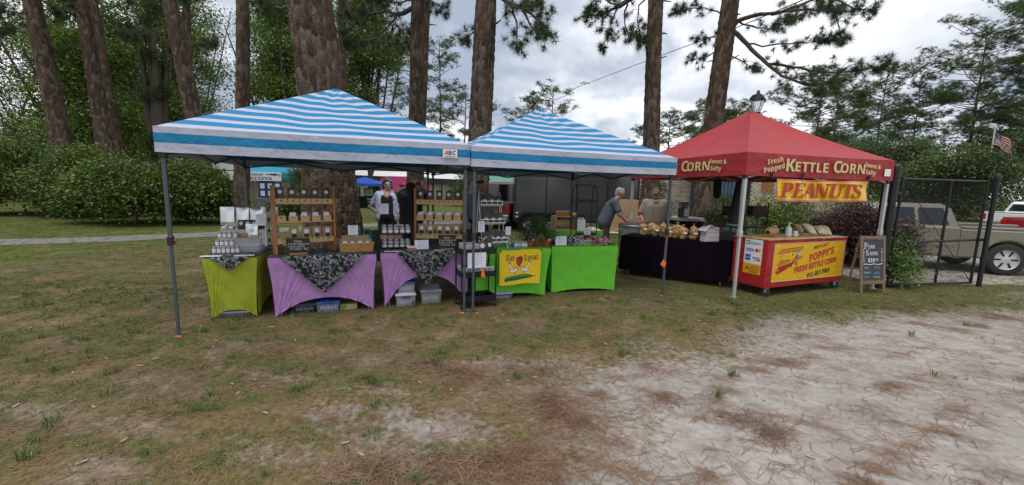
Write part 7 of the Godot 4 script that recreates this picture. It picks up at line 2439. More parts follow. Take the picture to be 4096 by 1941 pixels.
func pickup(label: String, X: Transform3D, paint: Material, roof_y := 1.52) -> Node3D:
	# local x runs from the tailgate (0) to the nose, z is across
	var t := thing("pickup_truck", label, "pickup truck", X, "parked pickup trucks")
	var W := 1.74
	var arch := func(cx: float) -> Array:
		var a := []
		for k in 11:
			var g := PI * k / 10.0
			a.append(Vector2(cx - cos(g) * 0.385, 0.34 + sin(g) * 0.385))
		return a
	var P := [Vector2(0.0, 0.46)]
	P.append_array([Vector2(0.5, 0.36)])
	P.append_array(arch.call(1.12))
	P.append_array([Vector2(2.2, 0.33), Vector2(3.2, 0.33)])
	P.append_array(arch.call(4.05))
	P.append_array([Vector2(4.8, 0.36), Vector2(4.92, 0.5), Vector2(4.9, 0.74), Vector2(4.7, 0.90), Vector2(3.62, 1.0), Vector2(3.5, 1.0), Vector2(1.95, 0.99), Vector2(1.92, 0.96), Vector2(0.02, 0.96)])
	var b := MB.new()
	b.prism(P, -W * 0.5, W * 0.5, Transform3D.IDENTITY, 0.035)
	part(t, "body", b, paint)
	var cab := MB.new()
	var cw := W * 0.5 - 0.02
	var tp := W * 0.5 - 0.20
	var lo := [Vector2(1.97, 0.97), Vector2(3.72, 0.97)]
	var prof := [[1.96, 0.97, cw], [2.06, roof_y - 0.1, tp + 0.02], [2.2, roof_y, tp - 0.06], [2.95, roof_y, tp - 0.06], [3.1, roof_y - 0.05, tp], [3.78, 0.98, cw]]
	for k in prof.size() - 1:
		var p: Array = prof[k]
		var q: Array = prof[k + 1]
		cab.quad(Vector3(p[0], p[1], p[2]), Vector3(q[0], q[1], q[2]), Vector3(q[0], q[1], -q[2]), Vector3(p[0], p[1], -p[2]))
	for s in [-1.0, 1.0]:
		for k in range(1, prof.size() - 2):
			var p: Array = prof[k]
			var q: Array = prof[k + 1]
			var a0 := Vector3(p[0], 0.97, s * cw)
			var b0 := Vector3(q[0], 0.97, s * cw)
			if s > 0: cab.quad(a0, b0, Vector3(q[0], q[1], s * q[2]), Vector3(p[0], p[1], s * p[2]))
			else: cab.quad(b0, a0, Vector3(p[0], p[1], s * p[2]), Vector3(q[0], q[1], s * q[2]))
		cab.tri(Vector3(prof[0][0], 0.97, s * cw), Vector3(prof[1][0], 0.97, s * cw), Vector3(prof[1][0], prof[1][1], s * prof[1][2]))
		cab.tri(Vector3(prof[4][0], 0.97, s * cw), Vector3(prof[5][0], 0.98, s * cw), Vector3(prof[4][0], prof[4][1], s * prof[4][2]))
		# side windows
		for w in [[2.12, 2.62, 2.2, 2.62], [2.70, 3.52, 2.70, 3.12]]:
			var g := MB.new()
			var top_y := roof_y - 0.09
			var f := func(xx: float, y: float) -> Vector3: return Vector3(xx, y, s * (lerpf(cw, tp, (y - 0.97) / (roof_y - 0.05 - 0.97)) + 0.004))
			g.quad(f.call(w[0], 1.02), f.call(w[1], 1.02), f.call(w[3], top_y), f.call(w[2], top_y))
			part(t, "side_window", g, M.glass)
		var hd := MB.new()
		hd.bx(Vector3(2.78, 0.88, s * (W * 0.5 + 0.012)), Vector3(0.14, 0.03, 0.02), 0.006)
		part(t, "door_handle", hd, M.black_plastic)
		var dm := MB.new()
		dm.bx(Vector3(2.68, 0.67, s * (W * 0.5 + 0.001)), Vector3(0.008, 0.58, 0.004))
		dm.bx(Vector3(1.93, 0.66, s * (W * 0.5 + 0.001)), Vector3(0.012, 0.58, 0.004))
		part(t, "door_seam", dm, M.black_plastic)
		var tr := MB.new()
		tr.bx(Vector3(2.75, 0.60, s * (W * 0.5 + 0.008)), Vector3(1.5, 0.05, 0.016), 0.005)
		part(t, "side_trim", tr, paint)
		var mi := MB.new()
		mi.box(at(3.42, 1.06, s * (W * 0.5 + 0.07)), Vector3(0.09, 0.15, 0.16), 0.02)
		part(t, "mirror", mi, M.black_plastic)
		var tl := MB.new()
		tl.bx(Vector3(-0.004, 0.78, s * (W * 0.5 - 0.09)), Vector3(0.03, 0.28, 0.14), 0.01)
		tl.bx(Vector3(0.04, 0.78, s * (W * 0.5 - 0.012)), Vector3(0.09, 0.28, 0.03), 0.01)
		part(t, "tail_light", tl, mat(lin(0.42, 0.012, 0.012), 0.15))
		var hl := MB.new()
		hl.bx(Vector3(4.88, 0.70, s * (W * 0.5 - 0.22)), Vector3(0.06, 0.14, 0.32), 0.02)
		part(t, "headlight", hl, mat(lin(0.7, 0.7, 0.7), 0.1))
		wheel(t, Vector3(1.12, 0.34, s * (W * 0.5 - 0.11)), 0.34, 0.21, M.alu)
		wheel(t, Vector3(4.05, 0.34, s * (W * 0.5 - 0.11)), 0.34, 0.21, M.alu)
		var rl := MB.new()
		rl.bx(Vector3(0.97, 0.985, s * (W * 0.5 - 0.06)), Vector3(1.86, 0.05, 0.09), 0.015)
		part(t, "bed_rail", rl, paint)
	part(t, "cab", cab, paint)
	var rw := MB.new()
	rw.quad(Vector3(1.975, 1.05, -cw + 0.14), Vector3(1.975, 1.05, cw - 0.14), Vector3(2.04, roof_y - 0.13, tp - 0.08), Vector3(2.04, roof_y - 0.13, -tp + 0.08))
	for k in range(rw.v.size()): rw.v[k] += Vector3(-0.012, 0, 0)
	part(t, "rear_window", rw, M.glass)
	var ws := MB.new()
	ws.quad(Vector3(3.74, 1.04, cw - 0.1), Vector3(3.74, 1.04, -cw + 0.1), Vector3(3.14, roof_y - 0.08, -tp + 0.06), Vector3(3.14, roof_y - 0.08, tp - 0.06))
	for k in range(ws.v.size()): ws.v[k] += Vector3(0.012, 0.01, 0)
	part(t, "windscreen", ws, M.glass)
	var bd := MB.new()
	bd.bx(Vector3(0.97, 0.963, 0), Vector3(1.84, 0.008, W - 0.22))
	part(t, "bed_liner", bd, M.black_plastic)
	var bp := MB.new()
	bp.bx(Vector3(-0.07, 0.50, 0), Vector3(0.12, 0.16, W - 0.04), 0.02)
	part(t, "rear_bumper", bp, M.steel)
	var tg := MB.new()
	tg.bx(Vector3(-0.006, 0.78, 0), Vector3(0.02, 0.30, W - 0.42), 0.006)
	part(t, "tailgate", tg, paint)
	return t

func car_paint(c: Color, metal := 0.0) -> StandardMaterial3D:
	var m := mat(c, 0.3, metal)
	m.clearcoat_enabled = true
	m.clearcoat = 0.8
	m.clearcoat_roughness = 0.08
	return m

func make_vehicles() -> void:
	pickup("silver beige pickup behind the chain link gate", at(11.72, 0, -8.92, 2.80), car_paint(lin(0.24, 0.215, 0.175), 0.45), 1.47)
	pickup("white pickup parked far down the drive", at(23.6, 0, -19.6, 0.35), car_paint(lin(0.7, 0.7, 0.7)))
	pickup("red pickup behind the silver one's bed", at(17.3, 0, -13.6, 0.1), car_paint(lin(0.32, 0.012, 0.016)))
	pickup("maroon pickup parked beside the dark trailer, tail towards market", at(-0.95, 0, -15.6, 1.32), car_paint(lin(0.085, 0.008, 0.012)), 1.85)
	var t := thing("enclosed_trailer", "long dark grey enclosed trailer behind the green tables", "trailer", at(2.3, 0, -16.1, 0.03))
	var paint := mat(lin(0.05, 0.053, 0.058), 0.18)
	paint.metallic_specular = 0.6
	var b := MB.new()
	b.bx(Vector3(0, 1.5, 0), Vector3(4.6, 2.2, 2.1), 0.03)
	part(t, "box", b, paint)
	for k in 5:
		var s := MB.new()
		s.bx(Vector3(-2.25 + k * 1.125, 1.5, 1.052), Vector3(0.05, 2.14, 0.006), 0.002)
		part(t, "panel_strip", s, M.black_metal)
	var rim := MB.new()
	rim.bx(Vector3(0, 0.43, 1.05), Vector3(4.62, 0.1, 0.03), 0.005)
	rim.bx(Vector3(0, 2.58, 1.05), Vector3(4.62, 0.1, 0.03), 0.005)
	part(t, "edge_rail", rim, M.black_metal)
	for xx in [-1.75, -0.95]:
		wheel(t, Vector3(xx, 0.33, 0.95), 0.33, 0.22, M.steel)
	var fd := MB.new()
	fd.prism([Vector2(-2.2, 0.36), Vector2(-2.1, 0.62), Vector2(-1.9, 0.74), Vector2(-0.8, 0.74), Vector2(-0.6, 0.62), Vector2(-0.5, 0.36), Vector2(-0.6, 0.36), Vector2(-0.68, 0.58), Vector2(-0.84, 0.68), Vector2(-1.86, 0.68), Vector2(-2.02, 0.58), Vector2(-2.1, 0.36)], 1.05, 1.26)
	part(t, "fender", fd, M.black_metal)
	for p in [[-2.24, 0.56], [-2.24, 0.70]]:
		var l := MB.new()
		l.bx(Vector3(p[0] + 0.06, p[1], 1.056), Vector3(0.09, 0.05, 0.01))
		part(t, "marker_plate", l, M.white)
	var tw := thing("trailer_jack", "dark upright jack stand at the trailer's far end", "jack", at(4.85, 0, -14.6))
	var j := MB.new()
	j.bx(Vector3(0, 1.1, 0), Vector3(0.12, 2.2, 0.12), 0.01)
	j.bx(Vector3(0, 0.02, 0), Vector3(0.3, 0.04, 0.3), 0.01)
	part(tw, "post", j, M.black_metal)

func make_buildings() -> void:
	# long low building behind the lawn
	var A := Vector3(-36.0, 0, -30.3)
	var B := Vector3(-7.05, 0, -61.3)
	var L := A.distance_to(B)
	var yaw := atan2(-(B.z - A.z), B.x - A.x)
	var t := thing("long_building", "long low beige building with dark eaves and pale roof", "building", at(A.x, 0, A.z, yaw))
	var beige := mat(lin(0.50, 0.445, 0.33), 0.85)
	beige.albedo_texture = noise_tex(0.03, FastNoiseLite.TYPE_SIMPLEX, 4, 128, false, 1.0, [PackedFloat32Array([0.0, 1.0]), PackedColorArray([Color(0.9, 0.9, 0.9), Color(1, 1, 1)])])
	triplanar(beige, Vector3(0.3, 0.3, 0.3))
	var brown := mat(lin(0.028, 0.024, 0.024), 0.7)
	var b := MB.new()
	b.bx(Vector3(L * 0.5, 1.3, -4), Vector3(L, 2.6, 8.0))
	part(t, "wall", b, beige)
	var f := MB.new()
	f.bx(Vector3(L * 0.5, 2.30, 0.72), Vector3(L + 1, 0.66, 0.12), 0.01)
	f.bx(Vector3(L * 0.5, 2.61, 0.34), Vector3(L + 1, 0.05, 0.72))
	part(t, "eaves", f, brown)
	var r := MB.new()
	r.quad(Vector3(-0.6, 2.64, 0.85), Vector3(L + 0.6, 2.64, 0.85), Vector3(L + 0.6, 3.65, -4), Vector3(-0.6, 3.65, -4))
	r.quad(Vector3(L + 0.6, 2.64, -8.85), Vector3(-0.6, 2.64, -8.85), Vector3(-0.6, 3.65, -4), Vector3(L + 0.6, 3.65, -4))
	part(t, "roof", r, mat(lin(0.68, 0.70, 0.72), 0.5))
	for k in 14:
		var p := MB.new()
		p.bx(Vector3(1.5 + k * 3.0, 1.15, 0.70), Vector3(0.16, 2.3, 0.16), 0.01)
		part(t, "post", p, brown)
	for k in 7:
		var wx := 4.0 + k * 6.0
		var w := MB.new()
		w.bx(Vector3(wx, 1.15, 0.02), Vector3(1.2, 1.5, 0.06))
		var wo := part(t, "window", w, M.glass)
		for e in [[Vector3(wx, 1.93, 0.04), Vector3(1.36, 0.08, 0.08)], [Vector3(wx, 0.37, 0.04), Vector3(1.36, 0.08, 0.08)], [Vector3(wx - 0.64, 1.15, 0.04), Vector3(0.08, 1.48, 0.08)], [Vector3(wx + 0.64, 1.15, 0.04), Vector3(0.08, 1.48, 0.08)]]:
			var fr := MB.new()
			fr.bx(e[0], e[1])
			part(wo, "frame", fr, brown)
	var g := thing("green_roof_building", "beige building with a green metal roof", "building", at(-6.6, 0, -58.5, 0.35))
	var g1 := MB.new()
	g1.bx(Vector3(4.5, 1.15, -3), Vector3(9, 2.3, 6))
	part(g, "wall", g1, beige)
	var g2 := MB.new()
	g2.quad(Vector3(-0.4, 2.2, 0.6), Vector3(9.4, 2.2, 0.6), Vector3(9.4, 3.35, -3), Vector3(-0.4, 3.35, -3))
	g2.quad(Vector3(9.4, 2.2, -6.6), Vector3(-0.4, 2.2, -6.6), Vector3(-0.4, 3.35, -3), Vector3(9.4, 3.35, -3))
	part(g, "roof", g2, mat(lin(0.09, 0.26, 0.19), 0.5))
	var g3 := MB.new()
	g3.bx(Vector3(3.6, 1.0, 0.02), Vector3(1.1, 1.9, 0.05))
	part(g, "door", g3, brown)
	# painted mural wall
	var im := canvas(512, 256, Color(0.74, 0.26, 0.47))
	for p in [[250, 60], [120, 200], [60, 90], [420, 190]]: ell(im, p[0], p[1], 12, 10, Color(0.80, 0.42, 0.22))
	ell(im, 70, 200, 52, 46, Color(0.42, 0.48, 0.66)); ell(im, 120, 170, 34, 30, Color(0.42, 0.48, 0.66))
	poly(im, [Vector2(200, 70), Vector2(290, 80), Vector2(340, 60), Vector2(345, 120), Vector2(280, 150), Vector2(240, 120)], Color(0.06, 0.10, 0.34))
	ell(im, 300, 140, 60, 40, Color(0.06, 0.13, 0.42)); ell(im, 190, 150, 14, 20, Color(0.10, 0.35, 0.22))
	for k in 6: ell(im, 330 + 26 * cos(k * 1.05), 220 + 20 * sin(k * 1.05), 17, 13, Color(0.65, 0.12, 0.30))
	im.fill_rect(Rect2i(400, 0, 112, 256), Color(0.30, 0.58, 0.66))
	poly(im, [Vector2(400, 120), Vector2(512, 40), Vector2(512, 130), Vector2(430, 220)], Color(0.62, 0.20, 0.34))
	poly(im, [Vector2(400, 256), Vector2(420, 180), Vector2(512, 200), Vector2(512, 256)], Color(0.06, 0.34, 0.24))
	var mu := thing("mural_wall", "pink corrugated wall painted with blue birds and flowers", "mural", at(-10.7, 0, -33.2, 0.03))
	var m := MB.new()
	m.grid(120, 2, func(u, v): return Vector3(u * 3.75, v * lerpf(2.05, 2.3, minf(1.0, u * 6.0)), 0.025 * sin(u * 38.0 * TAU * 0.5)))
	part(mu, "panel", m, print_mat(im, 0.7))
	var mp := MB.new()
	mp.bx(Vector3(1.87, 1.05, -0.12), Vector3(3.7, 2.1, 0.1))
	part(mu, "backing", mp, brown)
	# cream brick wall and blue shed behind the red canopy
	var bw := thing("brick_building", "cream brick building behind the kettle corn stand", "building", at(4.3, 0, -18.2))
	var bb := MB.new()
	bb.bx(Vector3(5.6, 1.55, -3.0), Vector3(11.2, 3.1, 6.0))
	part(bw, "wall", bb, mat(lin(0.30, 0.27, 0.235), 0.9))
	var rf := MB.new()
	rf.bx(Vector3(5.6, 3.18, -2.9), Vector3(11.8, 0.16, 6.6), 0.02)
	part(bw, "roof", rf, brown)
	var br := MB.new()
	br.bx(Vector3.ZERO, Vector3(0.198, 0.078, 0.03), 0.006)
	var brm := br.mesh()
	var tones := []
	for k in 5: tones.append(mat(lin(0.52 + 0.04 * (k - 2), 0.45 + 0.035 * (k - 2), 0.355 + 0.03 * (k - 2)), 0.9))
	rng.seed = 91
	for zone in [[1.35, 3.95, 0.45, 2.4], [6.2, 7.3, 0.9, 2.4]]:
		var y: float = zone[2]
		var row := 0
		while y < zone[3]:
			var x: float = zone[0] + (0.105 if row % 2 == 1 else 0.0)
			while x < zone[1]:
				part(bw, "brick", brm, tones[rng.randi() % 5], at(x, y, 0.006 + rng.randf() * 0.006))
				x += 0.21
			y += 0.089
			row += 1
	var sg := MB.new()
	sg.bx(Vector3(6.85, 1.95, 0.05), Vector3(0.5, 0.62, 0.02))
	part(bw, "notice_panel", sg, mat(lin(0.30, 0.12, 0.05), 0.7))
	var sh := thing("blue_shed", "dark blue shed clad in upright ribbed metal", "shed", at(7.75, 0, -17.2))
	var s1 := MB.new()
	s1.bx(Vector3(0.95, 1.35, -0.45), Vector3(1.9, 2.7, 0.8))
	part(sh, "wall", s1, mat(lin(0.045, 0.085, 0.15), 0.5))
	for k in 13:
		var s2 := MB.new()
		s2.bx(Vector3(0.04 + k * 0.152, 1.35, -0.03), Vector3(0.085, 2.7, 0.035), 0.012)
		part(sh, "cladding_rib", s2, mat(lin(0.062, 0.115, 0.195), 0.45))
	var s3 := MB.new()
	s3.box(Transform3D(Basis(Vector3.RIGHT, 0.12), Vector3(0.95, 2.75, -0.42)), Vector3(2.1, 0.05, 1.1))
	part(sh, "roof", s3, brown)

func make_booths() -> void:
	var cyan := mat(lin(0.012, 0.30, 0.46), 0.7)
	cyan.backlight_enabled = true
	cyan.backlight = Color(0.25, 0.25, 0.25)
	canopy("cyan_canopy", "cyan canopy of the booth behind the pine by the hedge", at(-13.5, 0, -23.2, 0.25), 1.72, 2.05, 3.0, false, M.slate, M.slate, cyan, 0.034, "")
	var sg := thing("booth_sign", "white booth sign with navy lettering and a fish", "sign", at(-13.55, 0, -21.45, 0.2))
	var b := MB.new()
	b.bx(Vector3(0, 1.875, 0), Vector3(2.75, 0.46, 0.02), 0.003)
	part(sg, "board", b, M.white)
	for s in [-1, 1]:
		var l := MB.new()
		l.tube([Vector3(s * 1.3, 0, -0.02), Vector3(s * 1.3, 1.7, -0.02)], 0.015, 6)
		part(sg, "leg", l, M.slate)
	letters(sg, "Suwannee", 0.13, M.navy, at(0.05, 1.975, 0.012), "Droid Serif", true, 1.0, 0.1, 0.004)
	letters(sg, "RIVERKEEPER", 0.15, M.navy, at(0, 1.77, 0.012), "Droid Serif", true, 1.27, 0, 0.004)
	var fish := MB.new()
	fish.prism([Vector2(-0.36, 0.05), Vector2(-0.27, 0.01), Vector2(-0.1, 0.05), Vector2(0.12, 0.055), Vector2(0.36, 0.0), Vector2(0.12, -0.045), Vector2(-0.1, -0.03), Vector2(-0.27, -0.01), Vector2(-0.36, -0.05), Vector2(-0.32, 0.0)], 0.011, 0.015, at(0.98, 1.975, 0))
	part(sg, "fish_mark", fish, M.navy)
	var db := thing("display_board", "blue display board pinned with white leaflets", "display board", at(-12.75, 0.76, -21.6, 0.2))
	var d1 := MB.new()
	d1.bx(Vector3(0, 0.42, 0), Vector3(1.1, 0.82, 0.03), 0.004)
	part(db, "panel", d1, mat(lin(0.012, 0.035, 0.16), 0.7))
	for k in 6:
		var d2 := MB.new()
		d2.bx(Vector3(-0.36 + (k % 3) * 0.36, 0.62 - (k / 3) * 0.38, 0.018), Vector3(0.2, 0.26, 0.004))
		part(db, "leaflet", d2, M.slip if k % 2 == 0 else M.paper)
	var bt := thing("booth_table", "grey clothed table under the cyan canopy", "table", at(-12.6, 0, -21.7, 0.2))
	var t1 := MB.new()
	t1.bx(Vector3(0, 0.38, 0), Vector3(1.7, 0.755, 0.7), 0.02)
	part(bt, "cloth", t1, mat(lin(0.16, 0.17, 0.18), 0.9))
	var blue := mat(lin(0.012, 0.07, 0.42), 0.65)
	canopy("royal_blue_canopy", "small royal blue canopy before the beige building", at(-10.25, 0, -28.5, 0.15), 1.5, 1.66, 2.12, false, M.alu, M.alu, blue, 0.034, "")
	var gt := thing("green_cloth_table", "table in a dark green cloth with white lettering", "table", at(-10.0, 0, -29.0, 0.1))
	var g1 := MB.new()
	g1.bx(Vector3(0, 0.38, 0), Vector3(2.35, 0.76, 0.75), 0.015)
	part(gt, "cloth", g1, mat(lin(0.012, 0.028, 0.022), 0.9))
	letters(gt, "Okefenokee", 0.14, M.white, at(0.3, 0.60, 0.38), "Droid Serif", true, 0.9, 0, 0.004)
	letters(gt, "Swamp Park", 0.13, M.white, at(0.3, 0.40, 0.38), "Droid Serif", true, 0.85, 0, 0.004)
	var ea := thing("framed_picture", "white framed drawing propped on the dark green table", "picture", at(-10.15, 0.762, -28.95, 0.1))
	var e1 := MB.new()
	e1.bx(Vector3(0, 0.30, 0), Vector3(0.66, 0.58, 0.03), 0.006)
	part(ea, "frame", e1, M.black_plastic)
	var im := canvas(96, 80, Color(0.86, 0.88, 0.86))
	for k in 5: stroke(im, [Vector2(10 + k * 14, 50), Vector2(22 + k * 14, 30 + (k * 9) % 14)], 3, Color(0.4, 0.55, 0.5))
	stroke(im, [Vector2(8, 58), Vector2(86, 52)], 3, Color(0.35, 0.45, 0.42))
	var e2 := MB.new()
	e2.quad(Vector3(-0.29, 0.05, 0.0165), Vector3(0.29, 0.05, 0.0165), Vector3(0.29, 0.55, 0.0165), Vector3(-0.29, 0.55, 0.0165))
	part(ea, "drawing", e2, print_mat(im, 0.6))
	# low dark green screen fence panel just behind the tea tables
	var sc := thing("dark_screen", "low dark green fabric screen behind the tea tables", "screen", at(-1.75, 0, -8.75, 0.33))
	var s1 := MB.new()
	s1.grid(30, 6, func(u, v): return Vector3(lerpf(-1.55, 1.3, u), lerpf(0.02, 0.66, v), 0.02 * sin(u * 16.0)))
	part(sc, "fabric", s1, mat(lin(0.012, 0.02, 0.017), 0.9))
	for k in 4:
		var l := MB.new()
		l.tube([Vector3(-1.5 + k * 0.92, 0, 0), Vector3(-1.5 + k * 0.92, 0.68, 0)], 0.012, 6)
		part(sc, "stake", l, M.black_metal)

const CABLE := [Vector3(-2.52, 9.66, -48.00), Vector3(4.15, 8.66, -30.00), Vector3(6.42, 7.93, -21.00), Vector3(7.04, 7.43, -17.00), Vector3(7.42, 7.20, -15.00), Vector3(7.56, 7.03, -13.60), Vector3(7.65, 6.88, -12.40), Vector3(7.71, 6.68, -11.00)]

func make_fence() -> void:
	# black chain link gate and its hinge posts
	var P := Vector3(6.62, 0, -7.06)
	var Q := Vector3(8.46, 0, -7.40)
	for s in [[6.46, -7.03, 2.10, 0.055, "thick black gate post with a domed cap"], [6.72, -7.5, 1.95, 0.04, "slimmer black fence post just behind the gate post"], [8.56, -7.35, 2.0, 0.036, "black latch post at the gate's free end"]]:
		var t := thing("gate_post", s[4], "post", at(s[0], 0, s[1]), "black fence posts")
		var b := MB.new()
		b.lathe([[s[3], 0.0], [s[3], s[2]]], 16)
		part(t, "shaft", b, M.black_metal)
		var c := MB.new()
		c.lathe([[s[3] + 0.012, s[2] - 0.05], [s[3] + 0.012, s[2]], [s[3] * 0.8, s[2] + 0.04], [0.001, s[2] + 0.055]], 16)
		part(t, "cap", c, M.black_metal)
	var yaw := atan2(-(Q.z - P.z), Q.x - P.x)
	var g := thing("chain_link_gate", "black chain link gate standing open by the drive", "gate", at(P.x, 0, P.z, yaw))
	var L := P.distance_to(Q)
	for e in [[Vector3(0, 0.06, 0), Vector3(L, 0.06, 0)], [Vector3(0, 1.90, 0), Vector3(L, 1.90, 0)], [Vector3(0, 0.80, 0), Vector3(L, 0.86, 0)], [Vector3(0, 0.05, 0), Vector3(0, 1.93, 0)], [Vector3(L, 0.05, 0), Vector3(L, 1.93, 0)], [Vector3(L * 0.56, 0.06, 0), Vector3(L * 0.56, 1.9, 0)]]:
		var b := MB.new()
		b.tube([e[0], e[1]], 0.021, 10)
		part(g, "frame_tube", b, M.black_metal)
	for e in [[Vector3(0.02, 1.88, 0.01), Vector3(L * 0.55, 0.88, 0.01)], [Vector3(L * 0.57, 0.84, 0.01), Vector3(L - 0.02, 0.08, 0.01)]]:
		var b := MB.new()
		b.tube([e[0], e[1]], 0.006, 6)
		part(g, "brace_rod", b, M.black_metal)
	var mesh := MB.new()
	var H := 1.84
	var n := int((L + H) / 0.066)
	for k in n:
		for d in 2:
			var x0 := -H + k * 0.066
			var a := Vector2(x0, 0.0)
			var c := Vector2(x0 + H, H)
			if a.x < 0: a = Vector2(0, -x0)
			if c.x > L: c = Vector2(L, L - x0)
			if c.y - a.y < 0.02: continue
			if d == 1:
				a.x = L - a.x; c.x = L - c.x
			mesh.tube([Vector3(a.x, a.y + 0.06, 0.004 * d), Vector3(c.x, c.y + 0.06, 0.004 * d)], 0.0022, 3, false)
	var mo := part(g, "wire_mesh", mesh, M.black_metal)
	mo.set_meta("kind", "stuff")
	for y in [0.35, 1.65]:
		var h := MB.new()
		h.bx(Vector3(-0.07, y, 0.0), Vector3(0.13, 0.06, 0.05), 0.01)
		part(g, "hinge", h, M.black_metal)
	var la := MB.new()
	la.bx(Vector3(L + 0.03, 0.86, 0.03), Vector3(0.12, 0.05, 0.04), 0.008)
	la.bx(Vector3(L - 0.02, 1.5, 0.03), Vector3(0.07, 0.05, 0.04), 0.008)
	part(g, "latch", la, M.black_metal)
	# street lamp
	var t := thing("street_lamp", "black post lamp with a four sided lantern", "street lamp", at(7.12, 0, -12.5))
	var b := MB.new()
	b.lathe([[0.13, 0.0], [0.13, 0.3], [0.08, 0.4], [0.055, 0.6], [0.05, 3.8], [0.07, 3.85], [0.045, 3.95]], 16)
	part(t, "pole", b, M.black_metal)
	var sh := [[0.10, 3.97], [0.20, 4.32], [0.25, 4.33], [0.17, 4.47], [0.05, 4.52], [0.035, 4.6]]
	var c := MB.new()
	c.lathe([[0.25, 4.325], [0.255, 4.345], [0.17, 4.46], [0.06, 4.50], [0.05, 4.57], [0.03, 4.60], [0.001, 4.61]], 4)
	part(t, "hood", c, M.black_metal)
	for k in 4:
		var a := k * PI / 2
		var r := MB.new()
		r.tube([Vector3(cos(a) * 0.10, 3.97, sin(a) * 0.10), Vector3(cos(a) * 0.215, 4.33, sin(a) * 0.215)], 0.009, 5)
		part(t, "corner_bar", r, M.black_metal)
		var g0 := MB.new()
		var a2 := a + PI / 2
		g0.quad(Vector3(cos(a) * 0.098, 3.975, sin(a) * 0.098), Vector3(cos(a2) * 0.098, 3.975, sin(a2) * 0.098), Vector3(cos(a2) * 0.21, 4.325, sin(a2) * 0.21), Vector3(cos(a) * 0.21, 4.325, sin(a) * 0.21))
		part(t, "pane", g0, M.clear)
	var bs := MB.new()
	bs.lathe([[0.05, 3.93], [0.11, 3.955], [0.11, 3.975], [0.001, 3.98]], 12)
	part(t, "lantern_base", bs, M.black_metal)
	# overhead cable
	var q := CABLE
	var cb := MB.new()
	cb.tube(q, 0.014, 6)
	solo("overhead_cable", cb, M.black_plastic, "black overhead cable slanting across the sky", "cable")
	# flagpole
	var fp := thing("flagpole", "tall pale flagpole beyond the gate", "flagpole", at(38.7, 0, -34))
	var f1 := MB.new()
	f1.lathe([[0.09, 0], [0.055, 7.3], [0.09, 7.33], [0.09, 7.42], [0.001, 7.48]], 12)
	part(fp, "pole", f1, M.alu)
	var im := canvas(190, 100, Color(0.78, 0.76, 0.78))
	for k in 7: im.fill_rect(Rect2i(0, int(k * 2 * 100 / 13.0), 190, 8), Color(0.60, 0.10, 0.14))
	im.fill_rect(Rect2i(0, 0, 76, 54), Color(0.10, 0.12, 0.32))
	for j in 9:
		for i in (6 if j % 2 == 0 else 5): ell(im, 7 + i * 12.4 + (6.2 if j % 2 == 1 else 0.0), 6 + j * 5.3, 1.7, 1.7, Color(0.9, 0.9, 0.92))
	var fl := MB.new()
	fl.grid(24, 10, func(u, v): return Vector3(0.07 + u * 1.75, 7.0 - (1.0 - v) * 1.05 - u * u * 1.35 - 0.05 * sin(u * 8.0), 0.12 * sin(u * 9.0 + v * 2.0)))
	solo("national_flag", fl, print_mat(im, 0.8), "striped flag with starred canton drooping from the flagpole", "flag", at(38.7, 0, -34))
	# utility pole with its transformer
	var up := thing("utility_pole", "grey utility pole with transformer and crossarms in the wood", "utility pole", at(-36, 0, -40, 0.3))
	var u1 := MB.new()
	u1.lathe([[0.19, 0], [0.14, 8.2], [0.001, 8.25]], 10)
	part(up, "pole", u1, mat(lin(0.26, 0.25, 0.23), 0.9))
	for y in [7.2, 6.1, 4.9]:
		var u2 := MB.new()
		u2.bx(Vector3(0, y, 0.2), Vector3(2.6, 0.12, 0.12))
		part(up, "crossarm", u2, mat(lin(0.2, 0.19, 0.18), 0.9))
	var u3 := MB.new()
	u3.lathe([[0.001, 6.3], [0.42, 6.3], [0.45, 6.4], [0.45, 7.6], [0.36, 7.75], [0.001, 7.8]], 16, at(1.7, 0, 0.1))
	part(up, "transformer", u3, mat(lin(0.42, 0.46, 0.5), 0.5))
	var u4 := MB.new()
	u4.tube([Vector3(0, 5.3, 0), Vector3(1.2, 5.6, 0), Vector3(2.6, 5.2, 0)], 0.05, 6)
	part(up, "lamp_arm", u4, M.alu)

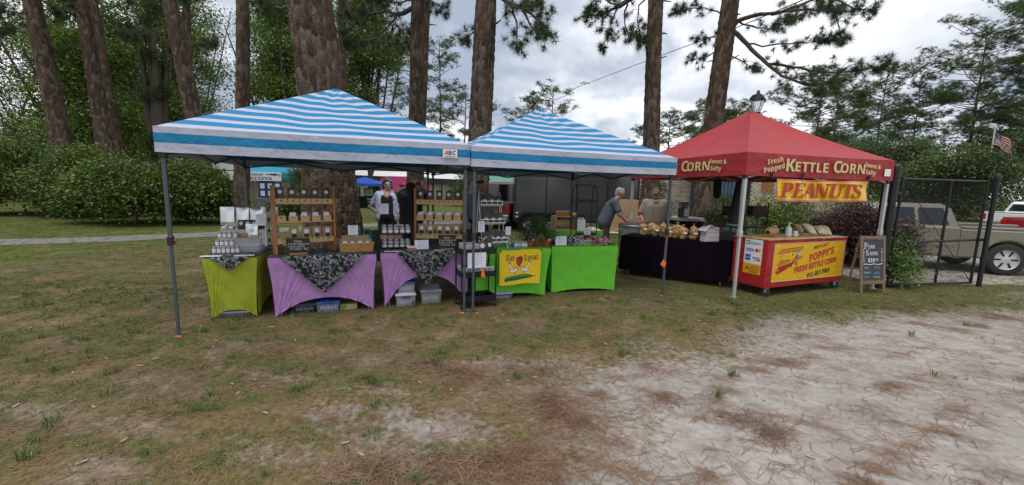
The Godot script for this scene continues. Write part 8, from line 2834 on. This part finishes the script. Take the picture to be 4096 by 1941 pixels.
# ---------------------------------------------------------------- people
func blobs(mb: MB, bones: Array, cell: float, k: float) -> void:
	# tapered capsules joined by a smooth minimum, meshed as surface nets
	var lo := Vector3(1e9, 1e9, 1e9)
	var hi := -lo
	for b in bones:
		var r := maxf(b[2], b[3]) + cell * 2.5 + k * 0.5
		for e in 2:
			lo = lo.min(b[e] - Vector3(r, r, r)); hi = hi.max(b[e] + Vector3(r, r, r))
	var nx := int((hi.x - lo.x) / cell) + 2
	var ny := int((hi.y - lo.y) / cell) + 2
	var nz := int((hi.z - lo.z) / cell) + 2
	var f := PackedFloat32Array()
	f.resize(nx * ny * nz)
	f.fill(0.5)
	for b in bones:
		var a: Vector3 = b[0]
		var d: Vector3 = b[1] - b[0]
		var l2 := maxf(d.length_squared(), 1e-9)
		var ra: float = b[2]
		var rb: float = b[3]
		var r := maxf(ra, rb) + cell * 2.0 + k
		var p0 := (a.min(b[1]) - Vector3(r, r, r) - lo) / cell
		var p1 := (a.max(b[1]) + Vector3(r, r, r) - lo) / cell
		for z in range(maxi(0, int(p0.z)), mini(nz - 1, int(p1.z) + 1) + 1):
			for y in range(maxi(0, int(p0.y)), mini(ny - 1, int(p1.y) + 1) + 1):
				var o := (z * ny + y) * nx
				for x in range(maxi(0, int(p0.x)), mini(nx - 1, int(p1.x) + 1) + 1):
					var p := lo + Vector3(x, y, z) * cell - a
					var t := clampf(p.dot(d) / l2, 0.0, 1.0)
					var v := (p - d * t).length() - lerpf(ra, rb, t)
					var w := f[o + x]
					var h := maxf(k - absf(v - w), 0.0) / k
					f[o + x] = minf(v, w) - h * h * k * 0.25
	var id := PackedInt32Array()
	id.resize(nx * ny * nz)
	id.fill(-1)
	var st := [1, nx, nx * ny]
	for z in nz - 1:
		for y in ny - 1:
			for x in nx - 1:
				var o := (z * ny + y) * nx + x
				var s := 0
				for q in 8:
					if f[o + (q & 1) + ((q >> 1) & 1) * nx + ((q >> 2) & 1) * nx * ny] < 0: s += 1
				if s == 0 or s == 8: continue
				var acc := Vector3.ZERO
				var n := 0
				for q in 8:
					for ax in 3:
						if q & (1 << ax): continue
						var u := Vector3(q & 1, (q >> 1) & 1, (q >> 2) & 1)
						var oa: int = o + (q & 1) + ((q >> 1) & 1) * nx + ((q >> 2) & 1) * nx * ny
						var va := f[oa]
						var vb := f[oa + st[ax]]
						if (va < 0) == (vb < 0): continue
						u[ax] += va / (va - vb)
						acc += u
						n += 1
				var g := Vector3(f[o + 1] - f[o], f[o + nx] - f[o], f[o + nx * ny] - f[o]) + Vector3(f[o + 1 + nx + nx * ny] - f[o + nx + nx * ny], f[o + 1 + nx + nx * ny] - f[o + 1 + nx * ny], f[o + 1 + nx + nx * ny] - f[o + 1 + nx])
				id[o] = mb.vt(lo + (Vector3(x, y, z) + acc / n) * cell, g.normalized())
	for z in range(1, nz - 1):
		for y in range(1, ny - 1):
			for x in range(1, nx - 1):
				var o := (z * ny + y) * nx + x
				for ax in 3:
					var a := f[o] < 0
					var b := f[o + st[ax]] < 0
					if a == b: continue
					var s1: int = st[(ax + 1) % 3]
					var s2: int = st[(ax + 2) % 3]
					var i0 := id[o - s1 - s2]
					var i1 := id[o - s2]
					var i2 := id[o]
					var i3 := id[o - s1]
					if i0 < 0 or i1 < 0 or i2 < 0 or i3 < 0: continue
					if a: mb.ix.append_array([i0, i2, i1, i0, i3, i2])
					else: mb.ix.append_array([i0, i1, i2, i0, i2, i3])

func hand(mb: MB, w: Vector3, dir: Vector3, palm: Vector3, thumb_side: Vector3, curl: float) -> void:
	# wrist, pointing direction, palm facing, side of the thumb; five bent fingers
	dir = dir.normalized()
	var s := thumb_side.normalized()
	var bones := [[w - dir * 0.03, w + dir * 0.02, 0.026, 0.026]]
	for k in 4:
		var off := s * (0.030 - 0.020 * k)
		var root := w + dir * 0.085 + off
		bones.append([w + dir * 0.015 + off * 0.6, root, 0.017, 0.0125])
		var l: float = [0.072, 0.08, 0.074, 0.058][k]
		var d1 := (dir + palm * curl * 0.7).normalized()
		var d2 := (dir + palm * curl * 2.0).normalized()
		bones.append([root, root + d1 * l * 0.55, 0.0095, 0.009])
		bones.append([root + d1 * l * 0.55, root + d1 * l * 0.55 + d2 * l * 0.5, 0.009, 0.0075])
	var tb := w + dir * 0.03 + s * 0.028
	bones.append([tb, tb + (dir * 0.5 + s * 0.8).normalized() * 0.035, 0.015, 0.011])
	bones.append([tb + (dir * 0.5 + s * 0.8).normalized() * 0.035, tb + (dir * 0.5 + s * 0.8).normalized() * 0.035 + (dir + s * 0.2 + palm * curl * 0.5).normalized() * 0.03, 0.0105, 0.009])
	blobs(mb, bones, 0.0058, 0.008)

func person(label: String, X: Transform3D, J: Dictionary, sk: Color, parts: Array) -> Node3D:
	# J holds the joints; parts lists [name, bones, cell, blend, material]
	var t := thing("person", label, "person", X)
	var body := MB.new()
	var hx: Transform3D = J.head
	var hb := []
	for b in [[Vector3(0, 0.045, -0.035), Vector3(0, 0.035, 0.01), 0.083, 0.082], [Vector3(0, 0.0, 0.02), Vector3(0, -0.045, 0.03), 0.072, 0.058], [Vector3(-0.022, -0.075, 0.045), Vector3(0.022, -0.075, 0.045), 0.032, 0.032], [Vector3(0, -0.086, 0.068), Vector3(0, -0.08, 0.066), 0.022, 0.02], [Vector3(-0.034, 0.032, 0.075), Vector3(0.034, 0.032, 0.075), 0.015, 0.015], [Vector3(0, 0.02, 0.09), Vector3(0, -0.022, 0.108), 0.010, 0.0145], [Vector3(-0.013, -0.027, 0.096), Vector3(0.013, -0.027, 0.096), 0.010, 0.010], [Vector3(-0.05, -0.01, 0.055), Vector3(-0.045, -0.03, 0.05), 0.03, 0.028], [Vector3(0.05, -0.01, 0.055), Vector3(0.045, -0.03, 0.05), 0.03, 0.028], [Vector3(-0.018, -0.057, 0.085), Vector3(0.018, -0.057, 0.085), 0.009, 0.009], [Vector3(-0.086, 0.012, -0.008), Vector3(-0.082, -0.022, -0.002), 0.017, 0.012], [Vector3(0.086, 0.012, -0.008), Vector3(0.082, -0.022, -0.002), 0.017, 0.012]]:
		hb.append([hx * b[0], hx * b[1], b[2], b[3]])
	hb.append([J.neck, hx * Vector3(0, -0.05, -0.01), 0.062, 0.056])
	blobs(body, hb, 0.0095, 0.022)
	blobs(body, J.skin, 0.02, 0.03)
	for h in J.hands: hand(body, h[0], h[1], h[2], h[3], h[4])
	part(t, "body", body, mat(sk, 0.55))
	for s in [-1, 1]:
		var e := MB.new()
		e.ball(hx * Vector3(s * 0.033, 0.008, 0.083), Vector3(0.012, 0.008, 0.009), 8, 6)
		part(t, "eye", e, M.ink)
	var lip := MB.new()
	lip.box(hx * at(0, -0.058, 0.0935), Vector3(0.042, 0.006, 0.006), 0.002)
	part(t, "mouth", lip, mat(sk.darkened(0.45), 0.6))
	for p in parts:
		var m := MB.new()
		blobs(m, p[1], p[2], p[3])
		part(t, p[0], m, p[4])
	return t

func head_bones(hx: Transform3D, a: Array) -> Array:
	var o := []
	for b in a: o.append([hx * b[0], hx * b[1], b[2], b[3]])
	return o

func specs(t: Node, hx: Transform3D, m: Material) -> void:
	for s in [-1, 1]:
		var g := MB.new()
		var pts := []
		for k in 13: pts.append(hx * Vector3(s * 0.034 + cos(TAU * k / 12) * 0.024, 0.008 + sin(TAU * k / 12) * 0.018, 0.104))
		g.tube(pts, 0.0028, 5, false)
		g.tube([hx * Vector3(s * 0.058, 0.012, 0.102), hx * Vector3(s * 0.086, 0.012, 0.03), hx * Vector3(s * 0.09, 0.01, -0.01)], 0.0025, 5)
		if s == 1: g.tube([hx * Vector3(-0.01, 0.01, 0.105), hx * Vector3(0.01, 0.01, 0.105)], 0.0025, 5)
		part(t, "spectacles", g, m)

func legs(y: float, dx: float, r: float) -> Array:
	return [[Vector3(-0.09, y, 0), Vector3(-dx, 0.50, 0.02), r, r * 0.72], [Vector3(-dx, 0.50, 0.02), Vector3(-dx, 0.08, -0.01), r * 0.72, r * 0.58], [Vector3(0.09, y, 0), Vector3(dx, 0.50, 0.02), r, r * 0.72], [Vector3(dx, 0.50, 0.02), Vector3(dx, 0.08, -0.01), r * 0.72, r * 0.58]]

func shoes(dx: float) -> Array:
	return [[Vector3(-dx, 0.045, -0.04), Vector3(-dx - 0.02, 0.04, 0.14), 0.045, 0.038], [Vector3(dx, 0.045, -0.04), Vector3(dx + 0.02, 0.04, 0.14), 0.045, 0.038]]

func make_people() -> void:
	var V := Vector3.ZERO
	# woman with a blue streak, hands on hips
	var im := canvas(256, 256, Color(0.80, 0.82, 0.90))
	var r := RandomNumberGenerator.new()
	r.seed = 12
	for k in 34:
		var p := Vector2(r.randf() * 256, r.randf() * 256)
		var c: Color = [Color(0.13, 0.17, 0.40), Color(0.20, 0.28, 0.62), Color(0.10, 0.12, 0.26), Color(0.35, 0.62, 0.78)][r.randi() % 4]
		for q in 6:
			var a := q * 1.05 + r.randf() * 0.4
			stroke(im, [p, p + Vector2(cos(a), sin(a)) * r.randf_range(10, 20)], 4.0, c)
		if r.randf() < 0.4: stroke(im, [p, p + Vector2(4, 26)], 3, c)
	var shirt := triplanar(print_mat(im, 0.8), Vector3(2.6, 2.6, 2.6))
	var hx := Transform3D(Basis(Vector3.UP, 0.25), Vector3(0.01, 1.58, 0.03))
	var J := {"head": hx, "neck": Vector3(0, 1.44, 0), "skin": [[Vector3(-0.255, 1.20, -0.03), Vector3(-0.37, 1.10, -0.05), 0.052, 0.048], [Vector3(-0.37, 1.10, -0.05), Vector3(-0.20, 0.985, 0.06), 0.046, 0.03], [Vector3(0.255, 1.20, -0.03), Vector3(0.37, 1.10, -0.05), 0.052, 0.048], [Vector3(0.37, 1.10, -0.05), Vector3(0.20, 0.985, 0.06), 0.046, 0.03], [Vector3(0, 1.44, 0.02), Vector3(0, 1.34, 0.05), 0.07, 0.09]], "hands": [[Vector3(-0.20, 0.985, 0.06), Vector3(0.7, -0.55, 0.35), Vector3(0.3, 0, -1), Vector3(0.2, 0.6, 0.3), 0.35], [Vector3(0.20, 0.985, 0.06), Vector3(-0.7, -0.55, 0.35), Vector3(-0.3, 0, -1), Vector3(-0.2, 0.6, 0.3), 0.35]]}
	var tors := [[Vector3(-0.06, 0.93, 0), Vector3(-0.07, 1.30, 0), 0.145, 0.135], [Vector3(0.06, 0.93, 0), Vector3(0.07, 1.30, 0), 0.145, 0.135], [Vector3(-0.16, 1.37, -0.01), Vector3(0.16, 1.37, -0.01), 0.075, 0.075]]
	var open_shirt := [[Vector3(-0.13, 0.90, -0.01), Vector3(-0.12, 1.30, 0.0), 0.135, 0.125], [Vector3(0.13, 0.90, -0.01), Vector3(0.12, 1.30, 0.0), 0.135, 0.125], [Vector3(-0.08, 0.92, -0.05), Vector3(0.08, 1.36, -0.05), 0.12, 0.10], [Vector3(0.08, 0.92, -0.05), Vector3(-0.08, 1.36, -0.05), 0.12, 0.10], [Vector3(-0.18, 1.37, -0.01), Vector3(-0.29, 1.19, -0.035), 0.085, 0.078], [Vector3(0.18, 1.37, -0.01), Vector3(0.29, 1.19, -0.035), 0.085, 0.078], [Vector3(-0.09, 1.43, -0.01), Vector3(-0.075, 1.36, 0.07), 0.045, 0.045], [Vector3(0.09, 1.43, -0.01), Vector3(0.075, 1.36, 0.07), 0.045, 0.045]]
	var black := mat(lin(0.014, 0.014, 0.016), 0.85)
	var w := person("person in blue and white tropical shirt, hands on hips, blue streaked hair", at(-2.74, 0, -8.95, 0.22), J, lin(0.50, 0.30, 0.235), [["black_top", tors, 0.02, 0.05, black], ["open_shirt", open_shirt, 0.018, 0.04, shirt], ["trousers", legs(0.90, 0.12, 0.115) + [[Vector3(-0.08, 0.92, 0), Vector3(0.08, 0.92, 0), 0.14, 0.14]], 0.022, 0.05, black], ["shoes", shoes(0.12), 0.02, 0.03, M.black_plastic]])
	var hair := MB.new()
	blobs(hair, head_bones(hx, [[Vector3(0, 0.07, -0.04), Vector3(0, 0.06, 0.0), 0.088, 0.084], [Vector3(-0.06, 0.05, -0.03), Vector3(-0.085, -0.05, -0.02), 0.048, 0.034], [Vector3(0.06, 0.05, -0.03), Vector3(0.085, -0.05, -0.02), 0.048, 0.034], [Vector3(0, 0.0, -0.07), Vector3(0, -0.07, -0.06), 0.07, 0.055], [Vector3(-0.05, 0.10, 0.05), Vector3(-0.075, 0.03, 0.055), 0.03, 0.018]]), 0.011, 0.02)
	part(w, "hair", hair, mat(lin(0.035, 0.028, 0.024), 0.6))
	var streak := MB.new()
	blobs(streak, head_bones(hx, [[Vector3(0.0, 0.125, 0.045), Vector3(0.06, 0.085, 0.072), 0.026, 0.026], [Vector3(0.06, 0.085, 0.072), Vector3(0.09, -0.02, 0.045), 0.026, 0.02]]), 0.009, 0.02)
	part(w, "blue_streak", streak, mat(lin(0.02, 0.22, 0.32), 0.55))
	specs(w, hx, M.black_plastic)
	# person in black with a maroon cap, back turned, holding up a phone
	hx = Transform3D(Basis(Vector3.UP, 0.2), Vector3(0, 1.50, 0.02))
	J = {"head": hx, "neck": Vector3(0, 1.37, 0), "skin": [[Vector3(0.23, 1.36, 0.06), Vector3(0.35, 1.46, 0.12), 0.05, 0.045], [Vector3(0.35, 1.46, 0.12), Vector3(0.13, 1.575, 0.27), 0.043, 0.03], [Vector3(-0.23, 1.36, 0.06), Vector3(-0.29, 1.40, 0.14), 0.05, 0.045], [Vector3(-0.29, 1.40, 0.14), Vector3(-0.11, 1.575, 0.27), 0.043, 0.03]], "hands": [[Vector3(0.13, 1.575, 0.27), Vector3(-0.5, 0.5, 0.4), Vector3(0, 0, -1), Vector3(0, 1, 0), 0.4], [Vector3(-0.11, 1.575, 0.27), Vector3(-0.2, 0.7, 0.4), Vector3(0, 0, -1), Vector3(0.6, 0.5, 0), 0.4]]}
	var tee := [[Vector3(-0.07, 0.92, 0), Vector3(-0.08, 1.24, 0), 0.15, 0.14], [Vector3(0.07, 0.92, 0), Vector3(0.08, 1.24, 0), 0.15, 0.14], [Vector3(-0.17, 1.31, 0), Vector3(0.17, 1.31, 0), 0.082, 0.082], [Vector3(0.17, 1.31, 0), Vector3(0.27, 1.40, 0.08), 0.082, 0.066], [Vector3(-0.17, 1.31, 0), Vector3(-0.255, 1.38, 0.09), 0.082, 0.066]]
	var d := person("person in black seen from behind, maroon cap, raising a phone", at(-1.92, 0, -7.72, PI - 0.2), J, lin(0.22, 0.115, 0.075), [["black_shirt", tee, 0.02, 0.05, black], ["trousers", legs(0.90, 0.11, 0.12) + [[Vector3(-0.08, 0.92, 0), Vector3(0.08, 0.92, 0), 0.15, 0.15]], 0.022, 0.05, mat(lin(0.02, 0.022, 0.03), 0.85)], ["shoes", shoes(0.11), 0.02, 0.03, M.black_plastic]])
	var cap := MB.new()
	blobs(cap, head_bones(hx, [[Vector3(0, 0.055, -0.025), Vector3(0, 0.055, 0.01), 0.098, 0.096], [Vector3(0, 0.05, 0.07), Vector3(0, 0.035, 0.15), 0.04, 0.03]]), 0.011, 0.02)
	part(d, "cap", cap, mat(lin(0.05, 0.006, 0.014), 0.8))
	var hr := MB.new()
	blobs(hr, head_bones(hx, [[Vector3(0, -0.01, -0.075), Vector3(0, -0.17, -0.10), 0.062, 0.045], [Vector3(-0.06, -0.02, -0.03), Vector3(-0.05, -0.10, -0.06), 0.035, 0.03], [Vector3(0.06, -0.02, -0.03), Vector3(0.05, -0.10, -0.06), 0.035, 0.03]]), 0.012, 0.02)
	part(d, "hair", hr, mat(lin(0.012, 0.01, 0.01), 0.6))
	var ph := MB.new()
	ph.bx(Vector3.ZERO, Vector3(0.15, 0.075, 0.009), 0.003)
	solo("phone", ph, M.black_plastic, "dark phone held up by the person in black", "phone", at(-1.92, 0, -7.72, PI - 0.2) * at(-0.02, 1.63, 0.36))
	# man with sunglasses pushed up
	hx = Transform3D(Basis(Vector3.UP, -0.55) * Basis(Vector3.RIGHT, 0.12), Vector3(0, 1.585, 0.02))
	J = {"head": hx, "neck": Vector3(0, 1.45, 0), "skin": [[Vector3(0.28, 1.20, 0.0), Vector3(0.30, 1.10, 0.02), 0.05, 0.045], [Vector3(0.30, 1.10, 0.02), Vector3(0.24, 0.90, 0.18), 0.043, 0.03], [Vector3(-0.28, 1.20, 0.0), Vector3(-0.30, 1.10, 0.02), 0.05, 0.045], [Vector3(-0.30, 1.10, 0.02), Vector3(-0.24, 0.90, 0.18), 0.043, 0.03]], "hands": [[Vector3(0.24, 0.90, 0.18), Vector3(-0.2, -0.5, 0.6), Vector3(0, -1, 0), Vector3(-1, 0, 0), 0.3], [Vector3(-0.24, 0.90, 0.18), Vector3(0.2, -0.5, 0.6), Vector3(0, -1, 0), Vector3(1, 0, 0), 0.3]]}
	tee = [[Vector3(-0.07, 0.92, 0), Vector3(-0.09, 1.28, 0), 0.14, 0.15], [Vector3(0.07, 0.92, 0), Vector3(0.09, 1.28, 0), 0.14, 0.15], [Vector3(-0.19, 1.38, 0), Vector3(0.19, 1.38, 0), 0.08, 0.08], [Vector3(0.2, 1.38, 0), Vector3(0.29, 1.19, 0), 0.085, 0.07], [Vector3(-0.2, 1.38, 0), Vector3(-0.29, 1.19, 0), 0.085, 0.07]]
	var m := person("person in grey shirt with sunglasses on their head, bearded", at(-0.66, 0, -8.15, 0.1), J, lin(0.50, 0.29, 0.22), [["grey_shirt", tee, 0.02, 0.05, mat(lin(0.19, 0.22, 0.26), 0.85)], ["trousers", legs(0.90, 0.12, 0.11) + [[Vector3(-0.08, 0.92, 0), Vector3(0.08, 0.92, 0), 0.14, 0.14]], 0.022, 0.05, mat(lin(0.03, 0.035, 0.05), 0.85)], ["shoes", shoes(0.12), 0.02, 0.03, M.black_plastic]])
	hr = MB.new()
	blobs(hr, head_bones(hx, [[Vector3(0, 0.075, -0.04), Vector3(0, 0.08, 0.01), 0.078, 0.068], [Vector3(0, 0.01, -0.08), Vector3(0, -0.03, -0.075), 0.055, 0.045]]), 0.011, 0.02)
	part(m, "hair", hr, mat(lin(0.03, 0.022, 0.017), 0.7))
	var be := MB.new()
	blobs(be, head_bones(hx, [[Vector3(-0.062, -0.055, 0.03), Vector3(0, -0.095, 0.066), 0.019, 0.024], [Vector3(0.062, -0.055, 0.03), Vector3(0, -0.095, 0.066), 0.019, 0.024], [Vector3(-0.025, -0.043, 0.094), Vector3(0.025, -0.043, 0.094), 0.007, 0.007]]), 0.008, 0.012)
	part(m, "beard", be, mat(lin(0.045, 0.03, 0.022), 0.8))
	for s in [-1, 1]:
		var sg := MB.new()
		sg.ball(hx * Vector3(s * 0.035, 0.125, 0.062), Vector3(0.03, 0.016, 0.014), 12, 8)
		part(m, "sunglass_lens", sg, mat(lin(0.10, 0.55, 0.50), 0.1, 0.6))
	# older man leaning on the tub, seen from his left
	hx = Transform3D(Basis(Vector3.UP, 0.25) * Basis(Vector3.RIGHT, 0.22), Vector3(0.02, 1.51, 0.30))
	J = {"head": hx, "neck": Vector3(0, 1.38, 0.21), "skin": [[Vector3(0.23, 1.17, 0.27), Vector3(0.24, 1.09, 0.32), 0.05, 0.046], [Vector3(0.24, 1.09, 0.32), Vector3(0.20, 0.925, 0.50), 0.043, 0.03], [Vector3(-0.23, 1.17, 0.27), Vector3(-0.24, 1.07, 0.30), 0.05, 0.046], [Vector3(-0.24, 1.07, 0.30), Vector3(-0.16, 0.92, 0.46), 0.043, 0.03]], "hands": [[Vector3(0.20, 0.925, 0.50), Vector3(0.05, -0.1, 1), Vector3(0, -1, 0), Vector3(-1, 0, 0), 0.12], [Vector3(-0.16, 0.92, 0.46), Vector3(0.0, -0.1, 1), Vector3(0, -1, 0), Vector3(1, 0, 0), 0.12]]}
	tee = [[Vector3(-0.07, 0.88, -0.02), Vector3(-0.08, 1.22, 0.12), 0.165, 0.15], [Vector3(0.07, 0.88, -0.02), Vector3(0.08, 1.22, 0.12), 0.165, 0.15], [Vector3(-0.19, 1.33, 0.17), Vector3(0.19, 1.33, 0.17), 0.085, 0.085], [Vector3(0.2, 1.32, 0.18), Vector3(0.235, 1.15, 0.27), 0.085, 0.075], [Vector3(-0.2, 1.32, 0.18), Vector3(-0.235, 1.15, 0.27), 0.085, 0.075]]
	var o := person("person with grey hair and glasses leaning on the steel tub", at(2.14, 0, -9.42, PI / 2 - 0.25), J, lin(0.42, 0.22, 0.17), [["blue_grey_shirt", tee, 0.02, 0.05, mat(lin(0.075, 0.098, 0.125), 0.85)], ["trousers", legs(0.86, 0.12, 0.115) + [[Vector3(-0.08, 0.86, -0.01), Vector3(0.08, 0.86, -0.01), 0.145, 0.145]], 0.022, 0.05, mat(lin(0.06, 0.052, 0.045), 0.85)], ["shoes", shoes(0.12), 0.02, 0.03, M.black_plastic]])
	hr = MB.new()
	blobs(hr, head_bones(hx, [[Vector3(0, 0.065, -0.045), Vector3(0, 0.085, 0.02), 0.082, 0.058], [Vector3(0, 0.0, -0.075), Vector3(0, -0.045, -0.07), 0.055, 0.045], [Vector3(-0.078, 0.03, -0.02), Vector3(-0.08, 0.0, -0.01), 0.02, 0.014], [Vector3(0.078, 0.03, -0.02), Vector3(0.08, 0.0, -0.01), 0.02, 0.014]]), 0.011, 0.02)
	part(o, "hair", hr, mat(lin(0.30, 0.28, 0.26), 0.7))
	specs(o, hx, M.black_plastic)
	# man in a khaki shirt and cap behind the tub
	hx = Transform3D(Basis(Vector3.UP, -0.35) * Basis(Vector3.RIGHT, 0.1), Vector3(0, 1.50, 0.03))
	J = {"head": hx, "neck": Vector3(0, 1.37, 0), "skin": [[Vector3(0.29, 1.10, -0.01), Vector3(0.36, 1.00, -0.02), 0.053, 0.048], [Vector3(0.36, 1.00, -0.02), Vector3(0.21, 0.88, 0.10), 0.046, 0.032], [Vector3(-0.29, 1.10, -0.01), Vector3(-0.30, 0.98, 0.02), 0.053, 0.048], [Vector3(-0.30, 0.98, 0.02), Vector3(-0.27, 0.86, 0.16), 0.046, 0.032]], "hands": [[Vector3(0.21, 0.88, 0.10), Vector3(-0.6, -0.4, 0.2), Vector3(-0.3, 0, -1), Vector3(-0.2, 0.6, 0.3), 0.4], [Vector3(-0.27, 0.86, 0.16), Vector3(0.1, -0.8, 0.4), Vector3(0.3, -0.3, -0.6), Vector3(1, 0, 0), 0.3]]}
	tee = [[Vector3(-0.085, 0.88, 0.03), Vector3(-0.10, 1.20, 0.01), 0.175, 0.155], [Vector3(0.085, 0.88, 0.03), Vector3(0.10, 1.20, 0.01), 0.175, 0.155], [Vector3(-0.2, 1.31, 0), Vector3(0.2, 1.31, 0), 0.085, 0.085], [Vector3(0.21, 1.31, 0), Vector3(0.31, 1.09, -0.01), 0.095, 0.088], [Vector3(-0.21, 1.31, 0), Vector3(-0.30, 1.09, -0.005), 0.095, 0.088], [Vector3(-0.06, 1.385, 0.05), Vector3(-0.03, 1.345, 0.10), 0.03, 0.03], [Vector3(0.06, 1.385, 0.05), Vector3(0.03, 1.345, 0.10), 0.03, 0.03]]
	var khaki := mat(lin(0.27, 0.24, 0.195), 0.85)
	var k := person("person in khaki work shirt and brown cap behind the tub", at(3.40, 0, -9.85, -0.15), J, lin(0.46, 0.23, 0.17), [["khaki_shirt", tee, 0.02, 0.05, khaki], ["trousers", legs(0.86, 0.12, 0.12) + [[Vector3(-0.08, 0.86, 0.02), Vector3(0.08, 0.86, 0.02), 0.16, 0.16]], 0.022, 0.05, mat(lin(0.05, 0.05, 0.06), 0.85)], ["shoes", shoes(0.12), 0.02, 0.03, M.black_plastic]])
	cap = MB.new()
	blobs(cap, head_bones(hx, [[Vector3(0, 0.06, -0.025), Vector3(0, 0.06, 0.012), 0.094, 0.092], [Vector3(-0.055, 0.055, 0.08), Vector3(0.055, 0.055, 0.08), 0.022, 0.022], [Vector3(-0.045, 0.046, 0.12), Vector3(0.045, 0.046, 0.12), 0.016, 0.016]]), 0.011, 0.02)
	part(k, "cap", cap, mat(lin(0.13, 0.11, 0.095), 0.85))
	for s in [-1, 1]:
		var pk := MB.new()
		pk.box(Transform3D(Basis(Vector3.UP, s * 0.35), Vector3(s * 0.105, 1.17, 0.162)), Vector3(0.11, 0.03, 0.008), 0.003)
		part(k, "pocket_flap", pk, khaki)

func _ready() -> void:
	make_light()
	make_ground()
	veg_setup()
	make_materials()
	make_tents()
	make_tables()
	make_goods()
	make_stand()
	make_buildings()
	make_booths()
	make_vehicles()
	make_fence()
	make_people()
	make_ground_cover()
	make_trees()
	make_woods()
